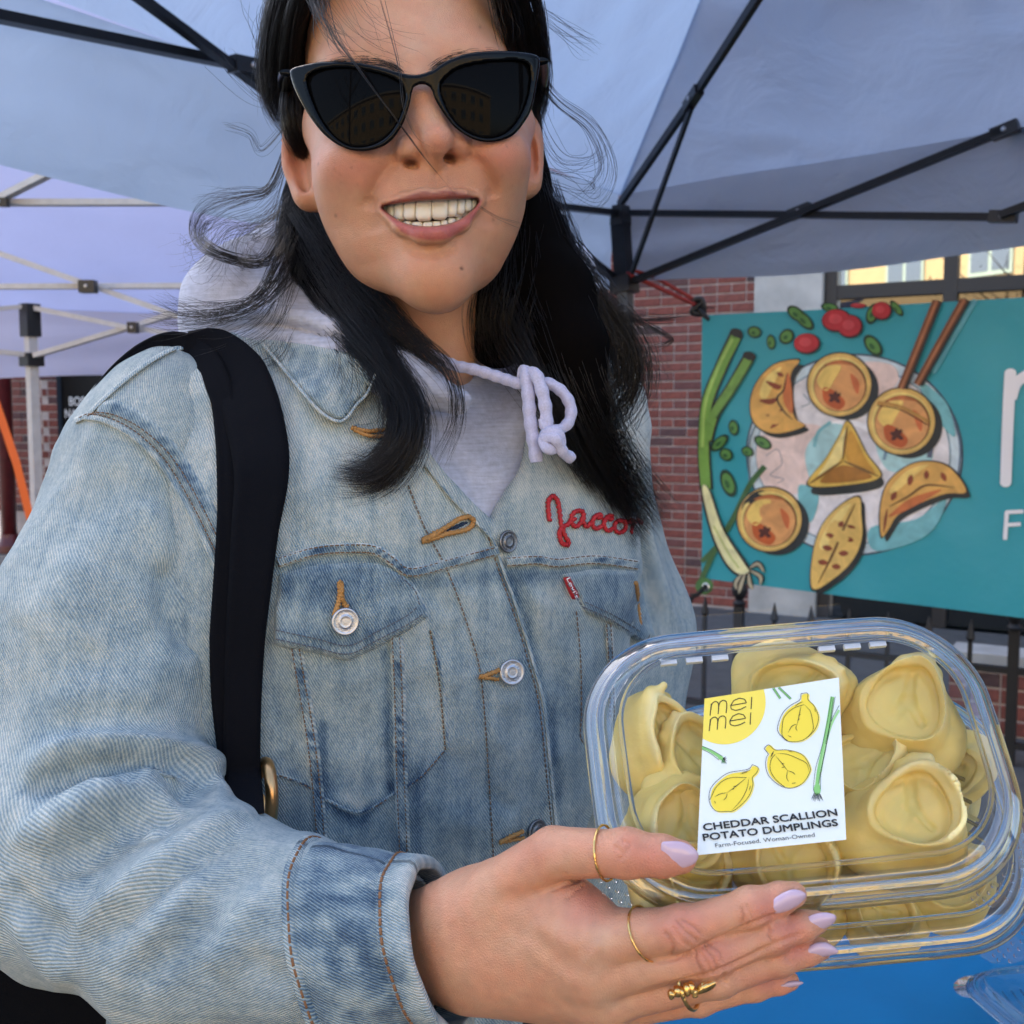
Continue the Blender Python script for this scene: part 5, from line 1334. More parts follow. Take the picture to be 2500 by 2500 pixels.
def paint_hand(V, N):
    uv = topx(V); C = np.tile(np.array([0.62, 0.315, 0.190]), (len(V), 1))
    pk = np.zeros(len(V))
    for (x, y, rx, ry, a) in ((1660, 2265, 75, 50, .75), (1745, 2335, 75, 45, .7), (1880, 2220, 60, 45, .8), (1930, 2270, 60, 40, .8), (1950, 2325, 60, 35, .8), (1600, 2100, 110, 55, .75), (1880, 2400, 70, 30, .7), (1540, 2070, 50, 40, .5), (1430, 2200, 60, 70, .6), (1300, 2090, 60, 50, .4)):
        pk = np.maximum(pk, a * spot(uv, (x, y), (rx, ry)))
    C = mixc(C, (0.60, 0.205, 0.140), pk)
    C = mixc(C, (0.66, 0.43, 0.30), 0.5 * np.clip(spot(uv, (1465, 2290), (50, 35)) + spot(uv, (1450, 2362), (45, 28)) + spot(uv, (1488, 2450), (45, 22)), 0, 1))
    C = mixc(C, (0.42, 0.20, 0.12), 0.25 * np.clip(noise3(V * 90, 8), 0, 1))
    # darker brown lines along the knuckle creases
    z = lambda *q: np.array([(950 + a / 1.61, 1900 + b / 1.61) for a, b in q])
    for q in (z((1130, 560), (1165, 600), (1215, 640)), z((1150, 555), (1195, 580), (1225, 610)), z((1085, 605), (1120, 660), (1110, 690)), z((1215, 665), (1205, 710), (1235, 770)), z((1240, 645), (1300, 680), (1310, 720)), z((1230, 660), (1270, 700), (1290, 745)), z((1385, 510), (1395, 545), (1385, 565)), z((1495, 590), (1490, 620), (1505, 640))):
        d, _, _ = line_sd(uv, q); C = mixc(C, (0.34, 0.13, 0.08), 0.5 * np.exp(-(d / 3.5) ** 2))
    mot = noise3(V * 80, 15) + 0.7 * noise3(V * 260, 16)
    C *= (1 + 0.07 * noise3(V * 300, 5))[:, None] * (1 + mot[:, None] * np.array([0.02, -0.05, -0.06]))
    return np.concatenate([np.clip(C, 0, 1), np.ones((len(V), 1))], 1)
BODY_PIECES.append((GV, GQ, paint_hand(GV, GN)))
HAND = Surf(GV, GQ)
# ------------------------------------------------------------------ nails
M_NAIL = mat('lavender_polish', (0.60, 0.44, 0.55, 1), 0.12, spec=0.5, coat=0.5)
z9 = lambda *q: [(950 + a / 1.61, 1900 + b / 1.61) for a, b in q]
NAILS = [z9((1070, 258), (1092, 248), (1150, 250), (1195, 272), (1216, 302), (1200, 335), (1150, 354), (1090, 352), (1072, 310)),
         z9((1497, 505), (1520, 468), (1580, 438), (1625, 445), (1638, 466), (1600, 505), (1545, 528), (1505, 528)),
         z9((1614, 580), (1650, 542), (1705, 527), (1745, 534), (1758, 550), (1740, 576), (1690, 597), (1625, 602)),
         z9((1637, 676), (1675, 648), (1725, 648), (1766, 682), (1725, 699), (1650, 704)),
         z9((1535, 814), (1565, 799), (1600, 796), (1629, 804), (1600, 819), (1548, 826))]
NAIL_MESH = []
for nl in NAILS:
    o = spline(nl, 40, True); c = o.mean(0)
    r = HAND.hit(*(c - [6, 0])); z0 = r[0][2] if r else 0.445
    V2, F2 = tri2d(o, spacing=6); d = -poly_sd(V2, o); dm = d.max(); q = np.clip(d / dm, 0, 1)
    dome = 0.0016 * (1 - (1 - q) ** 2)
    t = (V2[:, 0] - o[:, 0].min()) / (np.ptp(o[:, 0]))
    dep = z0 + 0.0004 - dome + 0.0016 * (t - 0.35)
    Fv = np.stack([P(x, y, zz) for (x, y), zz in zip(V2, dep)]); Bv = np.stack([P(x, y, zz + 0.0011) for (x, y), zz in zip(V2, dep)])
    n = len(V2); F = [tuple(f) for f in F2] + [tuple(i + n for i in reversed(f)) for f in F2]
    E = {(f[i], f[(i + 1) % len(f)]) for f in F2 for i in range(len(f))}
    F += [(b, a, a + n, b + n) for (a, b) in E if (b, a) not in E]
    NAIL_MESH.append((np.concatenate([Fv, Bv]), F))
# ------------------------------------------------------------------ rings
M_GOLD = mat('gold', (0.83, 0.55, 0.20, 1), 0.22, metal=1.0, bump=0.5, bscale=700, bdist=0.0006)
def finger_ring(c, ax, r, tr, label, hammer=True):
    c, ax = np.asarray(c), nrm(ax); u = nrm(np.cross(ax, (0.1, 0.2, 1))); v = np.cross(ax, u)
    t = np.linspace(0, 2 * np.pi, 72, endpoint=False)
    pts = c + np.outer(np.cos(t), u) * r[0] + np.outer(np.sin(t), v) * r[1]
    Vt, Ft = tube_mesh(pts, tr * (1 + 0.16 * np.sin(t * 13) * hammer), 8, closed=True, up=ax)
    return put('ring', c2w(Vt), M_GOLD, None, polys=Ft, label=label, cat='ring')
a, b = P(1465, 2082, .4605), P(1492, 2082, .4578)
finger_ring((a + b) / 2, b - a + [0.0008, 0.0003, 0], (.0113, .0113), .00055, 'thin hammered gold ring on the thumb')
a, b = P(1560, 2281, .4535), P(1590, 2277, .4505)
finger_ring((a + b) / 2, b - a + [0.0, 0.0012, 0], (.0112, .0112), .00055, 'thin hammered gold ring on the index finger')
# nugget ring
RG = empty('ring', c2w(P(1690, 2415, .447)), 'chunky gold ring of small nuggets and a leaf on the ring finger', 'ring')
z9p = lambda a, b, d: P(950 + a / 1.61, 1900 + b / 1.61, d)
mb = MB(); rr = random.Random(3)
for (x, y, rx, ry) in ((1110, 848, 14, 16), (1132, 838, 13, 20), (1150, 842, 10, 22), (1170, 830, 14, 24), (1188, 822, 12, 22), (1200, 842, 12, 18)):
    base = z9p(x, y, .4415); s = .4415 / FPX / 1.61
    Vb, Qb = super_ell(base, (rx * s, ry * s, 0.0024), np.array([1, 0.15, 0]), np.array([-0.15, 1, 0]), np.array([0, 0, 1.0]), 0.7, 16, 12)
    Vb = Vb + 0.00035 * np.stack([noise3(Vb * 900, 1), noise3(Vb * 900, 2), noise3(Vb * 900, 3)], -1); mb.add(c2w(Vb), Qb)
mb.build('nuggets', M_GOLD, RG, flat=False)
o = spline(z9((1205, 850), (1230, 812), (1265, 797), (1302, 800), (1280, 822), (1245, 842)), 40, True); V2, F2 = tri2d(o, spacing=5); d = -poly_sd(V2, o)
q = np.clip(d / d.max(), 0, 1); ridge = np.abs(line_sd(V2, np.array(z9((1205, 850), (1250, 818), (1302, 800))))[0])
dep = .4415 - 0.0018 * q + 0.0006 * np.exp(-(ridge / 3) ** 2); Vf = np.stack([P(x, y, zz) for (x, y), zz in zip(V2, dep)]); put('leaf', c2w(np.concatenate([Vf, Vf + [0, 0, 0.002]])), M_GOLD, RG, polys=[tuple(f) for f in F2] + [tuple(i + len(V2) for i in reversed(f)) for f in F2])
a = P(1680, 2402, .4545); ax = nrm(P(1752, 2388, .450) - P(1600, 2418, .461)); u = nrm(np.cross(ax, (0.1, 0.2, 1))); v = np.cross(ax, u); t = np.linspace(0, 2 * np.pi, 48, endpoint=False)
Vt, Ft = tube_mesh(a + np.outer(np.cos(t), u) * .0100 + np.outer(np.sin(t), v) * .0100, 0.0009, 8, closed=True, up=ax); put('band', c2w(Vt), M_GOLD, RG, polys=Ft)
# ------------------------------------------------------------------ denim
def denim_mat():
    m = bpy.data.materials.new('denim'); m.use_nodes = True; _mats['denim'] = m; nt = m.node_tree; N = nt.nodes; L = nt.links; b = N['Principled BSDF']
    b.inputs['Roughness'].default_value = 0.88; b.inputs['Specular IOR Level'].default_value = 0.18; b.inputs['Sheen Weight'].default_value = 0.12
    uv = N.new('ShaderNodeAttribute'); uv.attribute_name = 'uvw'; wear = N.new('ShaderNodeAttribute'); wear.attribute_name = 'wear'
    def noise(scale, det=4, dist=0.0, vec=None, rough=0.55):
        n = N.new('ShaderNodeTexNoise'); n.inputs['Scale'].default_value = scale; n.inputs['Detail'].default_value = det; n.inputs['Distortion'].default_value = dist; n.inputs['Roughness'].default_value = rough
        L.new(vec or uv.outputs['Vector'], n.inputs['Vector']); return n.outputs[0]
    def math_(op, a, b_, c=None):
        n = N.new('ShaderNodeMath'); n.operation = op
        for i, x in enumerate((a, b_) if c is None else (a, b_, c)):
            if hasattr(x, 'is_linked'): L.new(x, n.inputs[i])
            else: n.inputs[i].default_value = x
        return n.outputs[0]
    # twill: diagonal ribs, broken by the yarn noise
    mp = N.new('ShaderNodeMapping'); L.new(uv.outputs['Vector'], mp.inputs['Vector']); mp.inputs['Rotation'].default_value = (0, 0, math.radians(-28))
    w = N.new('ShaderNodeTexWave'); w.wave_type = 'BANDS'; w.bands_direction = 'X'; w.inputs['Scale'].default_value = 230.0; w.inputs['Distortion'].default_value = 1.6; w.inputs['Detail'].default_value = 2; w.inputs['Detail Scale'].default_value = 1.6
    L.new(mp.outputs[0], w.inputs['Vector']); rib = w.outputs['Fac']
    mp2 = N.new('ShaderNodeMapping'); L.new(uv.outputs['Vector'], mp2.inputs['Vector']); mp2.inputs['Scale'].default_value = (900, 130, 900)
    slub = N.new('ShaderNodeTexNoise'); slub.inputs['Scale'].default_value = 1.0; slub.inputs['Detail'].default_value = 3; L.new(mp2.outputs[0], slub.inputs['Vector'])
    grain = noise(1300, 2); blot = noise(26, 5, 0.4); blot2 = noise(90, 4, 0.3)
    mp3 = N.new('ShaderNodeMapping'); L.new(uv.outputs['Vector'], mp3.inputs['Vector']); mp3.inputs['Scale'].default_value = (160, 9, 60)
    streak = N.new('ShaderNodeTexNoise'); streak.inputs['Scale'].default_value = 1.0; streak.inputs['Detail'].default_value = 4; L.new(mp3.outputs[0], streak.inputs['Vector'])
    # wear value: 0 white-worn .. 1 deep indigo
    v = math_('MULTIPLY_ADD', math_('SUBTRACT', blot, 0.5), 0.30, wear.outputs['Fac'])
    v = math_('MULTIPLY_ADD', math_('SUBTRACT', blot2, 0.5), 0.30, v)
    v = math_('MULTIPLY_ADD', math_('SUBTRACT', streak.outputs[0], 0.5), 0.34, v)
    v = math_('MULTIPLY_ADD', math_('SUBTRACT', rib, 0.5), -0.28, v)
    v = math_('MULTIPLY_ADD', math_('SUBTRACT', noise(420, 3), 0.5), 0.34, v)
    v = math_('MULTIPLY_ADD', math_('SUBTRACT', slub.outputs[0], 0.5), 0.34, v)
    v = math_('MULTIPLY_ADD', math_('SUBTRACT', grain, 0.5), 0.22, v)
    cr = N.new('ShaderNodeValToRGB'); e = cr.color_ramp
    cols = [(0.0, (0.68, 0.68, 0.62, 1)), (0.22, (0.46, 0.52, 0.51, 1)), (0.42, (0.285, 0.37, 0.40, 1)), (0.62, (0.140, 0.215, 0.28, 1)), (0.8, (0.050, 0.10, 0.17, 1)), (1.0, (0.018, 0.042, 0.09, 1))]
    e.elements[0].position, e.elements[0].color = cols[0]; e.elements[1].position, e.elements[1].color = cols[-1]
    for p, c in cols[1:-1]:
        q = e.elements.new(p); q.color = c
    L.new(v, cr.inputs[0]); L.new(cr.outputs[0], b.inputs['Base Color'])
    bp = N.new('ShaderNodeBump'); bp.inputs['Strength'].default_value = 0.8; bp.inputs['Distance'].default_value = 0.0007
    L.new(math_('ADD', rib, math_('MULTIPLY', slub.outputs[0], 0.7)), bp.inputs['Height'])
    bp2 = N.new('ShaderNodeBump'); bp2.inputs['Strength'].default_value = 0.5; bp2.inputs['Distance'].default_value = 0.004
    L.new(noise(60, 4, 0.5), bp2.inputs['Height']); L.new(bp2.outputs[0], bp.inputs['Normal']); L.new(bp.outputs[0], b.inputs['Normal'])
    return m
M_DENIM = denim_mat()
JK = empty('jacket', (0, 0, 0)); JK.parent = PER; JK.location = (0, 0, 0)
# ------------------------------------------------------------------ torso
def rumple(V, Q, seed, a=1.0):
    N = normals(V, Q)
    rg = lambda M_, s_: 1 - 2 * np.abs(noise3(V @ np.array(M_, float), s_))
    d = 0.0022 * rg([[16, 6, 0], [-7, 12, 4], [0, 3, 12]], seed) + 0.0011 * rg([[38, 10, 6], [-12, 30, 0], [6, 0, 30]], seed + 1) + 0.0007 * noise3(V * 75, seed + 2)
    return V + N * (a * d)[:, None]
SEC = np.array([(800, 1000, 180, .84, .050), (900, 985, 380, .815, .085), (1000, 955, 520, .800, .104), (1200, 965, 590, .790, .118), (1450, 975, 610, .787, .124), (1800, 955, 575, .790, .124), (2100, 905, 525, .796, .120), (2450, 836, 500, .80, .118), (3000, 800, 505, .81, .12)], float)
SHEAR = 0.34
def torso_fn(pad=0.0):
    ys = (1250 - SEC[:, 0]) / FPX * SEC[:, 3]; o = np.argsort(ys)
    cx = (SEC[:, 1] - 1250) / FPX * SEC[:, 3]; rx = SEC[:, 2] / FPX * SEC[:, 3]
    def fn(X, Y, Z):
        y = np.clip(Y, ys.min(), ys.max())
        c = np.interp(y, ys[o], cx[o]); a = np.interp(y, ys[o], rx[o]) + pad; zc = np.interp(y, ys[o], SEC[o, 3]); b = np.interp(y, ys[o], SEC[o, 4]) + pad
        x = X - c; z = Z - zc - SHEAR * x
        r = (np.abs(x / a) ** 2.4 + np.abs(z / b) ** 2.4) ** (1 / 2.4)
        d = (r - 1) * np.minimum(a, b) * 0.93
        return np.maximum(d, Y - ys.max())
    lo = np.array([(cx - rx).min() - pad, ys.min(), .55]); hi = np.array([(cx + rx).max() + pad, ys.max(), 1.1]); return lo, hi, fn
VNECK = [(600, 560), (880, 900), (925, 950), (1000, 1040), (1045, 1118), (1085, 1170), (1140, 1222), (1200, 1284), (1214, 1250), (1250, 1180), (1272, 1110), (1290, 1010), (1330, 920), (1400, 800), (1500, 560)]
def build_torso():
    f = Field([-0.33, P(0, 2640, .80)[1], 0.60], [0.30, P(0, 690, .80)[1], 1.02], 0.0030)
    f.fn(*torso_fn())
    f.cap(P(930, 915, .835), P(450, 1000, .738), .046, .043, k=.04); f.cap(P(1040, 900, .845), P(1400, 1000, .87), .052, .05, k=.04)
    f.ell(P(432, 1075, .738), (.050, .058, .056), k=.03); f.ell(P(1395, 1080, .875), (.055, .07, .055), k=.03)
    f.ell(P(760, 1330, .705), (.06, .075, .045), k=.05); f.ell(P(1300, 1380, .775), (.055, .07, .045), k=.05)
    f.fn(*px_prism(VNECK, 0.55, 0.90), k=0.006, op='sub')
    V, Q = f.mesh(); V = smooth_mesh(V, Q, 3, 0.5); V = rumple(V, Q, 31)
    return V, Q
TV, TQ = build_torso()
z4 = lambda *q: [(600 + a / 1.756, 1100 + b / 1.756) for a, b in q]
# seams, plackets and soft folds sculpted in
TV = strokes(TV, TQ, [
    (z4((690, 150), (760, 330), (860, 520), (960, 800), (1010, 1000), (1040, 1400), (1060, 1800)), 7, -0.0012, 'even'),
    (z4((1060, 380), (1100, 500), (1170, 700), (1230, 900), (1280, 1100), (1310, 1400), (1340, 1700)), 9, -0.0040, 'step'),
    (z4((160, 240), (300, 400), (560, 470)), 40, -0.0030), (z4((640, 160), (560, 330), (470, 420)), 40, 0.0020),
    (z4((780, 560), (830, 640), (900, 700)), 22, -0.0022), (z4((860, 540), (930, 620), (1000, 640)), 18, 0.0018), (z4((900, 1000), (1000, 1060), (1090, 1180)), 22, -0.0018), (z4((1010, 1080), (1060, 1160), (1080, 1300)), 14, 0.0014),
    (z4((1160, 520), (1190, 700), (1250, 900)), 24, -0.0025), (z4((1330, 560), (1320, 800), (1350, 1100)), 26, -0.0025), (z4((1420, 620), (1440, 850), (1440, 1200)), 22, 0.0022),
    (z4((1180, 520), (1230, 620), (1320, 700)), 16, 0.0018), (z4((860, 1280), (960, 1420), (980, 1600)), 40, -0.0025), (z4((700, 1500), (900, 1560), (1040, 1500)), 40, 0.0020),
    (z4((300, 900), (420, 960), (560, 940)), 50, 0.0020), (z4((140, 1000), (170, 1200), (180, 1400)), 30, -0.0025), (z4((1060, 1450), (1100, 1520), (1180, 1540)), 20, -0.002)])
def wear_torso(V, N):
    uv = topx(V); w = np.full(len(V), 0.375)
    g = lambda line, wd: np.exp(-(line_sd(uv, np.array(line))[0] / wd) ** 2)
    w += 0.10 * np.clip((uv[:, 1] - 1400) / 500, 0, 1)
    w -= 0.13 * np.clip((1350 - uv[:, 1]) / 250, 0, 1)
    w += 0.270 * g(z4((150, 520), (560, 480), (680, 540)), 30) + 0.216 * g(z4((740, 560), (900, 560), (1080, 530)), 22) + 0.270 * g(z4((1130, 540), (1340, 530), (1660, 510)), 22)
    w -= 0.297 * g(z4((1060, 380), (1170, 700), (1280, 1100), (1340, 1700)), 5)
    w += 0.162 * g(z4((1090, 500), (1190, 700), (1300, 1100), (1360, 1700)), 12)
    w += 0.297 * g(z4((330, 1180), (340, 1500), (480, 1590), (620, 1450)), 16) + 0.270 * g(z4((600, 860), (610, 1200), (620, 1450)), 10) + 0.243 * g(z4((720, 1380), (730, 1600), (740, 1750)), 16)
    w -= 0.270 * g(z4((420, 1490), (490, 1520), (580, 1470)), 16) + 0.162 * g(z4((740, 700), (800, 900), (840, 1250)), 26)
    w += 0.176 * g(z4((1150, 600), (1200, 900), (1300, 1300)), 26) + 0.135 * g(z4((1370, 700), (1400, 1100)), 20)
    # whiskered marks
    w += 0.10 * np.clip(noise3(V * [140, 30, 30], 5), 0, 1) - 0.06
    return w
Nt = normals(TV, TQ)
uvw = np.stack([TV[:, 0], TV[:, 1], TV[:, 2]], -1)
put('front_and_back', c2w(TV), M_DENIM, JK, quads=TQ, attrs={'uvw': uvw, 'wear': wear_torso(TV, Nt)})
TOR0 = Surf(TV, TQ)

# ------------------------------------------------------------------ sleeve of the arm that holds the box
def build_sleeve():
    f = Field([P(-230, 0, .72)[0], P(0, 2720, .62)[1], 0.42], [P(1190, 0, .52)[0], P(0, 860, .70)[1], 0.83], 0.0026)
    f.ell(P(418, 1098, .717), (.052, .066, .060))
    f.cap(P(366, 1175, .712), P(268, 1560, .680), .061, .067, k=.02)
    f.cap(P(268, 1560, .680), P(225, 1960, .640), .067, .066, k=.03)
    f.ell(P(180, 2110, .622), (.060, .058, .058), k=.03)
    f.cap(P(225, 2110, .618), P(480, 2235, .585), .060, .0565, k=.03)
    f.cap(P(480, 2235, .585), P(770, 2295, .548), .0565, .0460, k=.02)
    f.cap(P(770, 2295, .548), P(960, 2310, .525), .0460, .0350, k=.01, flat=((0.3, 0, 1), 0.92))
    f.cap(P(800, 2298, .545), P(1200, 2310, .500), .0300, .0285, op='sub', k=0.003)
    V, Q = f.mesh(); V = smooth_mesh(V, Q, 3, 0.5); V = rumple(V, Q, 41)
    s = lambda *q: [(a * 0.9313, 700 + b * 0.9313) for a, b in q]
    V = strokes(V, Q, [
        (s((60, 1275), (180, 1225), (330, 1205), (470, 1225), (560, 1280), (600, 1350)), 34, 0.0132, 'fold'),
        (s((90, 1480), (200, 1400), (330, 1330), (440, 1310), (520, 1335)), 30, 0.0132, 'fold'),
        (s((410, 1262), (500, 1270), (560, 1320)), 24, -0.0060),
        (s((40, 1330), (130, 1300), (260, 1270), (400, 1265)), 24, -0.0093),
        (s((30, 1480), (110, 1400), (240, 1330), (360, 1290)), 24, 0.0070),
        (s((100, 1600), (220, 1520), (360, 1450), (520, 1400)), 36, -0.0078),
        (s((200, 1690), (330, 1580), (470, 1480), (600, 1400), (680, 1395)), 32, 0.0081, 'fold'),
        (s((370, 1760), (440, 1640), (540, 1530), (650, 1460), (740, 1450)), 34, 0.0042, 'fold'),
        (s((560, 1800), (620, 1680), (700, 1580)), 36, 0.0054), (s((330, 1830), (430, 1760), (560, 1620)), 36, -0.0047),
        (s((20, 1560), (90, 1640), (170, 1720)), 34, -0.0062), (s((40, 1640), (120, 1760), (200, 1820)), 30, 0.0062),
        (s((430, 700), (450, 850), (520, 960)), 34, -0.0078), (s((500, 760), (540, 880), (580, 980)), 24, 0.0062), (s((380, 560), (420, 650), (440, 760)), 26, 0.0047),
        (s((60, 900), (140, 820), (230, 700)), 60, 0.0039), (s((200, 1000), (320, 940), (430, 950)), 60, -0.0039), (s((120, 1120), (260, 1060), (420, 1080)), 50, 0.0047),
        (s((180, 620), (260, 560), (330, 480)), 40, -0.0031), (s((640, 1750), (700, 1800), (760, 1830)), 40, -0.0047)])
    V = smooth_mesh(V, Q, 4, 0.5)
    return V, Q
SV, SQ = build_sleeve()
AXIS = np.stack([P(420, 900, .72), P(352, 1160, .712), P(268, 1560, .680), P(225, 1960, .640), P(300, 2150, .61), P(480, 2235, .585), P(770, 2295, .548), P(1060, 2310, .515)])
def tube_uv(V, axis):
    ax = spline(axis, 120); dd = np.linalg.norm(np.diff(ax, axis=0), axis=1); s = np.r_[0, np.cumsum(dd)]
    out = np.zeros((len(V), 3)); best = np.full(len(V), 1e9); idx = np.zeros(len(V), int)
    for i in range(len(ax)):
        d = ((V - ax[i]) ** 2).sum(1); m = d < best; best[m] = d[m]; idx[m] = i
    t = np.gradient(ax, axis=0); t /= np.linalg.norm(t, axis=1)[:, None]
    ref = np.array([0, 0, -1.0]); e = ref[None] - (t @ ref)[:, None] * t; e /= np.linalg.norm(e, axis=1)[:, None]; g = np.cross(t, e)
    r = V - ax[idx]; a = (r * e[idx]).sum(1); b = (r * g[idx]).sum(1); along = s[idx] + (r * t[idx]).sum(1)
    th = np.arctan2(b, a); rad = 0.058
    return np.stack([th * rad, along, np.sqrt(a * a + b * b)], -1)
SUV = tube_uv(SV, AXIS); SUV = smooth_mesh(SUV, SQ, 40, 0.5, (np.abs(SUV[:, 0]) < 0.125).astype(float))
def wear_sleeve(V):
    uv = topx(V); w = np.full(len(V), 0.335)
    w += 0.05 * noise3(V * 14, 2) + 0.03 * np.clip((uv[:, 1] - 1900) / 300, 0, 1)
    w -= 0.06 * spot(uv, (250, 1150), (160, 160)); return w
put('sleeve', c2w(SV), M_DENIM, JK, quads=SQ, attrs={'uvw': SUV * [1, -1, 1], 'wear': wear_sleeve(SV)})
SLV = Surf(SV, SQ)
# far sleeve
def build_sleeve2():
    f = Field([P(1150, 0, .86)[0], P(0, 2450, .86)[1], 0.76], [P(1900, 0, .90)[0], P(0, 930, .88)[1], 1.0], 0.0034)
    f.ell(P(1405, 1085, .880), (.056, .066, .060)); f.cap(P(1400, 1120, .880), P(1515, 1540, .885), .0555, .054, k=.02); f.cap(P(1515, 1540, .885), P(1500, 2150, .850), .054, .05, k=.03)
    V, Q = f.mesh(); V = smooth_mesh(V, Q, 2)
    V = strokes(V, Q, [([(1560, 1190), (1590, 1330), (1640, 1520)], 18, 0.005, 'fold'), ([(1530, 1250), (1560, 1400), (1590, 1560)], 18, -0.004), ([(1480, 1120), (1530, 1200), (1560, 1300)], 20, 0.003), ([(1600, 1280), (1650, 1420), (1680, 1560)], 14, -0.003)])
    return V, Q
S2V, S2Q = build_sleeve2()
put('sleeve', c2w(S2V), M_DENIM, JK, quads=S2Q, attrs={'uvw': tube_uv(S2V, np.stack([P(1395, 950, .88), P(1400, 1120, .880), P(1515, 1540, .885), P(1500, 2150, .85)])) * [1, -1, 1], 'wear': np.full(len(S2V), 0.36)})

class Multi:
    def __init__(s, *a): s.a = a
    def hit(s, x, y):
        r = [q for q in (t.hit(x, y) for t in s.a) if q is not None]
        return min(r, key=lambda q: q[0][2]) if r else None
    drop = Surf.drop
TOR = Multi(TOR0, Surf(S2V, S2Q))
# ------------------------------------------------------------------ hoodie
def knit_mat():
    m = mat('lavender_fleece', (0.48, 0.50, 0.60, 1), 0.95, spec=0.1, sheen=0.25, noise=0.10, nscale=260, bump=0.5, bscale=900, bdist=0.0008); nt = m.node_tree
    N = nt.nodes; tc = [n for n in N if n.type == 'TEX_COORD'][0]; b = N['Principled BSDF']
    mp = N.new('ShaderNodeMapping'); mp.inputs['Scale'].default_value = (60, 60, 700); nt.links.new(tc.outputs['Object'], mp.inputs['Vector'])
    n = N.new('ShaderNodeTexNoise'); n.inputs['Scale'].default_value = 1.0; n.inputs['Detail'].default_value = 3; nt.links.new(mp.outputs[0], n.inputs['Vector'])
    src = b.inputs['Base Color'].links[0].from_socket; mx = N.new('ShaderNodeMix'); mx.data_type = 'RGBA'; mx.blend_type = 'MULTIPLY'; mx.inputs[0].default_value = 1
    mr = N.new('ShaderNodeMapRange'); mr.inputs[1].default_value = 0.3; mr.inputs[2].default_value = 0.62; mr.inputs[3].default_value = 0.86; mr.inputs[4].default_value = 1.04
    nt.links.new(n.outputs[0], mr.inputs[0]); nt.links.new(src, mx.inputs[6]); nt.links.new(mr.outputs[0], mx.inputs[7]); nt.links.new(mx.outputs[2], b.inputs['Base Color']); return m
M_KNIT = knit_mat()
HD = empty('hoodie', (0, 0, 0)); HD.parent = PER
def build_hoodie():
    f = Field([-0.30, P(0, 1500, .8)[1], 0.63], [0.16, P(0, 560, .82)[1], 1.0], 0.0027)
    lo, hi, fn = torso_fn(-0.010); f.fn(lo, hi, fn)
    f.chain([P(1010, 610, .915), P(770, 640, .85), P(615, 738, .785), P(690, 806, .752), P(830, 862, .726), P(990, 930, .703), P(1120, 985, .692)], [.045, .046, .040, .031, .024, .017, .008], k=.015)
    f.chain([P(1010, 620, .915), P(1330, 690, .89), P(1360, 850, .82), P(1310, 960, .765), P(1262, 1040, .735)], [.045, .040, .026, .018, .010], k=.015)
    f.chain([P(640, 700, .775), P(560, 765, .770), P(525, 815, .765)], [.028, .030, .020], k=.02)
    f.fn(*px_prism([(960, 600), (980, 800), (1040, 862), (1110, 880), (1250, 935), (1275, 900), (1290, 800), (1300, 600)], 0.55, 0.835), k=0.012, op='sub')
    V, Q = f.mesh(); V = smooth_mesh(V, Q, 3)
    z5 = lambda *q: [(400 + a / 1.486, 600 + b / 1.486) for a, b in q]
    V = strokes(V, Q, [(z5((180, 350), (240, 300), (350, 280), (500, 290), (640, 330)), 13, -0.0085), (z5((240, 250), (380, 240), (540, 270), (700, 330)), 18, 0.005),
        (z5((270, 110), (330, 160), (380, 230)), 26, -0.003), (z5((960, 655), (1060, 640), (1220, 590)), 4, -0.0012, 'even'), (z5((960, 675), (1060, 660), (1220, 612)), 4, -0.0010, 'even'),
        (z5((900, 420), (1000, 520), (1200, 560)), 22, 0.002), (z5((1000, 740), (1080, 800), (1150, 900)), 20, -0.0018), (z5((1180, 640), (1230, 740), (1200, 860)), 22, 0.002), (z5((960, 560), (1060, 590), (1200, 560)), 10, -0.0016)])
    return V, Q
HoV, HoQ = build_hoodie()
put('hood_and_chest', c2w(HoV), M_KNIT, HD, quads=HoQ)
HOD = Surf(HoV, HoQ)
CLO = Multi(TOR0, SLV)
z5 = lambda *q: [(400 + a / 1.486, 600 + b / 1.486) for a, b in q]
def braid(name, pts, r, m, parent, n=16):
    pts = spline(pts, 60 + 14 * len(pts)); V, F = tube_mesh(pts, r, n, True)
    L = np.r_[0, np.cumsum(np.linalg.norm(np.diff(pts, axis=0), axis=1))]
    th = np.tile(2 * np.pi * np.arange(n) / n, len(pts)); s = np.repeat(L, n)
    k = 2 * np.pi / (r * 2.6)
    d = r * 0.15 * (np.sin(0.55 * k * s + 2 * th) * np.sin(0.55 * k * s - 2 * th))
    c = np.repeat(pts, n, 0); V = V + (V - c) / r * d[:, None]
    return put(name, c2w(V), m, parent, polys=F)
def cordpts(q, dz): return [P(x, y, z) for (x, y), z in zip(z5(*q), dz)]
M_CORD = mat('lavender_cord', (0.50, 0.49, 0.64, 1), 0.9, sheen=0.2, noise=0.12, nscale=900)
braid('drawstring', cordpts([(960, 390), (1050, 432), (1130, 450), (1220, 478), (1290, 500), (1330, 500)], [.712, .700, .694, .688, .680, .680]), .0035, M_CORD, HD)
braid('drawstring', cordpts([(1300, 470), (1312, 458), (1322, 540), (1330, 640), (1345, 730), (1352, 785)], [.684, .676, .672, .672, .672, .672]), .0040, M_CORD, HD)
braid('drawstring', cordpts([(1310, 480), (1345, 462), (1370, 520), (1385, 590), (1390, 650), (1400, 680)], [.680, .672, .668, .668, .669, .672]), .0040, M_CORD, HD)
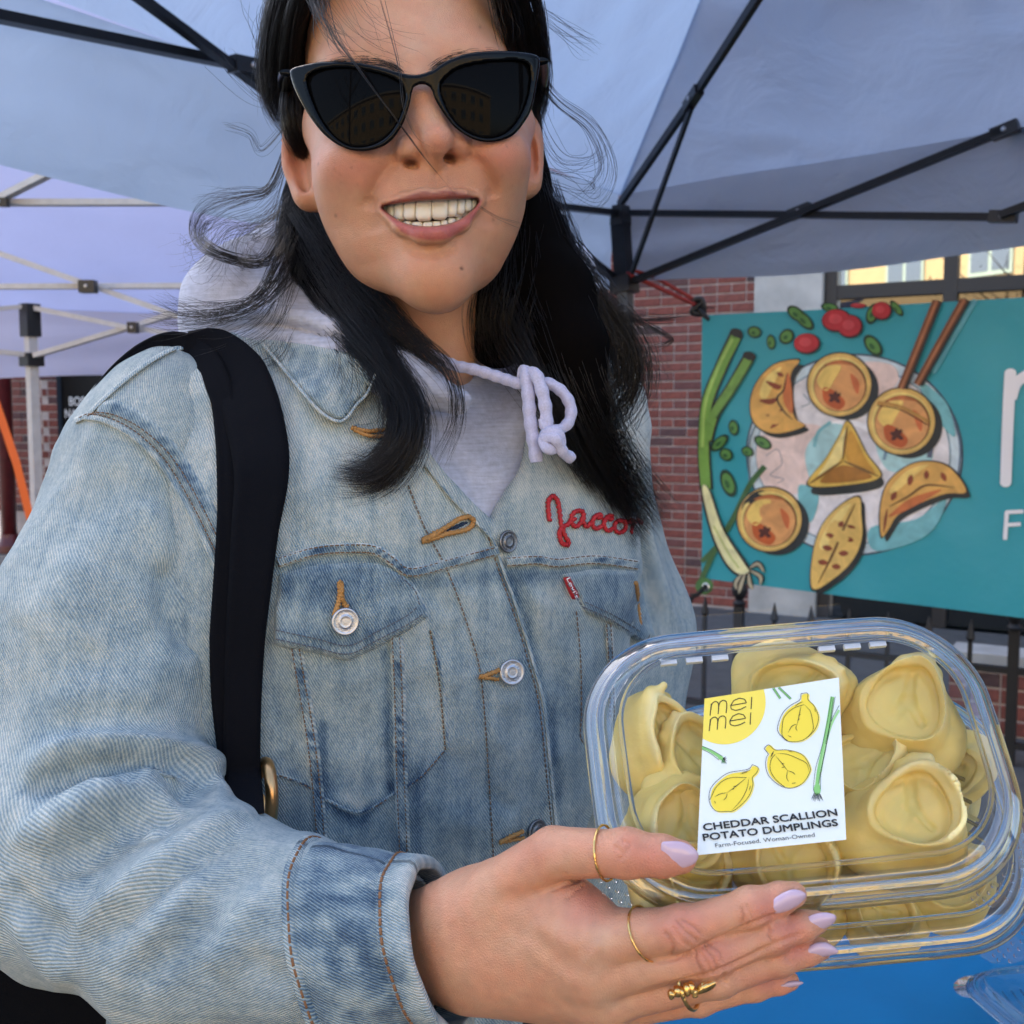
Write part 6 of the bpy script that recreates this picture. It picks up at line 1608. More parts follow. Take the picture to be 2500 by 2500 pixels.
braid('drawstring', cordpts([(1330, 500), (1390, 498), (1445, 530), (1476, 585), (1468, 640), (1430, 668), (1385, 655), (1375, 625)], [.679, .676, .675, .675, .674, .672, .668, .668]), .0034, M_CORD, HD)
braid('drawstring', cordpts([(1375, 700), (1400, 675), (1435, 690), (1430, 730), (1390, 735), (1380, 705), (1420, 700), (1450, 750), (1478, 770)], [.671, .664, .664, .666, .662, .664, .660, .666, .672]), .0036, M_CORD, HD)

# ------------------------------------------------------------------ jacket pieces laid on the cloth
def strip(name, line, wpx, th, surf=None, wear=0.4, parent=None, m=None, wobble=0.0, rows=7, hi=-0.30, n=None, pucker=0.34, side=None):
    """raised band along a pixel line"""
    surf = surf or TOR; c = spline(line, n or max(16, int(np.linalg.norm(np.diff(np.array(line, float), axis=0), axis=1).sum() / 7)))
    d = np.gradient(c, axis=0); d /= np.linalg.norm(d, axis=1)[:, None]; nn = np.stack([-d[:, 1], d[:, 0]], -1)
    o = np.linspace(-1, 1, rows); prof = np.sqrt(np.clip(1 - np.abs(o) ** 5, 0, 1)); prof[0] = prof[-1] = -0.35
    wv = np.broadcast_to(np.asarray(wpx, float), (len(c),)) / 2
    pts = (c[:, None] + nn[:, None] * (o[None, :, None] * wv[:, None, None])).reshape(-1, 2)
    t = np.repeat(np.arange(len(c)), rows)
    lift = np.tile(prof * th, len(c)) + 0.0006 * noise3(np.stack([t * 0.35, t * 0 + len(c), t * 0], -1), 3) * np.tile(prof, len(c))
    V, _ = surf.drop(pts, lift)
    Q = [(i * rows + k, i * rows + k + 1, (i + 1) * rows + k + 1, (i + 1) * rows + k) for i in range(len(c) - 1) for k in range(rows - 1)]
    pk = noise3(np.stack([t * 0.55 + np.tile(o, len(c)) * 1.2, np.tile(o, len(c)) * 0.8, t * 0], -1), 7)
    w = np.full(len(V), wear) + pucker * pk + np.where(np.abs(np.tile(o, len(c))) > 0.6, hi, 0.06)
    return put(name, c2w(V), m or M_DENIM, parent or JK, quads=Q, attrs={'uvw': V, 'wear': w})
def patch(name, outline, th, surf=None, wear=0.5, edge=-0.25, ew=9, parent=None, smooth=True, space=9, bulge=0.0, m=None, wearfn=None, liftfn=None):
    surf = surf or TOR; o = spline(outline, 8 * len(outline), True) if smooth else resample(list(outline) + [outline[0]], 10 * len(outline))[:-1]
    V2, F2 = tri2d(o, spacing=space); d = -poly_sd(V2, o)
    q = np.clip(d / 7.0, 0, 1); lift = th * np.sqrt(1 - (1 - q) ** 2) - 0.0006 * (d < 0.5) + bulge * np.clip(d / d.max(), 0, 1)
    if liftfn is not None: lift = lift + liftfn(V2) * q
    V, _ = surf.drop(V2, lift); w = wear + edge * np.exp(-(d / ew) ** 2) + 0.10 * noise3(np.stack([V2[:, 0] * .05, V2[:, 1] * .02, d * 0], -1), 4)
    if wearfn is not None: w = w + wearfn(V2)
    return put(name, c2w(V), m or M_DENIM, parent or JK, polys=[tuple(f) for f in F2], attrs={'uvw': V, 'wear': w})
class Thread:
    def __init__(s): s.mb = MB()
    def dash(s, line, surf=None, lift=0.0022, L=9.0, gap=4.0, r=0.00042):
        c = spline(line, max(24, int(np.linalg.norm(np.diff(np.array(line, float), axis=0), axis=1).sum() / 2)))
        acc = np.r_[0, np.cumsum(np.linalg.norm(np.diff(c, axis=0), axis=1))]; t = 0.0; surf = surf or TOR
        while t + L < acc[-1]:
            seg = [[np.interp(t + L * u, acc, c[:, k]) for k in (0, 1)] for u in (0, 0.5, 1)]
            V, _ = surf.drop(seg, [lift - 0.0004, lift, lift - 0.0004])
            s.mb.tube(c2w(V), r, 5); t += L + gap
        return s
    def run(s, line, surf=None, lift=0.0022, r=0.0009, n=None, zig=0.0):
        c = spline(line, n or max(20, int(np.linalg.norm(np.diff(np.array(line, float), axis=0), axis=1).sum() / 3)))
        V, _ = (surf or TOR).drop(c, lift)
        V = V + np.stack([zig * np.sin(np.arange(len(V)) * 2.1), zig * np.cos(np.arange(len(V)) * 1.7), 0 * np.arange(len(V))], -1)
        s.mb.tube(c2w(V), r * (1 + 0.22 * np.sin(np.arange(len(V)) * 2.4)), 7); return s
    def build(s, name, m, parent=None, **k):
        o = s.mb.build(name, m, parent or JK, flat=False, **k); s.mb = MB(); return o
M_TBRN = mat('brown_thread', (0.17, 0.10, 0.055, 1), 0.7); M_TORG = mat('ochre_thread', (0.42, 0.21, 0.06, 1), 0.7, noise=0.2, nscale=900); M_TDRK = mat('slate_thread', (0.11, 0.12, 0.14, 1), 0.7)
par = lambda line, dx, dy: [(a + dx, b + dy) for a, b in line]
YR = z4((140, 480), (300, 432), (470, 420), (560, 430), (630, 474), (710, 522), (880, 482), (1085, 428)); YL = z4((1120, 478), (1250, 470), (1340, 482), (1500, 468), (1685, 492))
strip('yoke_seam', YR, 30, 0.0042, wear=0.52); strip('yoke_seam', YL, 28, 0.0042, wear=0.50)
th = Thread()
for ln in (YR, YL): th.dash(par(ln, 0, -9), lift=.0042); th.dash(par(ln, 0, 9), lift=.0042)
# pocket bands
VB1 = z4((215, 850), (240, 1000), (275, 1200), (300, 1400), (325, 1690)); VB2 = z4((645, 800), (655, 1000), (660, 1200), (665, 1400), (680, 1790)); VB3 = z4((1556, 745), (1565, 900), (1572, 1150))
for v in (VB1, VB2): strip('pocket_band', v, 36, 0.0036, wear=0.50, hi=-0.16); th.dash(par(v, -10, 0), lift=.0038, L=7); th.dash(par(v, 8, 0), lift=.0038, L=7)
strip('pocket_band', VB3, 20, 0.0030, wear=0.48); th.dash(par(VB3, -5, 0), lift=.0034, L=7); th.dash(par(VB3, 5, 0), lift=.0034, L=7)
PB = z4((120, 1385), (250, 1432), (350, 1500), (490, 1552), (640, 1472), (750, 1400), (850, 1290)); th.dash(PB, lift=.0012); th.dash(z4((790, 770), (830, 1000), (856, 1285)), lift=.001)
strip('pocket_seam', PB, 11, 0.0014, wear=0.55, hi=-0.05); strip('pocket_seam', z4((800, 770), (842, 1000), (866, 1280)), 8, 0.0012, wear=0.42, hi=-0.08)
th.dash(z4((1418, 690), (1436, 900), (1440, 1120), (1440, 1240), (1515, 1290)), lift=.0012)
PL = z4((690, 150), (760, 330), (860, 520), (960, 800), (1005, 1000), (1035, 1400), (1058, 1800)); th.dash(par(PL, 4, 0), lift=.0010)
EDG = z4((1046, 372), (1086, 500), (1156, 700), (1216, 900), (1265, 1100), (1296, 1400), (1325, 1680)); th.dash(par(EDG, -3, 0), lift=.001)
strip('placket_edge', z4((770, 60), (880, 200), (1000, 320), (1062, 390), (1100, 500), (1170, 700), (1230, 900), (1279, 1100), (1310, 1400), (1340, 1700)), 8, 0.0030, wear=0.28, hi=-0.12)
pass
th.build('stitching', M_TBRN, kind='stuff')
# pocket flaps
FLR = z4((138, 530), (300, 488), (470, 476), (570, 482), (650, 512), (718, 562), (752, 620), (770, 662), (786, 712), (700, 772), (560, 850), (440, 905), (300, 872), (118, 838), (122, 700))
def puck(V2): return 0.0042 * np.clip((V2[:, 1] - 1440) / 110, 0, 1) ** 1.5 + 0.0009 * noise3(np.stack([V2[:, 0] * .10, V2[:, 1] * .03, V2[:, 0] * 0], -1), 21)
def wfl(V2):
    d1 = line_sd(V2, np.array(z4((118, 800), (300, 850), (440, 880), (620, 790), (786, 712))))[0]; return 0.10 - 0.22 * np.exp(-((d1 - 6) / 10) ** 2) * (0.6 + 0.4 * np.sin(V2[:, 0] * .35)) - 0.18 * np.exp(-((d1 - 70) / 40) ** 2)
patch('pocket_flap', FLR, 0.0034, wear=0.56, edge=-0.20, smooth=False, bulge=0.003, wearfn=wfl, liftfn=puck)
FLL = z4((1348, 530), (1500, 505), (1680, 515), (1700, 600), (1735, 720), (1757, 792), (1715, 845), (1650, 802), (1560, 745), (1450, 695), (1428, 630))
patch('pocket_flap', FLL, 0.0034, wear=0.56, edge=-0.22, smooth=False, bulge=0.002, liftfn=puck)
FS = Multi(TOR)
t2 = Thread()
for ln, dy in ((z4((130, 808), (300, 845), (440, 872), (560, 815), (700, 742), (762, 698)), 0), (z4((130, 770), (300, 806), (440, 836), (560, 778), (690, 708), (745, 660)), 0), (z4((745, 660), (725, 600), (660, 535)), 0)): t2.dash(ln, lift=.0105)
for ln in (z4((1450, 672), (1560, 722), (1650, 778), (1712, 815), (1738, 780)), z4((1455, 650), (1565, 700), (1655, 752), (1705, 785)), z4((1452, 680), (1425, 640), (1375, 560))): t2.dash(ln, lift=.0085)
t2.build('flap_stitching', M_TDRK, kind='stuff')
# button holes
t3 = Thread(); Z = 0.0016
t3.run(z4((757, 385), (800, 362), (850, 335), (905, 300), (950, 284), (976, 298), (966, 328), (920, 346), (860, 358), (800, 378), (762, 390)), lift=.0028, r=.0016, zig=.0003)
t3.run(z4((760, 386), (790, 372), (830, 352)), lift=.0038, r=.0015, zig=.0003)
t3.build('buttonhole', M_TORG); t3.run(z4((405, 565), (410, 600), (415, 640), (432, 672)), lift=.0095, r=.0016, zig=.0004); t3.run(z4((400, 570), (404, 620), (392, 665), (376, 712)), lift=.0098, r=.0015, zig=.0004); t3.run(z4((398, 562), (412, 580), (408, 640)), lift=.0102, r=.0015, zig=.0004)
t3.build('buttonhole', M_TORG); t3.run(z4((1000, 972), (1035, 962), (1085, 942)), lift=.0024, r=.0015, zig=.0003); t3.run(z4((1002, 972), (1040, 974), (1082, 982)), lift=.0024, r=.0012, zig=.0003)
t3.build('buttonhole', M_TORG); t3.run(z4((1088, 1682), (1130, 1660), (1190, 1632)), lift=.0024, r=.0015, zig=.0003); t3.run(z4((1090, 1680), (1135, 1672), (1190, 1662)), lift=.0024, r=.0012, zig=.0003)
t3.build('buttonhole', M_TORG); t3.run(z4((1672, 570), (1680, 640), (1690, 720), (1695, 750)), lift=.006, r=.0012, zig=.0003); t3.run(z4((1666, 568), (1678, 572), (1684, 640)), lift=.006, r=.0011, zig=.0003)
t3.build('buttonhole', M_TORG); t3.run([(1236, 2470), (1275, 2456), (1330, 2449), (1378, 2452)], lift=.003, r=.0016, zig=.0003); t3.run([(1236, 2470), (1290, 2474), (1340, 2466), (1378, 2454)], lift=.003, r=.0014, zig=.0003)
t3.build('buttonhole', M_TORG)
patch('buttonhole_slit', z4((832, 352), (900, 316), (945, 300), (955, 312), (915, 335), (860, 350)), 0.0012, wear=1.2, edge=0, smooth=True, space=6)
# buttons
M_BTN = mat('nickel_button', (0.55, 0.56, 0.59, 1), 0.42, metal=1.0, bump=0.3, bscale=500, bdist=0.0004); M_BTN2 = mat('gunmetal_button', (0.20, 0.20, 0.21, 1), 0.38, metal=1.0, bump=0.3, bscale=500, bdist=0.0004)
def button(x, y, rpx, m, lift, tilt=(0, 0, 0)):
    loc, n = TOR.hit(x, y); r = rpx / FPX * loc[2]; ax = nrm(0.6 * n + 0.4 * nrm(-loc) + np.array(tilt)); o = loc + nrm(-loc) * lift
    aw = nrm(ax @ CW); ow = c2w(o); mb = MB()
    mb.lathe(ow, aw, [(r * .45, -.004), (r * .45, 0), (r * .94, .0004), (r, .0012), (r * .97, .0020), (r * .88, .0024), (r * .80, .0019), (r * .50, .0019), (r * .46, .0022), (r * .42, .0025), (r * .38, .0023), (r * .2, .0024), (r * .02, .0024)], 36)
    ob = mb.build('button', m, JK, flat=False)
    u = nrm(np.cross(aw, (0.2, 0.3, 1))); v = np.cross(aw, u); mb = MB()
    for i in range(17):
        if i in (5, 13): continue
        a = 2 * math.pi * i / 17; d_ = u * math.cos(a) + v * math.sin(a); s_ = -u * math.sin(a) + v * math.cos(a)
        mb.box(ow + d_ * r * .65 + aw * .0019, d_, s_, aw, r * .075, r * (.05 if i % 2 else .075), .0005)
    mb.build('button_emboss', m, JK)
button(842, 1517, 34, M_BTN, .0115); button(1249, 1641, 32, M_BTN, .004); button(1238, 1322, 28, M_BTN2, .001, (.5, 0, .2)); button(1309, 2031, 31, M_BTN2, .003, (.25, .05, 0))
# red tab and embroidered name
TAB = z4((1358, 542), (1396, 532), (1416, 580), (1436, 626), (1402, 646), (1378, 598))
patch('red_tab', TAB, 0.0052, m=mat('red_satin', (0.36, 0.012, 0.02, 1), 0.45), smooth=False, space=6)
M_WTH = mat('white_thread', (0.8, 0.78, 0.78, 1), 0.7)
Vt, Ft = text_mesh("Levi's", 0.01); w0 = Vt[:, 0].max()
p0, p1 = np.array(z4((1381, 543))[0]), np.array(z4((1423, 632))[0]); e = (p1 - p0) / w0; up = np.array([e[1], -e[0]]) / np.linalg.norm(e)
pp = p0 + np.outer(Vt[:, 0], e) + np.outer(Vt[:, 1] - 0.36, up) * 13.0
Vd, _ = TOR.drop(pp, 0.0062); put('tab_lettering', c2w(Vd), M_WTH, JK, polys=Ft, flat=True)
M_REDT = mat('red_embroidery', (0.42, 0.012, 0.018, 1), 0.6, noise=0.25, nscale=700)
t4 = Thread()
t4.run(z4((1303, 305), (1297, 250), (1300, 212), (1316, 196), (1336, 212), (1345, 255), (1352, 310), (1366, 360), (1386, 392), (1380, 404), (1358, 398), (1347, 368), (1350, 338), (1385, 312), (1412, 290)), lift=.0018, r=.0016, zig=.0003)
t4.run(z4((1448, 262), (1420, 258), (1398, 280), (1396, 310), (1415, 326), (1438, 306), (1450, 268), (1448, 305), (1462, 326), (1482, 308)), lift=.0020, r=.0015, zig=.0003)
t4.run(z4((1482, 308), (1500, 280), (1524, 274), (1520, 288), (1498, 284), (1486, 312), (1502, 336), (1530, 322)), lift=.0022, r=.0015, zig=.0003)
t4.run(z4((1530, 322), (1544, 288), (1570, 278), (1568, 294), (1546, 292), (1536, 322), (1554, 344), (1580, 330)), lift=.0024, r=.0015, zig=.0003)
t4.run(z4((1612, 300), (1588, 306), (1582, 336), (1602, 352), (1626, 338), (1626, 308), (1608, 298), (1640, 308), (1656, 296), (1652, 352)), lift=.0024, r=.0015, zig=.0003)
t4.run(z4((1656, 320), (1680, 300), (1700, 312)), lift=.0026, r=.0015, zig=.0003)
t4.build('embroidered_name', M_REDT, kind='stuff')
# shoulder and armhole seams
zl = lambda *q: [(a * 0.9313, 700 + b * 0.9313) for a, b in q]
ARM = zl((196, 352), (208, 346), (222, 342), (270, 350), (340, 386), (412, 452), (470, 540), (528, 650), (568, 740), (584, 810), (582, 890))
strip('armhole_seam', ARM, 17, 0.0042, CLO, wear=0.34, hi=-0.14, n=90, pucker=0.2)
strip('armhole_facing', par(zl((250, 322), (300, 320), (370, 360), (440, 430), (500, 520), (555, 620), (592, 720)), 4, 0), 46, 0.0022, CLO, wear=0.44, hi=-0.10, n=80, pucker=0.22)
strip('shoulder_seam', zl((222, 342), (300, 268), (380, 205), (450, 165), (480, 160)), 13, 0.0036, CLO, wear=0.34, hi=-0.12, pucker=0.2)
t5 = Thread(); t5.dash(par(ARM, 11, -8), CLO, .0042, L=8); t5.dash(par(ARM, 30, -12), CLO, .0042, L=8); t5.build('shoulder_stitching', M_TBRN, kind='stuff')
# collar
CLR = z5((345, 342), (480, 352), (600, 372), (695, 398), (768, 464), (738, 535), (700, 575), (672, 615), (640, 636), (600, 622), (555, 588), (500, 525), (450, 465), (400, 405))
COLS = Multi(TOR0, HOD)
patch('collar', CLR, 0.006, COLS, wear=0.40, edge=-0.22, ew=8, space=10, bulge=0.006, wearfn=lambda V2: 0.14 * noise3(np.stack([V2[:, 0] * .06, V2[:, 1] * .06, V2[:, 0] * 0], -1), 8))
strip('collar_edge', z5((350, 346), (400, 405), (450, 466), (500, 527), (555, 590), (600, 625), (640, 637), (672, 616), (700, 576), (738, 536), (768, 466)), 10, 0.013, COLS, wear=0.22, hi=-0.1, pucker=0.2)
# band under the collar
strip('collar_stand', z5((690, 660), (760, 690), (850, 700)), 30, 0.003, COLS, wear=0.6); t6 = Thread(); t6.run(z5((680, 660), (740, 672), (810, 668), (880, 672)), COLS, .0055, .0014, zig=.0003); t6.run(z5((690, 668), (750, 690), (820, 688)), COLS, .0055, .0012, zig=.0003); t6.build('buttonhole', M_TORG)
# ------------------------------------------------------------------ cuff
def cuff():
    A0, A1 = P(812, 2304, .546), P(1082, 2308, .514); ax = nrm([0.90, 0.30, -0.20]); u = nrm(np.cross(ax, [0, 0, 1.0])); u = u if u[1] > 0 else -u; v = np.cross(ax, u)
    rows = [(0.0, .0478, -.0030), (0.005, .0500, .0008), (0.05, .0496, .0012), (0.085, .0488, .0), (0.095, .0486, -.0012), (0.15, .0480, .0), (0.28, .0468, .001), (0.42, .0452, .0002), (0.56, .0436, .0006), (0.70, .0418, 0.0), (0.755, .0408, -.0012), (0.765, .0408, .0004), (0.80, .0404, .0008), (0.88, .0394, .0016), (0.96, .0384, .0022), (0.995, .0378, .001), (1.0, .0366, -.0005), (0.985, .0345, -.001), (0.9, .0335, 0), (0.7, .034, 0)]
    n = 96; V = []; W = []; U = []
    rows2 = []
    for i in range(len(rows) - 1):
        for k in range(3): rows2.append(tuple(np.array(rows[i]) * (1 - k / 3) + np.array(rows[i + 1]) * (k / 3)))
    rows2.append(rows[-1])
    for (t, r, x) in rows2:
        c = A0 + (A1 - A0) * t
        for k in range(n):
            a = 2 * math.pi * k / n; wob = 0.0010 * math.sin(3 * a + 2 + 3 * t) + 0.0006 * math.sin(9 * a + 7 * t)
            V.append(c + (u * math.cos(a) + v * math.sin(a) * 0.93) * (r + 0.003 + x + wob)); U.append((a * 0.045, t * 0.06, 0))
            W.append(0.56 - 0.16 * math.exp(-((t - 0.04) / 0.05) ** 2) - 0.30 * max(0, (t - 0.78) / 0.22))
    V = np.array(V); W = np.array(W) + 0.20 * noise3(np.array(U) * [180, 130, 1], 6)
    Q = [(i * n + k, i * n + (k + 1) % n, (i + 1) * n + (k + 1) % n, (i + 1) * n + k) for i in range(len(rows2) - 1) for k in range(n)]
    put('cuff', c2w(V), M_DENIM, JK, quads=Q, attrs={'uvw': np.array(U), 'wear': W})
    mb = MB()
    for t, r in ((0.055, .0530), (0.80, .0442)):
        c = A0 + (A1 - A0) * t; a = np.linspace(0, 2 * np.pi, 120, endpoint=False); pts = c + (np.outer(np.cos(a), u) + np.outer(np.sin(a), v) * .93) * (r + 0.0010 * np.sin(3 * a + 2 + 3 * t) + 0.0006 * np.sin(9 * a + 7 * t))[:, None]
        pts = resample(np.concatenate([pts, pts[:1]]), 260)
        for k_ in range(0, 260, 4): Vt, Ft = tube_mesh(c2w(pts[k_:k_ + 4]), 0.0008, 6); mb.add(Vt, Ft)
    mb.build('cuff_stitching', mat('rust_thread', (0.22, 0.10, 0.04, 1), 0.7), JK, flat=False, kind='stuff')
cuff()
# hoodie cuff peeping out below the wrist
# ------------------------------------------------------------------ shoulder bag
M_WEB = mat('black_webbing', (0.0045, 0.005, 0.0075, 1), 0.95, spec=0.10, bump=0.6, bscale=900, bdist=0.001)
def web_mat():
    nt = M_WEB.node_tree; N = nt.nodes; at = N.new('ShaderNodeAttribute'); at.attribute_name = 'uvw'
    b = N.new('ShaderNodeTexBrick'); b.inputs['Scale'].default_value = 1; b.inputs['Brick Width'].default_value = 0.0022; b.inputs['Row Height'].default_value = 0.0016; b.inputs['Mortar Size'].default_value = 0.0003
    nt.links.new(at.outputs['Vector'], b.inputs['Vector']); bp = [n for n in N if n.type == 'BUMP'][0]; bp.inputs['Strength'].default_value = 0.8; bp.inputs['Distance'].default_value = 0.0006; bp.invert = True
    nt.links.new(b.outputs['Fac'], bp.inputs['Height'])
web_mat()
BAG = empty('shoulder_bag', c2w(P(150, 2900, .74)), 'black canvas bag hanging from a wide webbing strap over the denim shoulder', 'bag')
ALL = Multi(TOR0, SLV, HOD)
def strap(name, cpx, wpx, lift, zoff=0.0, tail=None, back=0.0):
    c = spline(cpx, 90); d = np.gradient(c, axis=0); d /= np.linalg.norm(d, axis=1)[:, None]; nn = np.stack([-d[:, 1], d[:, 0]], -1)
    wv = np.interp(np.linspace(0, 1, 90), np.linspace(0, 1, len(wpx)), wpx) / 2; o = np.linspace(-1, 1, 9)
    ctr, _ = ALL.drop(c, 0); dep = ctr[:, 2]
    k = np.ones(9) / 9; dep = np.convolve(np.pad(dep, 4, mode='edge'), k, 'valid') - lift + back * np.clip(1 - np.arange(90) / 26.0, 0, 1)
    if tail is not None: dep = np.minimum(dep, np.interp(np.arange(90), *tail)) if False else dep
    pts = []; uvw = []
    L = np.r_[0, np.cumsum(np.linalg.norm(np.diff(c, axis=0), axis=1))] * 0.7 / FPX
    for i in range(90):
        for q in o:
            x, y = c[i] + nn[i] * q * wv[i]; pts.append(P(x, y, dep[i] + zoff + 0.002 * q * q - 0.0016 * (0.72 < abs(q) < 0.8))); uvw.append((q * 0.02, L[i], 0))
    Vf = np.array(pts); Vb = Vf + [0, 0, 0.0022]; n = len(Vf)
    Q = [(i * 9 + k, i * 9 + k + 1, (i + 1) * 9 + k + 1, (i + 1) * 9 + k) for i in range(89) for k in range(8)]
    Q += [tuple(n + j for j in reversed(f)) for f in Q]
    for i in range(89): Q += [(i * 9, (i + 1) * 9, n + (i + 1) * 9, n + i * 9), (i * 9 + 8, n + i * 9 + 8, n + (i + 1) * 9 + 8, (i + 1) * 9 + 8)]
    return put(name, c2w(Vf.tolist() + Vb.tolist()), M_WEB, BAG, quads=Q, attrs={'uvw': np.array(uvw + uvw)})
strap('strap', [(452, 838), (520, 858), (575, 915), (612, 1000), (634, 1100), (636, 1180), (622, 1290), (610, 1420), (598, 1560), (592, 1700), (590, 1850), (600, 1990)], [60, 120, 150, 145, 140, 130, 115, 105, 95, 90, 88, 88], 0.012)
strap('strap', [(172, 1060), (226, 974), (290, 898), (362, 846), (432, 834), (495, 874), (540, 960), (555, 1080), (562, 1250), (560, 1420), (556, 1560), (560, 1700), (572, 1850)], [30, 30, 32, 36, 50, 72, 62, 58, 64, 80, 90, 90, 80], 0.007, back=0.03)
t = np.linspace(0, 2 * np.pi, 60, endpoint=False); rc = P(650, 1940, .640)
Vt, Ft = tube_mesh(rc + np.stack([0.006 * np.cos(t), 0.0185 * np.sin(t), -0.012 * np.cos(t)], -1), 0.0038, 12, closed=True); put('buckle_ring', c2w(Vt), mat('antique_brass', (0.62, 0.36, 0.16, 1), 0.3, metal=1.0), BAG, polys=Ft)
fb = Field([-0.45, P(0, 3300, .72)[1], .60], [-0.06, P(0, 1900, .7)[1], .92], 0.006)
def rbox(X, Y, Z):
    c = P(200, 2720, .745); x, y, z = np.abs(X - c[0]) - .135, np.abs(Y - c[1]) - .135, np.abs(Z - c[2] - 0.25 * (X - c[0])) - .035
    return np.sqrt(np.maximum(x, 0) ** 2 + np.maximum(y, 0) ** 2 + np.maximum(z, 0) ** 2) - .03
fb.fn([-0.5, -0.7, .5], [0, 0, 1], rbox); fb.cap(P(600, 1985, .665), P(720, 2120, .665), .010, .012, k=.01)
Vb, Qb = fb.mesh(); put('bag_body', c2w(smooth_mesh(Vb, Qb, 2)), mat('black_canvas', (0.003, 0.0034, 0.005, 1), 0.9, spec=0.1, bump=0.4, bscale=700, bdist=0.001), BAG, quads=Qb)
# ------------------------------------------------------------------ hair
M_HAIR = mat('dark_hair', (0.0075, 0.0050, 0.0040, 1), 0.33, spec=0.45)
M_HAIRB = mat('hair_shadow', (0.0022, 0.0016, 0.0015, 1), 0.9, spec=0.05)
HR_LO, HR_HI = [-0.22, P(0, 1330, .74)[1], .60], [0.16, P(0, -420, .72)[1], .87]
def build_hairmass():
    f = Field(HR_LO, HR_HI, 0.0030)
    f.ell(P(1000, 50, 0.748), (0.0815, 0.116, 0.108))
    f.fn(*px_prism([(1000, -150), (860, -128), (770, -70), (738, 0), (722, 110), (722, 205), (742, 300), (760, 420), (800, 520), (900, 640), (1180, 640), (1262, 520), (1285, 400), (1276, 290), (1262, 180), (1240, 60), (1226, -30), (1190, -95), (1110, -138)], 0.50, 0.712), k=0.006, op='sub')
    f.chain([P(760, 280, .79), P(768, 460, .79), P(768, 600, .77), P(812, 720, .742), P(885, 815, .705)], [.016, .016, .019, .018, .011], k=.01)
    f.chain([P(885, 815, .705), P(952, 905, .684), P(998, 985, .672), P(1004, 1060, .666), P(970, 1122, .663)], [.010, .0065, .0045, .0035, .0015], k=.004)
    f.chain([P(1262, 290, .785), P(1262, 460, .785), P(1278, 600, .765), P(1240, 720, .750), P(1215, 830, .748)], [.018, .022, .026, .026, .020], k=.015)
    f.chain([P(1280, 560, .765), P(1350, 720, .735), P(1395, 850, .715), P(1425, 980, .715), P(1465, 1090, .735), P(1520, 1190, .765)], [.024, .026, .022, .014, .008, .004], k=.015)
    V, Q = f.mesh(); return smooth_mesh(V, Q, 2), Q
RV, RQ = build_hairmass()
HAIR = put('hair', c2w(RV), M_HAIRB, PER, quads=RQ)
SV_, SF_, so_ = [], [], [0]
def strand_mesh(Pt, rad):
    """Pt (N,M,3) -> triangular tubes"""
    N, M, _ = Pt.shape
    d = np.gradient(Pt, axis=1); d /= np.linalg.norm(d, axis=2)[..., None] + 1e-9
    x = np.cross(d, np.array([0.31, 0.22, 0.92])); x /= np.linalg.norm(x, axis=2)[..., None] + 1e-9; y = np.cross(d, x)
    t = np.linspace(0, 1, M); r = rad[:, None] * np.interp(t, [0, .1, .75, 1], [.8, 1, .9, .25])[None]
    V = np.stack([Pt + r[..., None] * (math.cos(a) * x + math.sin(a) * y) for a in (0, 2.0944, 4.1888)], 2)   # N,M,3,3
    idx = np.arange(N * M * 3).reshape(N, M, 3); Q = []
    for k in range(3):
        k2 = (k + 1) % 3; Q.append(np.stack([idx[:, :-1, k], idx[:, :-1, k2], idx[:, 1:, k2], idx[:, 1:, k]], -1).reshape(-1, 4))
    return V.reshape(-1, 3), np.concatenate(Q)
LOCKS = {}
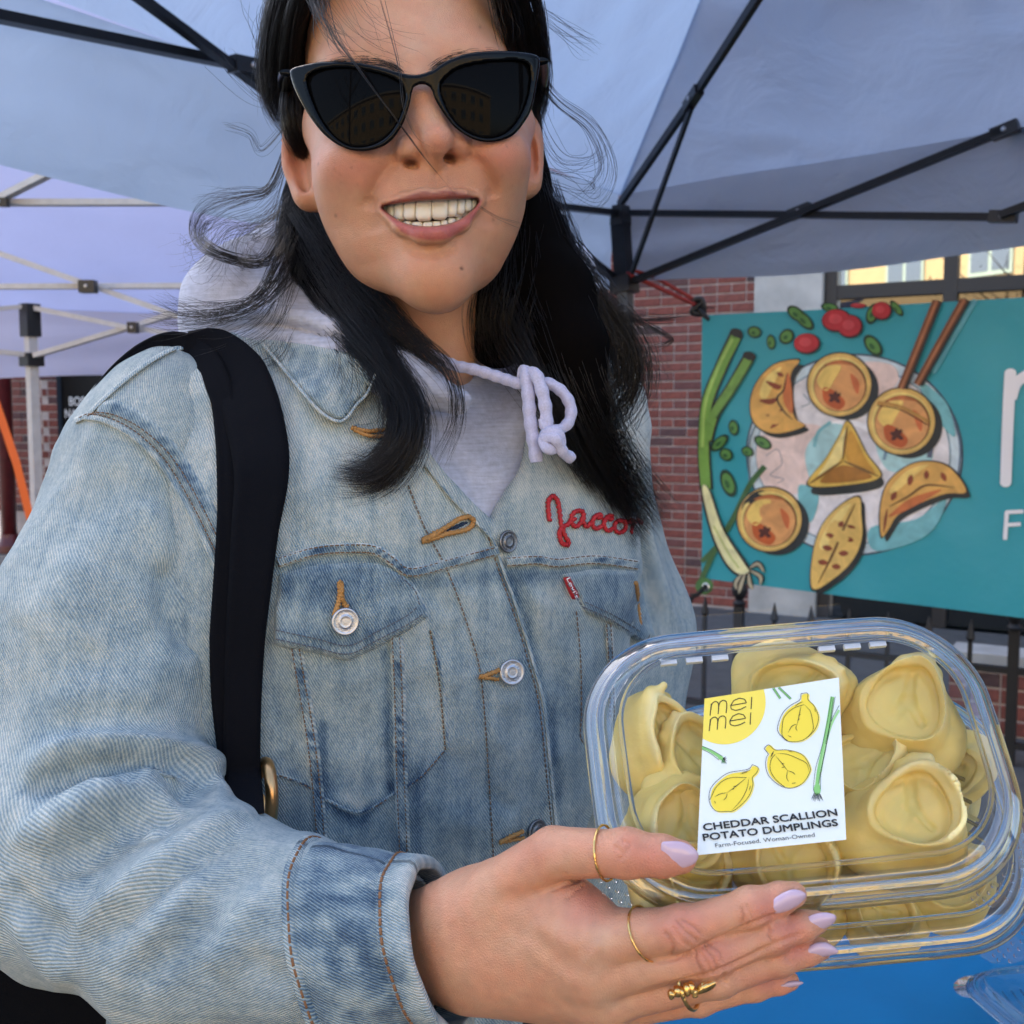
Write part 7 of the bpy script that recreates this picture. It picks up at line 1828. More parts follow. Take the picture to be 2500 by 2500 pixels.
def lock(guide, n, spread, seed=0, wave=0.004, M=24, rad=(.00011, .00019), cut=0.18, clump=0, fray=1.0, name='lock', fl=0.8):
    r = np.random.default_rng(seed + 100); g = spline([P(*q) for q in guide], M); t = np.linspace(0, 1, M)
    d = np.gradient(g, axis=0); d /= np.linalg.norm(d, axis=1)[:, None]
    x = np.cross(d, np.array([0, 0, 1.0])); x /= np.linalg.norm(x, axis=1)[:, None] + 1e-9; y = np.cross(d, x)
    sp = np.interp(t, np.linspace(0, 1, len(spread)), spread)
    a = r.uniform(0, 2 * np.pi, n); q = np.sqrt(r.uniform(0, 1, n)); ox, oy = q * np.cos(a), fl * q * np.sin(a)
    if clump:
        ca = r.normal(0, .5, (clump, 2)); ci = r.integers(0, clump, n); k = t[None] ** 1.2 * 0.75
        OX = ox[:, None] * (1 - k) + (ca[ci, 0][:, None] + 0.22 * ox[:, None]) * k; OY = oy[:, None] * (1 - k) + (0.55 * ca[ci, 1][:, None] + .22 * oy[:, None]) * k
    else: OX, OY = np.repeat(ox[:, None], M, 1), np.repeat(oy[:, None], M, 1)
    ph = r.uniform(0, 6.28, (n, 4)); fr = r.uniform(.7, 2.6, (n, 2)); am = wave * r.normal(0, 1, (n, 2)) * fray
    OX = OX * sp + am[:, :1] * np.sin(fr[:, :1] * 3.1 * t + ph[:, :1]) * t; OY = OY * sp + am[:, 1:] * np.sin(fr[:, 1:] * 3.1 * t + ph[:, 1:2]) * t
    L = 1 - cut * r.uniform(0, 1, n) ** 1.5; st = r.uniform(0, .04, n)
    T = st[:, None] + (L - st)[:, None] * t[None]
    Pt = np.zeros((n, M, 3)); ii = T * (M - 1); i0 = np.clip(ii.astype(int), 0, M - 2); f = (ii - i0)[..., None]
    G = g[i0] * (1 - f) + g[i0 + 1] * f; X = x[i0] * (1 - f) + x[i0 + 1] * f; Y = y[i0] * (1 - f) + y[i0 + 1] * f
    Pt = G + X * OX[..., None] + Y * OY[..., None]
    V, Q = strand_mesh(Pt, r.uniform(rad[0], rad[1], n)); LOCKS.setdefault(name, []).append((V, Q))
# cap, both sides of the parting
lock([(900, -330, .66), (790, -150, .645), (725, -20, .668), (692, 110, .692), (690, 230, .722), (728, 310, .765)], 900, [.014, .016, .016, .016, .016, .014], 1, .002, name='crown_hair')
lock([(960, -300, .65), (800, -110, .632), (735, 0, .650), (712, 110, .676), (706, 220, .705), (716, 300, .735)], 420, [.008, .008, .007, .006, .006, .008], 2, .0016, name='crown_hair')
lock([(1090, -330, .66), (1200, -150, .65), (1258, -20, .672), (1288, 110, .695), (1296, 220, .722), (1276, 320, .765)], 800, [.014, .015, .015, .014, .013, .012], 3, .002, name='crown_hair')
lock([(1040, -300, .65), (1180, -110, .636), (1234, 10, .655), (1262, 120, .682), (1276, 210, .708), (1284, 290, .735)], 420, [.008, .008, .007, .006, .006, .008], 4, .0016, name='crown_hair')
# behind the ear, over the hood and down the jacket
lock([(742, 280, .78), (742, 440, .785), (744, 590, .770), (800, 712, .738), (870, 808, .700), (950, 905, .680), (1000, 985, .668), (1006, 1062, .662), (970, 1130, .660), (900, 1180, .658), (800, 1172, .658)], 1300, [.010, .012, .020, .024, .017, .011, .009, .009, .010, .012, .016], 5, .0055, M=30, clump=22, cut=.42, name='long_lock')
lock([(748, 420, .785), (754, 600, .764), (840, 740, .722), (930, 880, .686), (968, 985, .672), (968, 1065, .665), (910, 1135, .662), (815, 1172, .660)], 600, [.010, .022, .022, .014, .011, .011, .012, .015], 6, .0055, M=28, clump=14, cut=.4, name='long_lock')
lock([(730, 520, .765), (840, 690, .728), (940, 790, .704), (1020, 860, .696), (1080, 930, .690)], 260, [.02, .02, .015, .010, .006], 7, .004, name='long_lock')
lock([(716, 190, .700), (708, 260, .700), (716, 320, .702), (738, 368, .712), (752, 400, .726)], 260, [.006, .007, .007, .006, .004], 48, .002, name='crown_hair')
lock([(740, 540, .760), (900, 720, .712), (1010, 820, .690), (1085, 890, .680), (1115, 970, .676), (1108, 1050, .674), (1064, 1140, .672)], 46, [.01, .01, .006, .006, .005, .006, .008], 8, .003, name='long_lock')
# other side
lock([(1272, 290, .785), (1274, 440, .785), (1284, 590, .764), (1300, 720, .742), (1350, 850, .722), (1405, 980, .712), (1462, 1100, .728), (1540, 1220, .755), (1600, 1300, .77)], 2600, [.008, .012, .030, .042, .040, .028, .022, .020, .022], 9, .007, M=30, clump=34, cut=.42, name='long_lock')
lock([(1268, 360, .785), (1262, 560, .766), (1250, 700, .745), (1225, 800, .738), (1225, 890, .742)], 1300, [.010, .026, .038, .034, .022], 10, .004, clump=12, fl=1.0, name='long_lock')
lock([(1300, 440, .77), (1350, 640, .745), (1440, 740, .735), (1530, 850, .735), (1548, 940, .738), (1510, 1010, .742), (1470, 1035, .745)], 300, [.018, .026, .022, .018, .016, .016, .018], 11, .010, clump=16, cut=.4, name='long_lock')
lock([(1310, 560, .76), (1410, 700, .738), (1490, 830, .735), (1500, 930, .740), (1460, 1000, .745), (1400, 1040, .74)], 240, [.018, .022, .018, .018, .016, .018], 12, .010, clump=14, cut=.4, name='long_lock')
lock([(1320, 600, .75), (1420, 720, .738), (1480, 768, .735), (1611, 776, .735), (1705, 762, .735)], 40, [.012, .008, .005, .004, .003], 13, .002, cut=.4, name='stray_hair')
lock([(1330, 620, .75), (1440, 730, .736), (1544, 775, .735), (1632, 822, .735), (1630, 838, .735), (1560, 858, .735)], 22, [.008, .006, .003, .0015, .0015, .004], 14, .001, name='stray_hair')
lock([(1420, 720, .738), (1510, 790, .736), (1556, 880, .738), (1540, 960, .74), (1470, 1045, .745)], 60, [.01, .008, .004, .004, .006], 15, .003, name='stray_hair')
# wind-blown wisps
wl = dict(rad=(.00009, .00016), name='stray_hair')
lock([(712, 330, .755), (690, 395, .755), (655, 462, .752), (606, 478, .750), (538, 492, .750), (478, 512, .750)], 46, [.004, .004, .003, .004, .007, .012], 20, .003, **wl)
lock([(700, 560, 0.770), (646, 633, 0.700), (579, 633, 0.700), (511, 606, 0.700), (484, 572, 0.756), (500, 530, 0.756), (560, 505, 0.756)], 70, [.010, .005, .004, .004, .005, .008, .012], 21, .003, **wl)
lock([(700, 520, 0.770), (640, 560, 0.760), (600, 590, 0.758), (590, 630, 0.700), (620, 650, 0.700)], 40, [.012, .012, .01, .01, .01], 22, .006, **wl)
lock([(715, 560, 0.765), (680, 640, 0.700), (640, 715, 0.700), (572, 760, 0.700), (471, 772, 0.700), (370, 740, 0.700)], 60, [.008, .006, .004, .004, .008, .014], 23, .004, **wl)
lock([(725, 640, 0.755), (640, 735, 0.700), (540, 770, 0.700), (430, 780, 0.700), (360, 770, 0.700)], 50, [.008, .006, .008, .012, .016], 24, .005, **wl)
lock([(735, 640, 0.748), (735, 720, 0.738), (716, 802, 0.728), (689, 870, 0.700), (640, 905, 0.700), (580, 925, 0.700)], 40, [.008, .006, .006, .007, .008, .010], 25, .003, **wl)
lock([(760, 660, 0.740), (800, 740, 0.728), (806, 830, 0.716), (780, 890, 0.705), (700, 930, 0.700)], 30, [.01, .008, .008, .008, .008], 26, .003, **wl)
lock([(705, 300, .755), (640, 370, .760), (610, 330, .76), (560, 312, .762), (545, 312, .762)], 8, [.004, .006, .004, .004, .005], 27, .002, **wl)
lock([(690, 150, .72), (650, 110, .73), (640, 60, .735), (655, 20, .735)], 14, [.006, .008, .012, .014], 28, .004, **wl)
lock([(690, 260, .74), (620, 240, .75), (540, 160, .755), (520, 140, .755)], 7, [.008, .010, .014, .02], 29, .004, **wl)
lock([(1300, 20, .70), (1380, 78, .72), (1460, 132, .725)], 16, [.004, .006, .010], 30, .004, **wl)
lock([(1305, 170, .71), (1360, 245, .72), (1440, 306, .725), (1480, 386, .73), (1470, 450, .735), (1400, 520, .745)], 22, [.004, .004, .005, .006, .008, .01], 31, .004, **wl)
lock([(1310, 240, .72), (1335, 330, .73), (1380, 390, .735), (1450, 385, .735), (1480, 330, .735)], 12, [.004, .006, .008, .008, .01], 32, .005, **wl)
lock([(1300, 430, .76), (1380, 450, .755), (1450, 480, .755), (1480, 460, .755)], 12, [.01, .010, .012, .014], 33, .005, **wl)
lock([(700, 480, 0.772), (650, 540, 0.765), (560, 560, 0.760), (500, 620, 0.700), (470, 640, 0.700)], 40, [.012, .014, .012, .012, .02], 34, .007, **wl)
lock([(720, 600, 0.760), (690, 700, 0.700), (650, 790, 0.700), (560, 840, 0.700), (480, 850, 0.700)], 34, [.012, .010, .010, .012, .02], 35, .006, **wl)
lock([(760, 620, .745), (790, 720, .730), (840, 850, .700), (850, 960, .682), (800, 1040, .675)], 34, [.012, .012, .010, .012, .016], 36, .006, **wl)
lock([(1440, 760, .735), (1520, 800, .735), (1560, 900, .737), (1590, 960, .74)], 24, [.012, .012, .014, .02], 37, .006, **wl)
lock([(660, -20, .70), (648, 80, .715), (645, 180, .73), (660, 280, .745)], 26, [.004, .006, .006, .008], 38, .003, **wl)
lock([(1318, 0, .70), (1326, 100, .715), (1326, 200, .73), (1316, 300, .745)], 26, [.003, .004, .005, .008], 39, .003, **wl)
# strands across the face
fl = dict(rad=(.00011, .00018), name='stray_hair')
lock([(770, -40, .632), (800, 60, .616), (862, 152, .602), (914, 222, .598), (966, 290, .599), (997, 331, .604), (1043, 393, .603), (1095, 455, .611), (1116, 482, .616)], 10, [.010, .006, .002, .0012, .0008, .0006, .0005, .0004, .0004], 40, .0005, cut=.5, **fl)
lock([(760, -40, .634), (785, 40, .618), (830, 110, .606), (900, 160, .600)], 34, [.010, .007, .007, .008], 41, .003, cut=.6, **fl)
lock([(925, -40, .622), (955, 78, .612), (976, 171, .602), (986, 259, .600), (1018, 331, .603), (1059, 362, .607)], 3, [.002, .001, .0006, .0006, .0008, .001], 42, .0006, cut=.3, **fl)
lock([(800, -60, .632), (880, 60, .619), (960, 110, .620), (1040, 140, .621)], 16, [.02, .014, .014, .016], 43, .004, cut=.6, rad=(.00006, .0001), name='stray_hair')
lock([(1200, -40, .64), (1225, 60, .648), (1236, 120, .652)], 20, [.006, .008, .006], 44, .002, cut=.5, **fl)
lock([(1166, 503, .630), (1222, 536, .642), (1290, 560, .69)], 3, [.001, .001, .003], 46, .0006, **fl)
# brows
for side, pts in ((0, [(985, 180, .632), (955, 162, .630), (910, 152, .632), (850, 148, .640), (790, 160, .655)]), (1, [(1052, 172, .631), (1090, 150, .630), (1140, 136, .633), (1200, 132, .642), (1250, 140, .655)])):
    g = np.array(pts); r = np.random.default_rng(60 + side); n = 420; u = r.uniform(0, 1, n); c = spline(g, 60); b = c[(u * 59).astype(int)]
    sg = -1 if side == 0 else 1; px = b[:, 0] + r.normal(0, 3, n); py = b[:, 1] + r.normal(0, 7, n); L = r.uniform(14, 30, n)
    up = np.interp(u, [0, .3, 1], [-.9, -.35, .3])
    Pt = np.zeros((n, 6, 3))
    for k, t in enumerate(np.linspace(0, 1, 6)):
        X = px + sg * L * t; Y = py + L * up * t + 3 * t * t
        Pt[:, k] = np.stack([(X - 1250) / FPX, (1250 - Y) / FPX, np.ones(n)], -1) * (b[:, 2] - 0.0042 - 0.0012 * math.sin(math.pi * t))[:, None]
    V, Q = strand_mesh(Pt, r.uniform(.00006, .0001, n)); LOCKS.setdefault('eyebrow_%d' % side, []).append((V, Q))
# follow-up: drop the brow roots onto the skin is handled by their depth
for nm, L in LOCKS.items():
    off = 0; Vs = []; Qs = []
    for V, Q in L: Vs.append(V); Qs.append(Q + off); off += len(V)
    nm2 = 'eyebrow' if nm.startswith('eyebrow') else nm
    put(nm2, c2w(np.concatenate(Vs)), M_HAIR, HAIR, quads=np.concatenate(Qs), kind='stuff')
# ------------------------------------------------------------------ hidden limbs that join head and hand, trousers and shoes
arm = spline([P(1010, 860, .79), P(960, 1000, .80), P(420, 1060, .735), P(268, 1560, .680), P(235, 2050, .63), P(480, 2235, .585), P(800, 2300, .55), P(985, 2312, .54)], 60)
av, af = tube_mesh(arm, np.interp(np.linspace(0, 1, 60), [0, .2, .6, 1], [.04, .04, .035, .022]), 16, cap=False)
AQ = np.array(af); o1, o2 = len(HV), len(HV) + len(GV)
iH = np.argsort(((HV - av[0]) ** 2).sum(1))[:1][0]; fq = HQ[np.where((HQ == iH).any(1))[0][0]]
iG = np.argsort(((GV - av[-1]) ** 2).sum(1))[:1][0]; gq = GQ[np.where((GQ == iG).any(1))[0][0]] + o1
BODY_PIECES.append((av, AQ, np.tile([*SKIN, 1.0], (len(av), 1))))
BRIDGE = np.array([[fq[0], fq[1], o2 + 1, o2 + 0], [gq[0], gq[1], o2 + len(av) - 1, o2 + len(av) - 2]])
off=0; Vs=[];Qs=[];Cs=[]
for (v,q,c) in BODY_PIECES:
    Vs.append(v);Qs.append(q+off);Cs.append(c);off+=len(v)
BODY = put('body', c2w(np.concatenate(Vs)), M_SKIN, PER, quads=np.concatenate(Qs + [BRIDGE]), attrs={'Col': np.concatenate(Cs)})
for (v, q) in ARCHES: put('tooth_gap_strip', c2w(v), mat('tooth_shade', (0.42, 0.33, 0.24, 1), 0.4), BODY, quads=q)  # added strip behind the teeth, darker enamel tone that fills their gaps
for (v,q) in TEETH: put('tooth', c2w(v), M_TOOTH, BODY, quads=q)
for (v, F) in NAIL_MESH: put('fingernail', c2w(v), M_NAIL, BODY, polys=F)

f = Field([-0.40, 0.50, -0.01], [0.25, 1.15, 1.0], 0.009)
hipz = 0.92
for sx, fx in ((-0.20, -0.22), (0.0, 0.06)):
    f.cap([sx, .84, .90], [fx, .86, .48], .095, .068, k=.04); f.cap([fx, .86, .48], [fx, .90, .06], .068, .052, k=.03)
f.ell([-.10, .84, .90], (.17, .12, .10), k=.05)
Vt, Qt = f.mesh(); put('trousers', smooth_mesh(Vt, Qt, 1), mat('black_jeans', (0.02, 0.02, 0.024, 1), 0.9), PER, quads=Qt)
for fx in (-0.22, 0.06):
    f = Field([fx - .07, .66, -.01], [fx + .07, .98, .12], 0.006); f.cap([fx, .72, .035], [fx, .90, .045], .034, .036); f.ell([fx, .90, .06], (.035, .04, .05), k=.02)
    f.fn([fx - .1, .6, -.1], [fx + .1, 1, .001], lambda X, Y, Z: Z - 0.001 + 0 * X + 0 * Y, op='sub')
    Vt, Qt = f.mesh(); put('shoe', Vt, mat('white_trainer', (0.6, 0.6, 0.6, 1), 0.6), PER, quads=Qt)
# ------------------------------------------------------------------ clear hinged boxes
def plastic_mat(nm='clear_plastic', lo=0.0, hi=0.85, bl=0.22):
    m = bpy.data.materials.new(nm); m.use_nodes = True; _mats[nm] = m; nt = m.node_tree; N = nt.nodes; L = nt.links
    N.remove(N['Principled BSDF'])
    t = N.new('ShaderNodeBsdfTransparent'); t.inputs[0].default_value = (0.972, 0.98, 0.984, 1)
    g = N.new('ShaderNodeBsdfGlossy'); g.inputs['Roughness'].default_value = 0.05; g.inputs[0].default_value = (1, 1, 1, 1)
    lw = N.new('ShaderNodeLayerWeight'); lw.inputs[0].default_value = bl
    mr = N.new('ShaderNodeMapRange'); mr.inputs[3].default_value = lo; mr.inputs[4].default_value = hi; L.new(lw.outputs['Fresnel'], mr.inputs[0])
    tc = N.new('ShaderNodeTexCoord'); n = N.new('ShaderNodeTexNoise'); n.inputs['Scale'].default_value = 28; n.inputs['Detail'].default_value = 3; L.new(tc.outputs['Object'], n.inputs['Vector'])
    bp = N.new('ShaderNodeBump'); bp.inputs['Strength'].default_value = 0.12; bp.inputs['Distance'].default_value = 0.01; L.new(n.outputs[0], bp.inputs['Height']); L.new(bp.outputs[0], g.inputs['Normal']); L.new(bp.outputs[0], lw.inputs['Normal'])
    mx = N.new('ShaderNodeMixShader'); L.new(mr.outputs[0], mx.inputs[0]); L.new(t.outputs[0], mx.inputs[1]); L.new(g.outputs[0], mx.inputs[2]); L.new(mx.outputs[0], N['Material Output'].inputs[0])
    return m
M_PET = plastic_mat(); M_PET2 = plastic_mat('clear_plastic_flange', 0.10, 0.95, 0.45)
M_RIM = mat('moulded_plastic', (0.93, 0.95, 0.96, 1), 0.04, spec=0.5); M_RIM.node_tree.nodes['Principled BSDF'].inputs['Transmission Weight'].default_value = 1.0; M_RIM.node_tree.nodes['Principled BSDF'].inputs['IOR'].default_value = 1.42
M_FROST = mat('frosted_plastic', (0.75, 0.77, 0.8, 1), 0.35, spec=0.5)
def rrect(hw, hh, r, n=18, bul=0.05):
    """rounded rectangle outline with slightly bowed sides"""
    pts = []
    for cx, cy, a0 in ((hw - r, hh - r, 0), (-hw + r, hh - r, 90), (-hw + r, -hh + r, 180), (hw - r, -hh + r, 270)):
        for k in range(n + 1):
            a = math.radians(a0 + 90 * k / n); pts.append((cx + r * math.cos(a), cy + r * math.sin(a)))
    q = resample(pts + [pts[0]], 161)[:-1]
    q[:, 0] *= 1 + bul * (1 - (q[:, 1] / hh) ** 2) * 0.5; q[:, 1] *= 1 + bul * (1 - (q[:, 0] / (hw * 1.03)) ** 2) * 0.5
    return q
def box_part(name, prof, fr, parent, hw, hh, r, closeTop=None, m=None):
    mm = m or M_PET
    C, e1, e2, n = fr; V = []; Q = []; m = 160
    for (ins, h) in prof:
        o = rrect(hw - ins, hh - ins, max(0.006, r - ins * 0.8))
        V.append(C + np.outer(o[:, 0], e1) + np.outer(o[:, 1], e2) + n * h)
    V = np.concatenate(V); P_ = len(prof)
    F = [(i * m + k, i * m + (k + 1) % m, (i + 1) * m + (k + 1) % m, (i + 1) * m + k) for i in range(P_ - 1) for k in range(m)]
    if closeTop is not None:
        V = np.concatenate([V, [C + n * closeTop]]); c = len(V) - 1; b = (P_ - 1) * m
        F += [(b + k, b + (k + 1) % m, c) for k in range(m)]
    return put(name, V, mm, parent, polys=F)
LID_H = 0.0125
def container(fr, label, hw=KHW, hh=KHH, r=0.042, tabs=True):
    C, e1, e2, n = fr
    R = empty('takeout_box', C - n * 0.05, label, 'food container', 'clear plastic dumpling boxes')
    box_part('lid_flange', [(0.0, -.0035), (0.0, -.001), (.0008, .0004), (.0036, .0006), (.0046, .0020), (.0060, .0032), (.0076, .0030), (.0090, .0012), (.0106, .0012), (.0120, .0028)], fr, R, hw, hh, r, m=M_PET2)
    lid = box_part('lid', [(.0120, .0028), (.0138, .0075), (.0155, .0105), (.0180, .0122), (.0210, .0125), (.03, .0126)], fr, R, hw, hh, r, .0130)
    base = box_part('base', [(0.0006, -.0040), (.0040, -.0022), (.0085, -.0022), (.0110, -.0050), (.0125, -.0110), (.0150, -.0125), (.0200, -.0300), (.0235, -.0430), (.0270, -.0475), (.0320, -.0485), (.0330, -.0470)], fr, R, hw, hh, r, -.0470)
    # solid moulded rims
    for ins, h, rr_ in ((0.0006, -.0018, .0017), (.0062, .0026, .0019), (.0150, .0100, .0012), (.0030, -.0035, .0009)):
        o_ = rrect(hw - ins, hh - ins, r - ins * .8); Vt, Ft = tube_mesh(C + np.outer(o_[:, 0], e1) + np.outer(o_[:, 1], e2) + n * h, rr_, 10, closed=True, up=n); put('rim', Vt, M_RIM, R, polys=Ft)
    # stiffening ribs in the base wall
    for s in (-1, 1):
        for k in range(7):
            b = -0.034 + 0.0105 * k
            pts = [C + e1 * s * (hw - i) + e2 * (b + 0.01 * t) + n * h for t, (i, h) in enumerate([(.0150, -.0140), (.0185, -.0280), (.0215, -.0400)])]
            mb = MB(); mb.tube(pts, .0009, 6); mb.build('rib', M_PET, R, flat=False)
    # moulded lugs under the lid edge
    for a in (-0.052, -0.040, -0.028, 0.022, 0.034, 0.046):
        mb = MB(); mb.box(C + e1 * a + e2 * (hh - .0165) + n * .0085, e1, e2, n, .0038, .0012, .0012); mb.build('lug', M_FROST, R)
    # pull tab on the hinge side
    mb = MB(); 
    for k, (o, h) in enumerate(((.0005, 0), (.003, .0012), (.0055, .0006), (.008, .0020))):
        pass
    pts = [(0.0, .0), (.0025, .0016), (.0050, .0004), (.0078, .0020)]
    V = [C + e1 * a + e2 * (hh * 1.022 + o) + n * h for o, h in pts for a in np.linspace(-.040, .036, 12)]
    put('hinge_tab', V, M_PET, R, quads=[(i * 12 + k, i * 12 + k + 1, (i + 1) * 12 + k + 1, (i + 1) * 12 + k) for i in range(3) for k in range(11)])
    # dimpled grip corners
    o = rrect(hw, hh, r); o2 = rrect(hw + .0115, hh + .0115, r + .008)
    for s in ((1, -1), (-1, -1)):
        sel = [k for k in range(160) if s[0] * o[k, 0] > hw * 0.56 and -o[k, 1] > hh * 0.42]
        sel = sorted(sel, key=lambda k: math.atan2(o[k, 1], s[0] * o[k, 0])); V = []
        for i, k in enumerate(sel):
            t = i / (len(sel) - 1); w = math.sin(math.pi * t) ** 0.45
            for q in (0, .5, 1): p = o[k] + (o2[k] - o[k]) * q * w; V.append(C + e1 * p[0] + e2 * p[1] + n * (-.0030 - .004 * q * w))
        g = put('grip', V, M_PET, R, quads=[(i * 3 + j, i * 3 + j + 1, i * 3 + j + 4, i * 3 + j + 3) for i in range(len(sel) - 1) for j in range(2)])
        mb = MB()
        for i in range(2, len(sel) - 2):
            for q in ((.25, .55, .85) if i % 2 else (.4, .7)):
                t = i / (len(sel) - 1); w = math.sin(math.pi * t) ** 0.45; k = sel[i]; p = o[k] + (o2[k] - o[k]) * q * w
                mb.lathe(C + e1 * p[0] + e2 * p[1] + n * (-.0030 - .004 * q * w), n, [(.0010, -.0002), (.0009, .0004), (.0005, .0008), (.0001, .0009)], 8)
        mb.build('grip_dimples', M_PET, g, flat=False, kind='stuff')
    return R
KW = (c2w(KC), KE1 @ CW, KE2 @ CW, KN @ CW)
container(KW, 'clear hinged plastic box of dumplings held up, wearing the printed label')
shift = KE1 * 0.024 - KE2 * 0.016 - KN * 0.056
KW2 = (c2w(KC + shift), KE1 @ CW, KE2 @ CW, KN @ CW)
container(KW2, 'second clear plastic box under the labelled one, without a label')
tc_ = on_plane(2600, 2480, np.array([0, 0, 0.80]), ZZ)
container((np.array([tc_[0], tc_[1], 0.75 + 0.0487]), np.array([0.2, -0.98, 0]), np.array([0.98, 0.2, 0]), ZZ), 'empty clear plastic box lying on the blue tablecloth')

# ------------------------------------------------------------------ dumplings
def dough_mat():
    m = mat('pasta_dough', (0.62, 0.46, 0.16, 1), 0.42, spec=0.4, sss=0.2, noise=0.10, nscale=60, bump=0.25, bscale=500, bdist=0.0006); b = m.node_tree.nodes['Principled BSDF']
    b.inputs['Subsurface Scale'].default_value = 0.004; b.inputs['Subsurface Radius'].default_value = (1, 0.6, 0.2); nt = m.node_tree
    at = nt.nodes.new('ShaderNodeAttribute'); at.attribute_name = 'Col'; nt.links.new(at.outputs['Color'], b.inputs['Base Color']); return m
M_DOUGH = dough_mat()
def dumpling_mesh(seed, egg=0.28, open_=1.0, lean=0.0, hgt=0.010):
    r = np.random.default_rng(seed); f = Field([-.037, -.036, -.032], [.037, .036, .022], 0.00075)
    def warp(X, Y, Z):
        s = 1.0 / np.clip(1 - egg * Y / .022, 0.45, 1.7); return (X - lean * Y) * s, Y, Z - 0.10 * X - 0.12 * Y
    def ell(cx, cy, cz, a, b, c):
        def fn(X, Y, Z):
            x, y, z = warp(X, Y, Z); x, y, z = (x - cx) / a, (y - cy) / b, (z - cz) / c
            k = np.sqrt(x * x + y * y + z * z); return (k - 1) * min(a, b, c)
        return fn
    lo, hi = [-.04] * 3, [.04] * 3
    f.fn(lo, hi, ell(0, -.001, -.010, .0245, .0245, .0150)); f.ell([.005 if seed % 2 else -.006, -.006, -.012], (.0265, .0245, .0150), k=.008)
    wall = lambda X, Y, Z: (lambda x, y, z: np.maximum(np.abs(np.sqrt((x / .0200) ** 2 + (y / .0220) ** 2 ) - 1 - 0.10 * np.clip((-.004 - z) / .012, -1, 1) + 0.10 * np.clip((z - .004) / .006, 0, 1)) * .0195 - .0021, np.maximum(z - hgt - .0030 * np.sin(np.arctan2(y, x) + seed) - .0010 * np.sin(5 * np.arctan2(y, x) + 2 * seed), -.014 - z)))(*warp(X, Y, Z))
    f.fn(lo, hi, wall, k=.0030)
    f.fn(lo, hi, ell(0, 0, .013, .0172 * open_, .0192 * open_, .0125), k=.0015, op='sub')
    f.fn(lo, hi, ell(0.001, -.001, -.0050, .0165, .0185, .0090), k=.0025)
    # central pinch and folds
    a0 = r.uniform(0.4, 1.1)
    f.chain([np.array([-.002, .014, .0030]), np.array([.0005, .003, .0042]), np.array([-.004, -.010, .0032])], [.0010, .0016, .0010], k=.003, op='sub')
    f.chain([np.array([.0005, .003, .0042]), np.array([.009, -.006, .0030])], [.0014, .0009], k=.003, op='sub')
    # overlapped lips at the pointed end
    f.cap([-.007, .0185, .003], [.004, .0235, .0085], .0030, .0016, k=.004); f.cap([.008, .018, .002], [-.002, .0225, .004], .0032, .0022, k=.003)
    V, Q = f.mesh(); V = smooth_mesh(V, Q, 2)
    V += normals(V, Q) * (0.0005 * noise3(V * 170, seed) + 0.0010 * noise3(V * 70, seed + 1))[:, None]
    V += 0.0028 * np.stack([noise3(V * 34, seed + 11), noise3(V * 34, seed + 12), noise3(V * 34, seed + 13)], -1)
    # dough colours: filling in the middle greener, rims paler
    C = np.tile(np.array([0.80, 0.61, 0.19]), (len(V), 1)); ctr = np.exp(-((V[:, 0] / .014) ** 2 + (V[:, 1] / .016) ** 2)) * (V[:, 2] < .0055)
    C = mixc(C, (0.72, 0.60, 0.18), 0.7 * ctr); rim = np.clip((V[:, 2] - hgt + .004) / .004, 0, 1); C = mixc(C, (0.88, 0.74, 0.36), 0.8 * rim)
    C *= (1 + 0.10 * noise3(V * 120, seed + 3))[:, None]
    return V, Q, np.concatenate([np.clip(C, 0, 1), np.ones((len(V), 1))], 1)
DM = [dumpling_mesh(1, .30, 1.0, 0.0, .011), dumpling_mesh(2, 0.15, 1.02, 0.25, .012), dumpling_mesh(5, 0.38, 0.9, -0.2, .010), dumpling_mesh(8, 0.34, 0.96, 0.12, .012), dumpling_mesh(11, 0.22, 0.98, -0.1, .013)]
DME = []
for i, (V, Q, C) in enumerate(DM):
    me = mesh_np('dumpling', V, quads=Q); at = me.attributes.new('Col', 'FLOAT_COLOR', 'POINT'); at.data.foreach_set('color', C.astype(np.float32).ravel()); me.materials.append(M_DOUGH); DME.append(me)
def place_dumpling(px, py, h, ang, size, tx, ty, var, label, group, frame=None, sq=1.0):
    C, e1, e2, n = frame or (KC, KE1, KE2, KN)
    d = P(px, py, 1.0); t = ((C + n * h) @ n) / (d @ n); pos = d * t
    a = math.radians(ang); x = e1 * math.cos(a) + e2 * math.sin(a); y = -e1 * math.sin(a) + e2 * math.cos(a); z = n
    tx, ty = math.radians(tx), math.radians(ty)
    y, z = y * math.cos(tx) + z * math.sin(tx), z * math.cos(tx) - y * math.sin(tx)
    x, z = x * math.cos(ty) + z * math.sin(ty), z * math.cos(ty) - x * math.sin(ty)
    size *= 0.89; o = bpy.data.objects.new('dumpling', DME[var]); COL.objects.link(o)
    M = Matrix.Identity(4); B = np.stack([x @ CW * size, y @ CW * size * sq, z @ CW * size], 1)
    for i in range(3):
        for j in range(3): M[i][j] = B[i, j]
        M[i][3] = c2w(pos)[i]
    o.matrix_world = M
    return tag(o, label, 'dumpling', group)
G1 = 'dumplings in the labelled box'
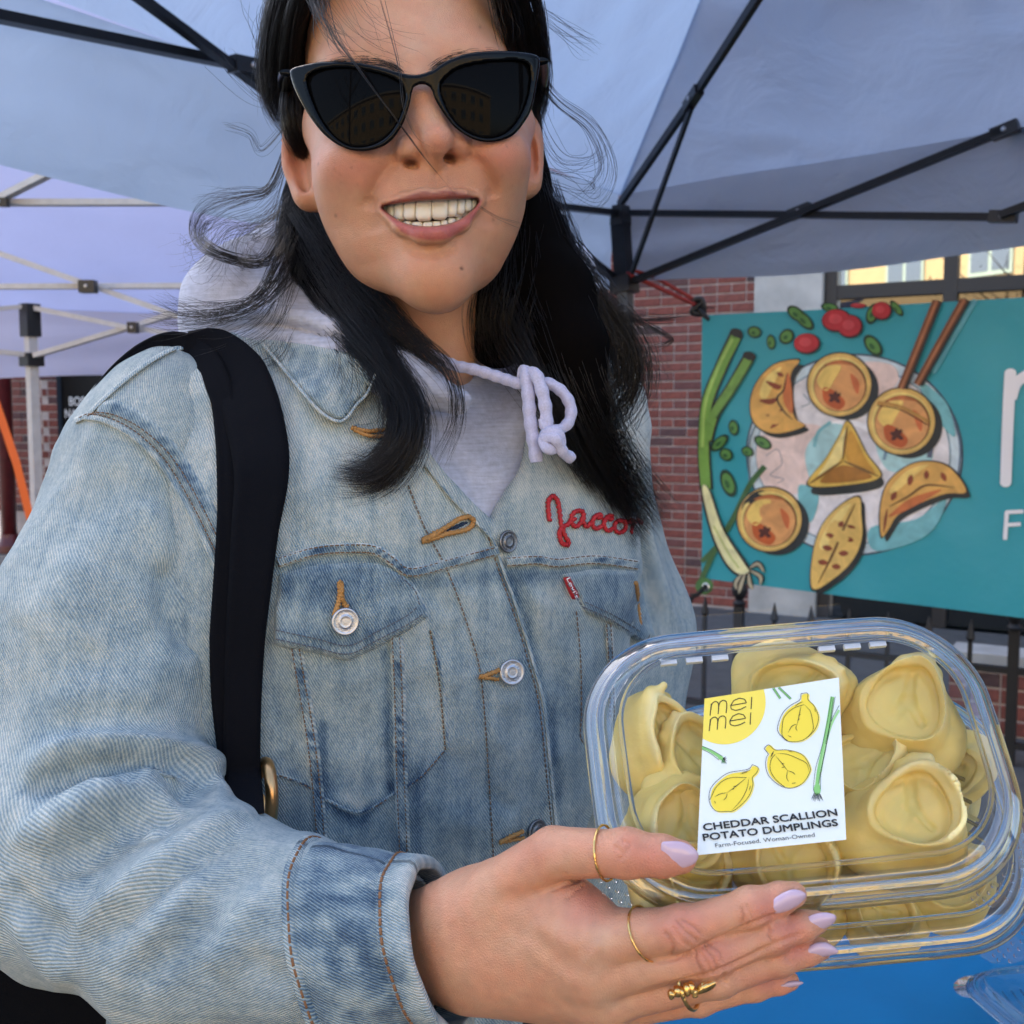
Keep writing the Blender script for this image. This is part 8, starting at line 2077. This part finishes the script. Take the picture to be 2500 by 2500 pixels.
DL = [
    (2205, 1722, -.006, -30, 1.13, 4, 6, 0, 'plump open dumpling beside the label\'s top corner, rim facing out'),
    (2232, 1988, -.004, -22, 1.10, -8, 4, 3, 'large dumpling in the box corner over the dimpled grip, egg-shaped open rim'),
    (1945, 1690, -.014, -62, 1.08, 25, -6, 1, 'dumpling tipped on its side above the label\'s top edge'),
    (1630, 1805, -.012, 14, 1.04, 14, -26, 2, 'tall pointed dumpling leaning on the ribbed box wall'),
    (1700, 1858, -.010, 38, 1.00, -4, -22, 1, 'dumpling half tucked under the label\'s side edge beside the tall pointed one'),
    (1660, 2020, -.006, -20, 1.00, 6, -14, 4, 'dumpling just above the thumbnail'),
    (1690, 2150, -.012, -75, 0.95, -30, -4, 2, 'dumpling under the thumb, partly hidden'),
    (1935, 2112, -.010, 160, 1.06, -16, 6, 4, 'dumpling below the label\'s bottom edge with a folded edge'),
    (2108, 1868, -.016, -70, 0.92, 10, 18, 0, 'small rimmed dumpling peeking from the label\'s edge between two large ones'),
    (2305, 1875, -.026, 40, 0.80, 6, 26, 2, 'pale dumpling lying deep behind the two large open ones'),
    (1880, 1880, -.018, 30, 1.05, 0, 0, 1, 'dumpling hidden behind the middle of the label'),
    (2060, 2070, -.022, 10, 0.9, 0, 8, 2, 'dumpling deep at the label\'s bottom corner')]
for (x, y, h, a, s, tx, ty, v, lb) in DL: place_dumpling(x, y, h, a, s, tx, ty, v, lb, G1)
F2 = (KC + shift, KE1, KE2, KN)
for (x, y, h, a, s, tx, ty, v) in ((2330, 2150, -.022, -40, .9, 0, 10, 1), (2290, 1930, -.024, 70, .9, 0, 0, 2), (2080, 2120, -.026, 200, .85, 0, 0, 2), (2150, 2235, -.024, 30, .8, 0, 0, 4), (1950, 2240, -.024, 150, .8, 0, 0, 3)):
    place_dumpling(x, y, h, a, s, tx, ty, v, 'pale dumpling in the second box, dimly seen through two layers of plastic', 'dumplings in the second box', F2)

# ------------------------------------------------------------------ printed label
LH = LID_H + 0.0014
lab = lambda x, y: c2w(k_hit(x, y, LH))
LB = empty('label_card', lab(1885, 1870), 'square white label with yellow circle and drawn dumplings on the box lid', 'label')
kn = KN @ CW
M_CARD = attr_mat('label_paper', 0.5, 0.4)
q = [(1720, 1706), (2048, 1654), (2066, 2050), (1702, 2088)]
A = Art(lab, kn, 0.00012, lambda x, y: (x, y))
A.poly(q, (0.80, 0.87, 0.84, 1), 0, sm=False, space=40); A.build('paper', M_CARD, LB)
A.conv = lambda x, y: (1650 + x / 3.512, 1600 + y / 3.512)
YEL = srgb(248, 226, 92); INK = (0.012, 0.012, 0.012, 1); LGR = srgb(140, 205, 120)
t = np.linspace(0, 2 * np.pi, 120, endpoint=False); ci = np.stack([412 + 358 * np.cos(t), 402 + 362 * np.sin(t)], -1)
# clip the circle to the card
cq = np.array([(1720, 1706), (2048, 1654), (2066, 2050), (1702, 2088)]); inside = lambda p: poly_sd(np.stack([1650 + p[:, 0] / 3.512, 1600 + p[:, 1] / 3.512], -1), cq)
def clip_poly(p):
    out = [tuple(x) for x in p]; z_ = [((x - 1650) * 3.512, (y - 1600) * 3.512) for x, y in cq]
    for i in range(4):
        a, b = np.array(z_[i]), np.array(z_[(i + 1) % 4]); res = []
        sd = lambda s_: (b[0] - a[0]) * (s_[1] - a[1]) - (b[1] - a[1]) * (s_[0] - a[0])
        for k in range(len(out)):
            s0, s1 = np.array(out[k]), np.array(out[(k + 1) % len(out)]); d0, d1 = sd(s0), sd(s1)
            if d0 >= 0: res.append(tuple(s0))
            if (d0 >= 0) != (d1 >= 0): res.append(tuple(s0 + (s1 - s0) * d0 / (d0 - d1)))
        out = res
    return np.array(out)
A.poly(clip_poly(ci), YEL, 1, sm=False); A.build('printed_circle', M_CARD, LB)
def glyphs(off, sk):
    m = lambda x0, y0, w, h: [([(x0, y0), (x0 + sk * h, y0 + h)])]
    return m
for dx, dy in ((0, 0), (-8, 133)):
    T = lambda x, y: (x + dx, y + dy)
    A.line([T(304, 415), T(293, 518)], 8, INK, 2, sm=False); A.line([T(300, 470), T(308, 420), T(338, 398), T(362, 412), T(366, 450), T(362, 505)], 8, INK, 2.1); A.line([T(364, 460), T(376, 408), T(406, 388), T(432, 400), T(436, 440), T(430, 496)], 8, INK, 2.2)
    A.line([T(470, 432), T(606, 408), T(588, 378), T(545, 368), T(495, 390), T(470, 432), T(474, 462), T(512, 474), T(560, 462), T(602, 440)], 8, INK, 2.1, sm=False)
    A.line([T(650, 358), T(644, 462)], 8, INK, 2.1, sm=False)
A.build('printed_lettering', M_CARD, LB)
def lbl_dumpling(pts_out, pts_in, vein, yoff, extra):
    o = np.array(pts_out, float); A.poly(o + yoff, srgb(250, 238, 140), 1); A.poly(o * 0.97 + o.mean(0) * 0.03 + np.array(yoff) * .6, srgb(246, 222, 72), 1.5)
    A.line(np.concatenate([o, o[:1]]), 4.5, INK, 3); A.line(pts_in, 4.5, INK, 3.1)
    for v in vein: A.line(v, 5.5, INK, 3.2, taper=True)
    for v in extra: A.line(v, 5, INK, 3.3, taper=True)
    A.build('printed_dumpling', M_CARD, LB)
lbl_dumpling([(1072, 330), (1128, 328), (1132, 380), (1180, 430), (1215, 500), (1220, 560), (1190, 640), (1120, 710), (1050, 740), (960, 738), (910, 700), (872, 650), (880, 580), (920, 490), (985, 430), (1060, 385)],
             [(1095, 425), (1000, 460), (930, 530), (912, 600), (912, 690), (960, 738)], [[(1072, 435), (1055, 520), (1040, 590)], [(1040, 590), (995, 610), (960, 665)], [(1038, 595), (1028, 625), (1040, 652)], [(1050, 520), (1068, 505)], [(1045, 560), (1060, 545)]], (16, 6),
             [[(1100, 425), (1150, 480), (1170, 560), (1175, 640), (1130, 700)], [(1020, 440), (1060, 410)], [(1040, 420), (1090, 400)], [(960, 690), (990, 705)], [(1190, 455), (1195, 490)]])
lbl_dumpling([(755, 800), (795, 770), (850, 812), (940, 812), (1030, 830), (1100, 870), (1150, 960), (1145, 1010), (1095, 1090), (1030, 1130), (960, 1140), (880, 1112), (800, 1040), (770, 960), (775, 880), (790, 848)],
             [(850, 850), (815, 900), (808, 980), (850, 1060), (930, 1130)], [[(855, 865), (910, 930), (955, 990)], [(955, 990), (1000, 1005), (1022, 1026)], [(955, 990), (950, 1050), (966, 1088)], [(905, 925), (930, 935)], [(930, 960), (905, 965)]], (14, -2),
             [[(860, 845), (950, 850), (1050, 890), (1120, 930), (1140, 1000)], [(830, 830), (810, 880)], [(990, 1100), (1030, 1095)], [(840, 820), (820, 870)], [(960, 822), (1000, 830)]])
lbl_dumpling([(655, 938), (705, 965), (690, 1010), (655, 1050), (660, 1110), (630, 1200), (570, 1275), (490, 1335), (440, 1340), (350, 1338), (300, 1290), (283, 1220), (300, 1140), (360, 1070), (450, 1010), (560, 990), (625, 975)],
             [(605, 1050), (480, 1050), (400, 1080), (340, 1140), (310, 1200), (290, 1240)], [[(600, 1055), (520, 1120), (440, 1180)], [(440, 1180), (380, 1190), (332, 1216)], [(440, 1180), (430, 1220), (405, 1245)], [(520, 1120), (490, 1128)], [(500, 1140), (485, 1155)]], (14, 10),
             [[(625, 1050), (610, 1140), (560, 1240), (480, 1330)], [(550, 1020), (620, 1000)], [(560, 1010), (640, 985)], [(330, 1250), (340, 1272)], [(640, 1120), (628, 1160)]])
# scallions
A.line([(1342, 355), (1310, 560), (1265, 800), (1225, 1000), (1205, 1180)], 34, LGR, 1); A.line([(1398, 470), (1330, 600), (1275, 800), (1240, 1000)], 20, srgb(165, 220, 145), 1.2); A.ell((1212, 1150), 30, 50, LGR, 1.4)
for l in ([(1335, 355), (1300, 560), (1250, 790), (1200, 960), (1180, 1130), (1190, 1185)], [(1365, 355), (1330, 560), (1285, 800), (1245, 1000), (1238, 1150)], [(1398, 432), (1330, 570), (1280, 760)], [(1350, 370), (1300, 700), (1240, 1000), (1225, 1100)]): A.line(l, 4, srgb(40, 70, 40), 2)
for k in range(8): A.line([(1210 + (k - 4) * 6, 1180), (1212 + (k - 3.5) * 14, 1238 + (k % 3) * 10)], 6, INK, 2.2, taper=True)
A.build('printed_scallion', M_CARD, LB)
for l in ([(835, 282), (895, 372)], [(880, 275), (985, 375)]): A.line(l, 18, LGR, 1, sm=False); A.line(np.array(l) + [7, -4], 3.5, srgb(40, 70, 40), 2, sm=False); A.line(np.array(l) + [-7, 4], 3.5, srgb(40, 70, 40), 2, sm=False)
A.build('printed_scallion', M_CARD, LB)
A.line([(224, 788), (300, 822), (400, 888)], 26, LGR, 1); A.ell((385, 880), 28, 18, LGR, 1.2, .5); A.line([(224, 780), (310, 815), (400, 868)], 4, srgb(40, 70, 40), 2); A.line([(222, 805), (300, 845), (370, 900)], 4, srgb(40, 70, 40), 2)
for k in range(6): A.line([(402, 885), (428 + (k % 2) * 8, 870 + k * 12)], 5, INK, 2.2, taper=True); A.line([(398, 890), (390 + k * 8, 930)], 4, srgb(90, 140, 90), 2.1, taper=True)
A.build('printed_scallion', M_CARD, LB)
zp = lambda x, y: (1650 + x / 3.512, 1600 + y / 3.512)
M_INK = mat('black_ink', INK, 0.5)
text_on('printed_lettering', 'CHEDDAR SCALLION', zp(240, 1505), zp(1385, 1375), 17.0, lab, kn, .0004, M_INK, LB, bold=0.034)
text_on('printed_lettering', 'POTATO DUMPLINGS', zp(238, 1592), zp(1390, 1462), 17.0, lab, kn, .0004, M_INK, LB, bold=0.034)
text_on('printed_lettering', 'Farm-Focused. Woman-Owned', zp(340, 1650), zp(1192, 1556), 10.5, lab, kn, .0004, M_INK, LB, off=0.0)
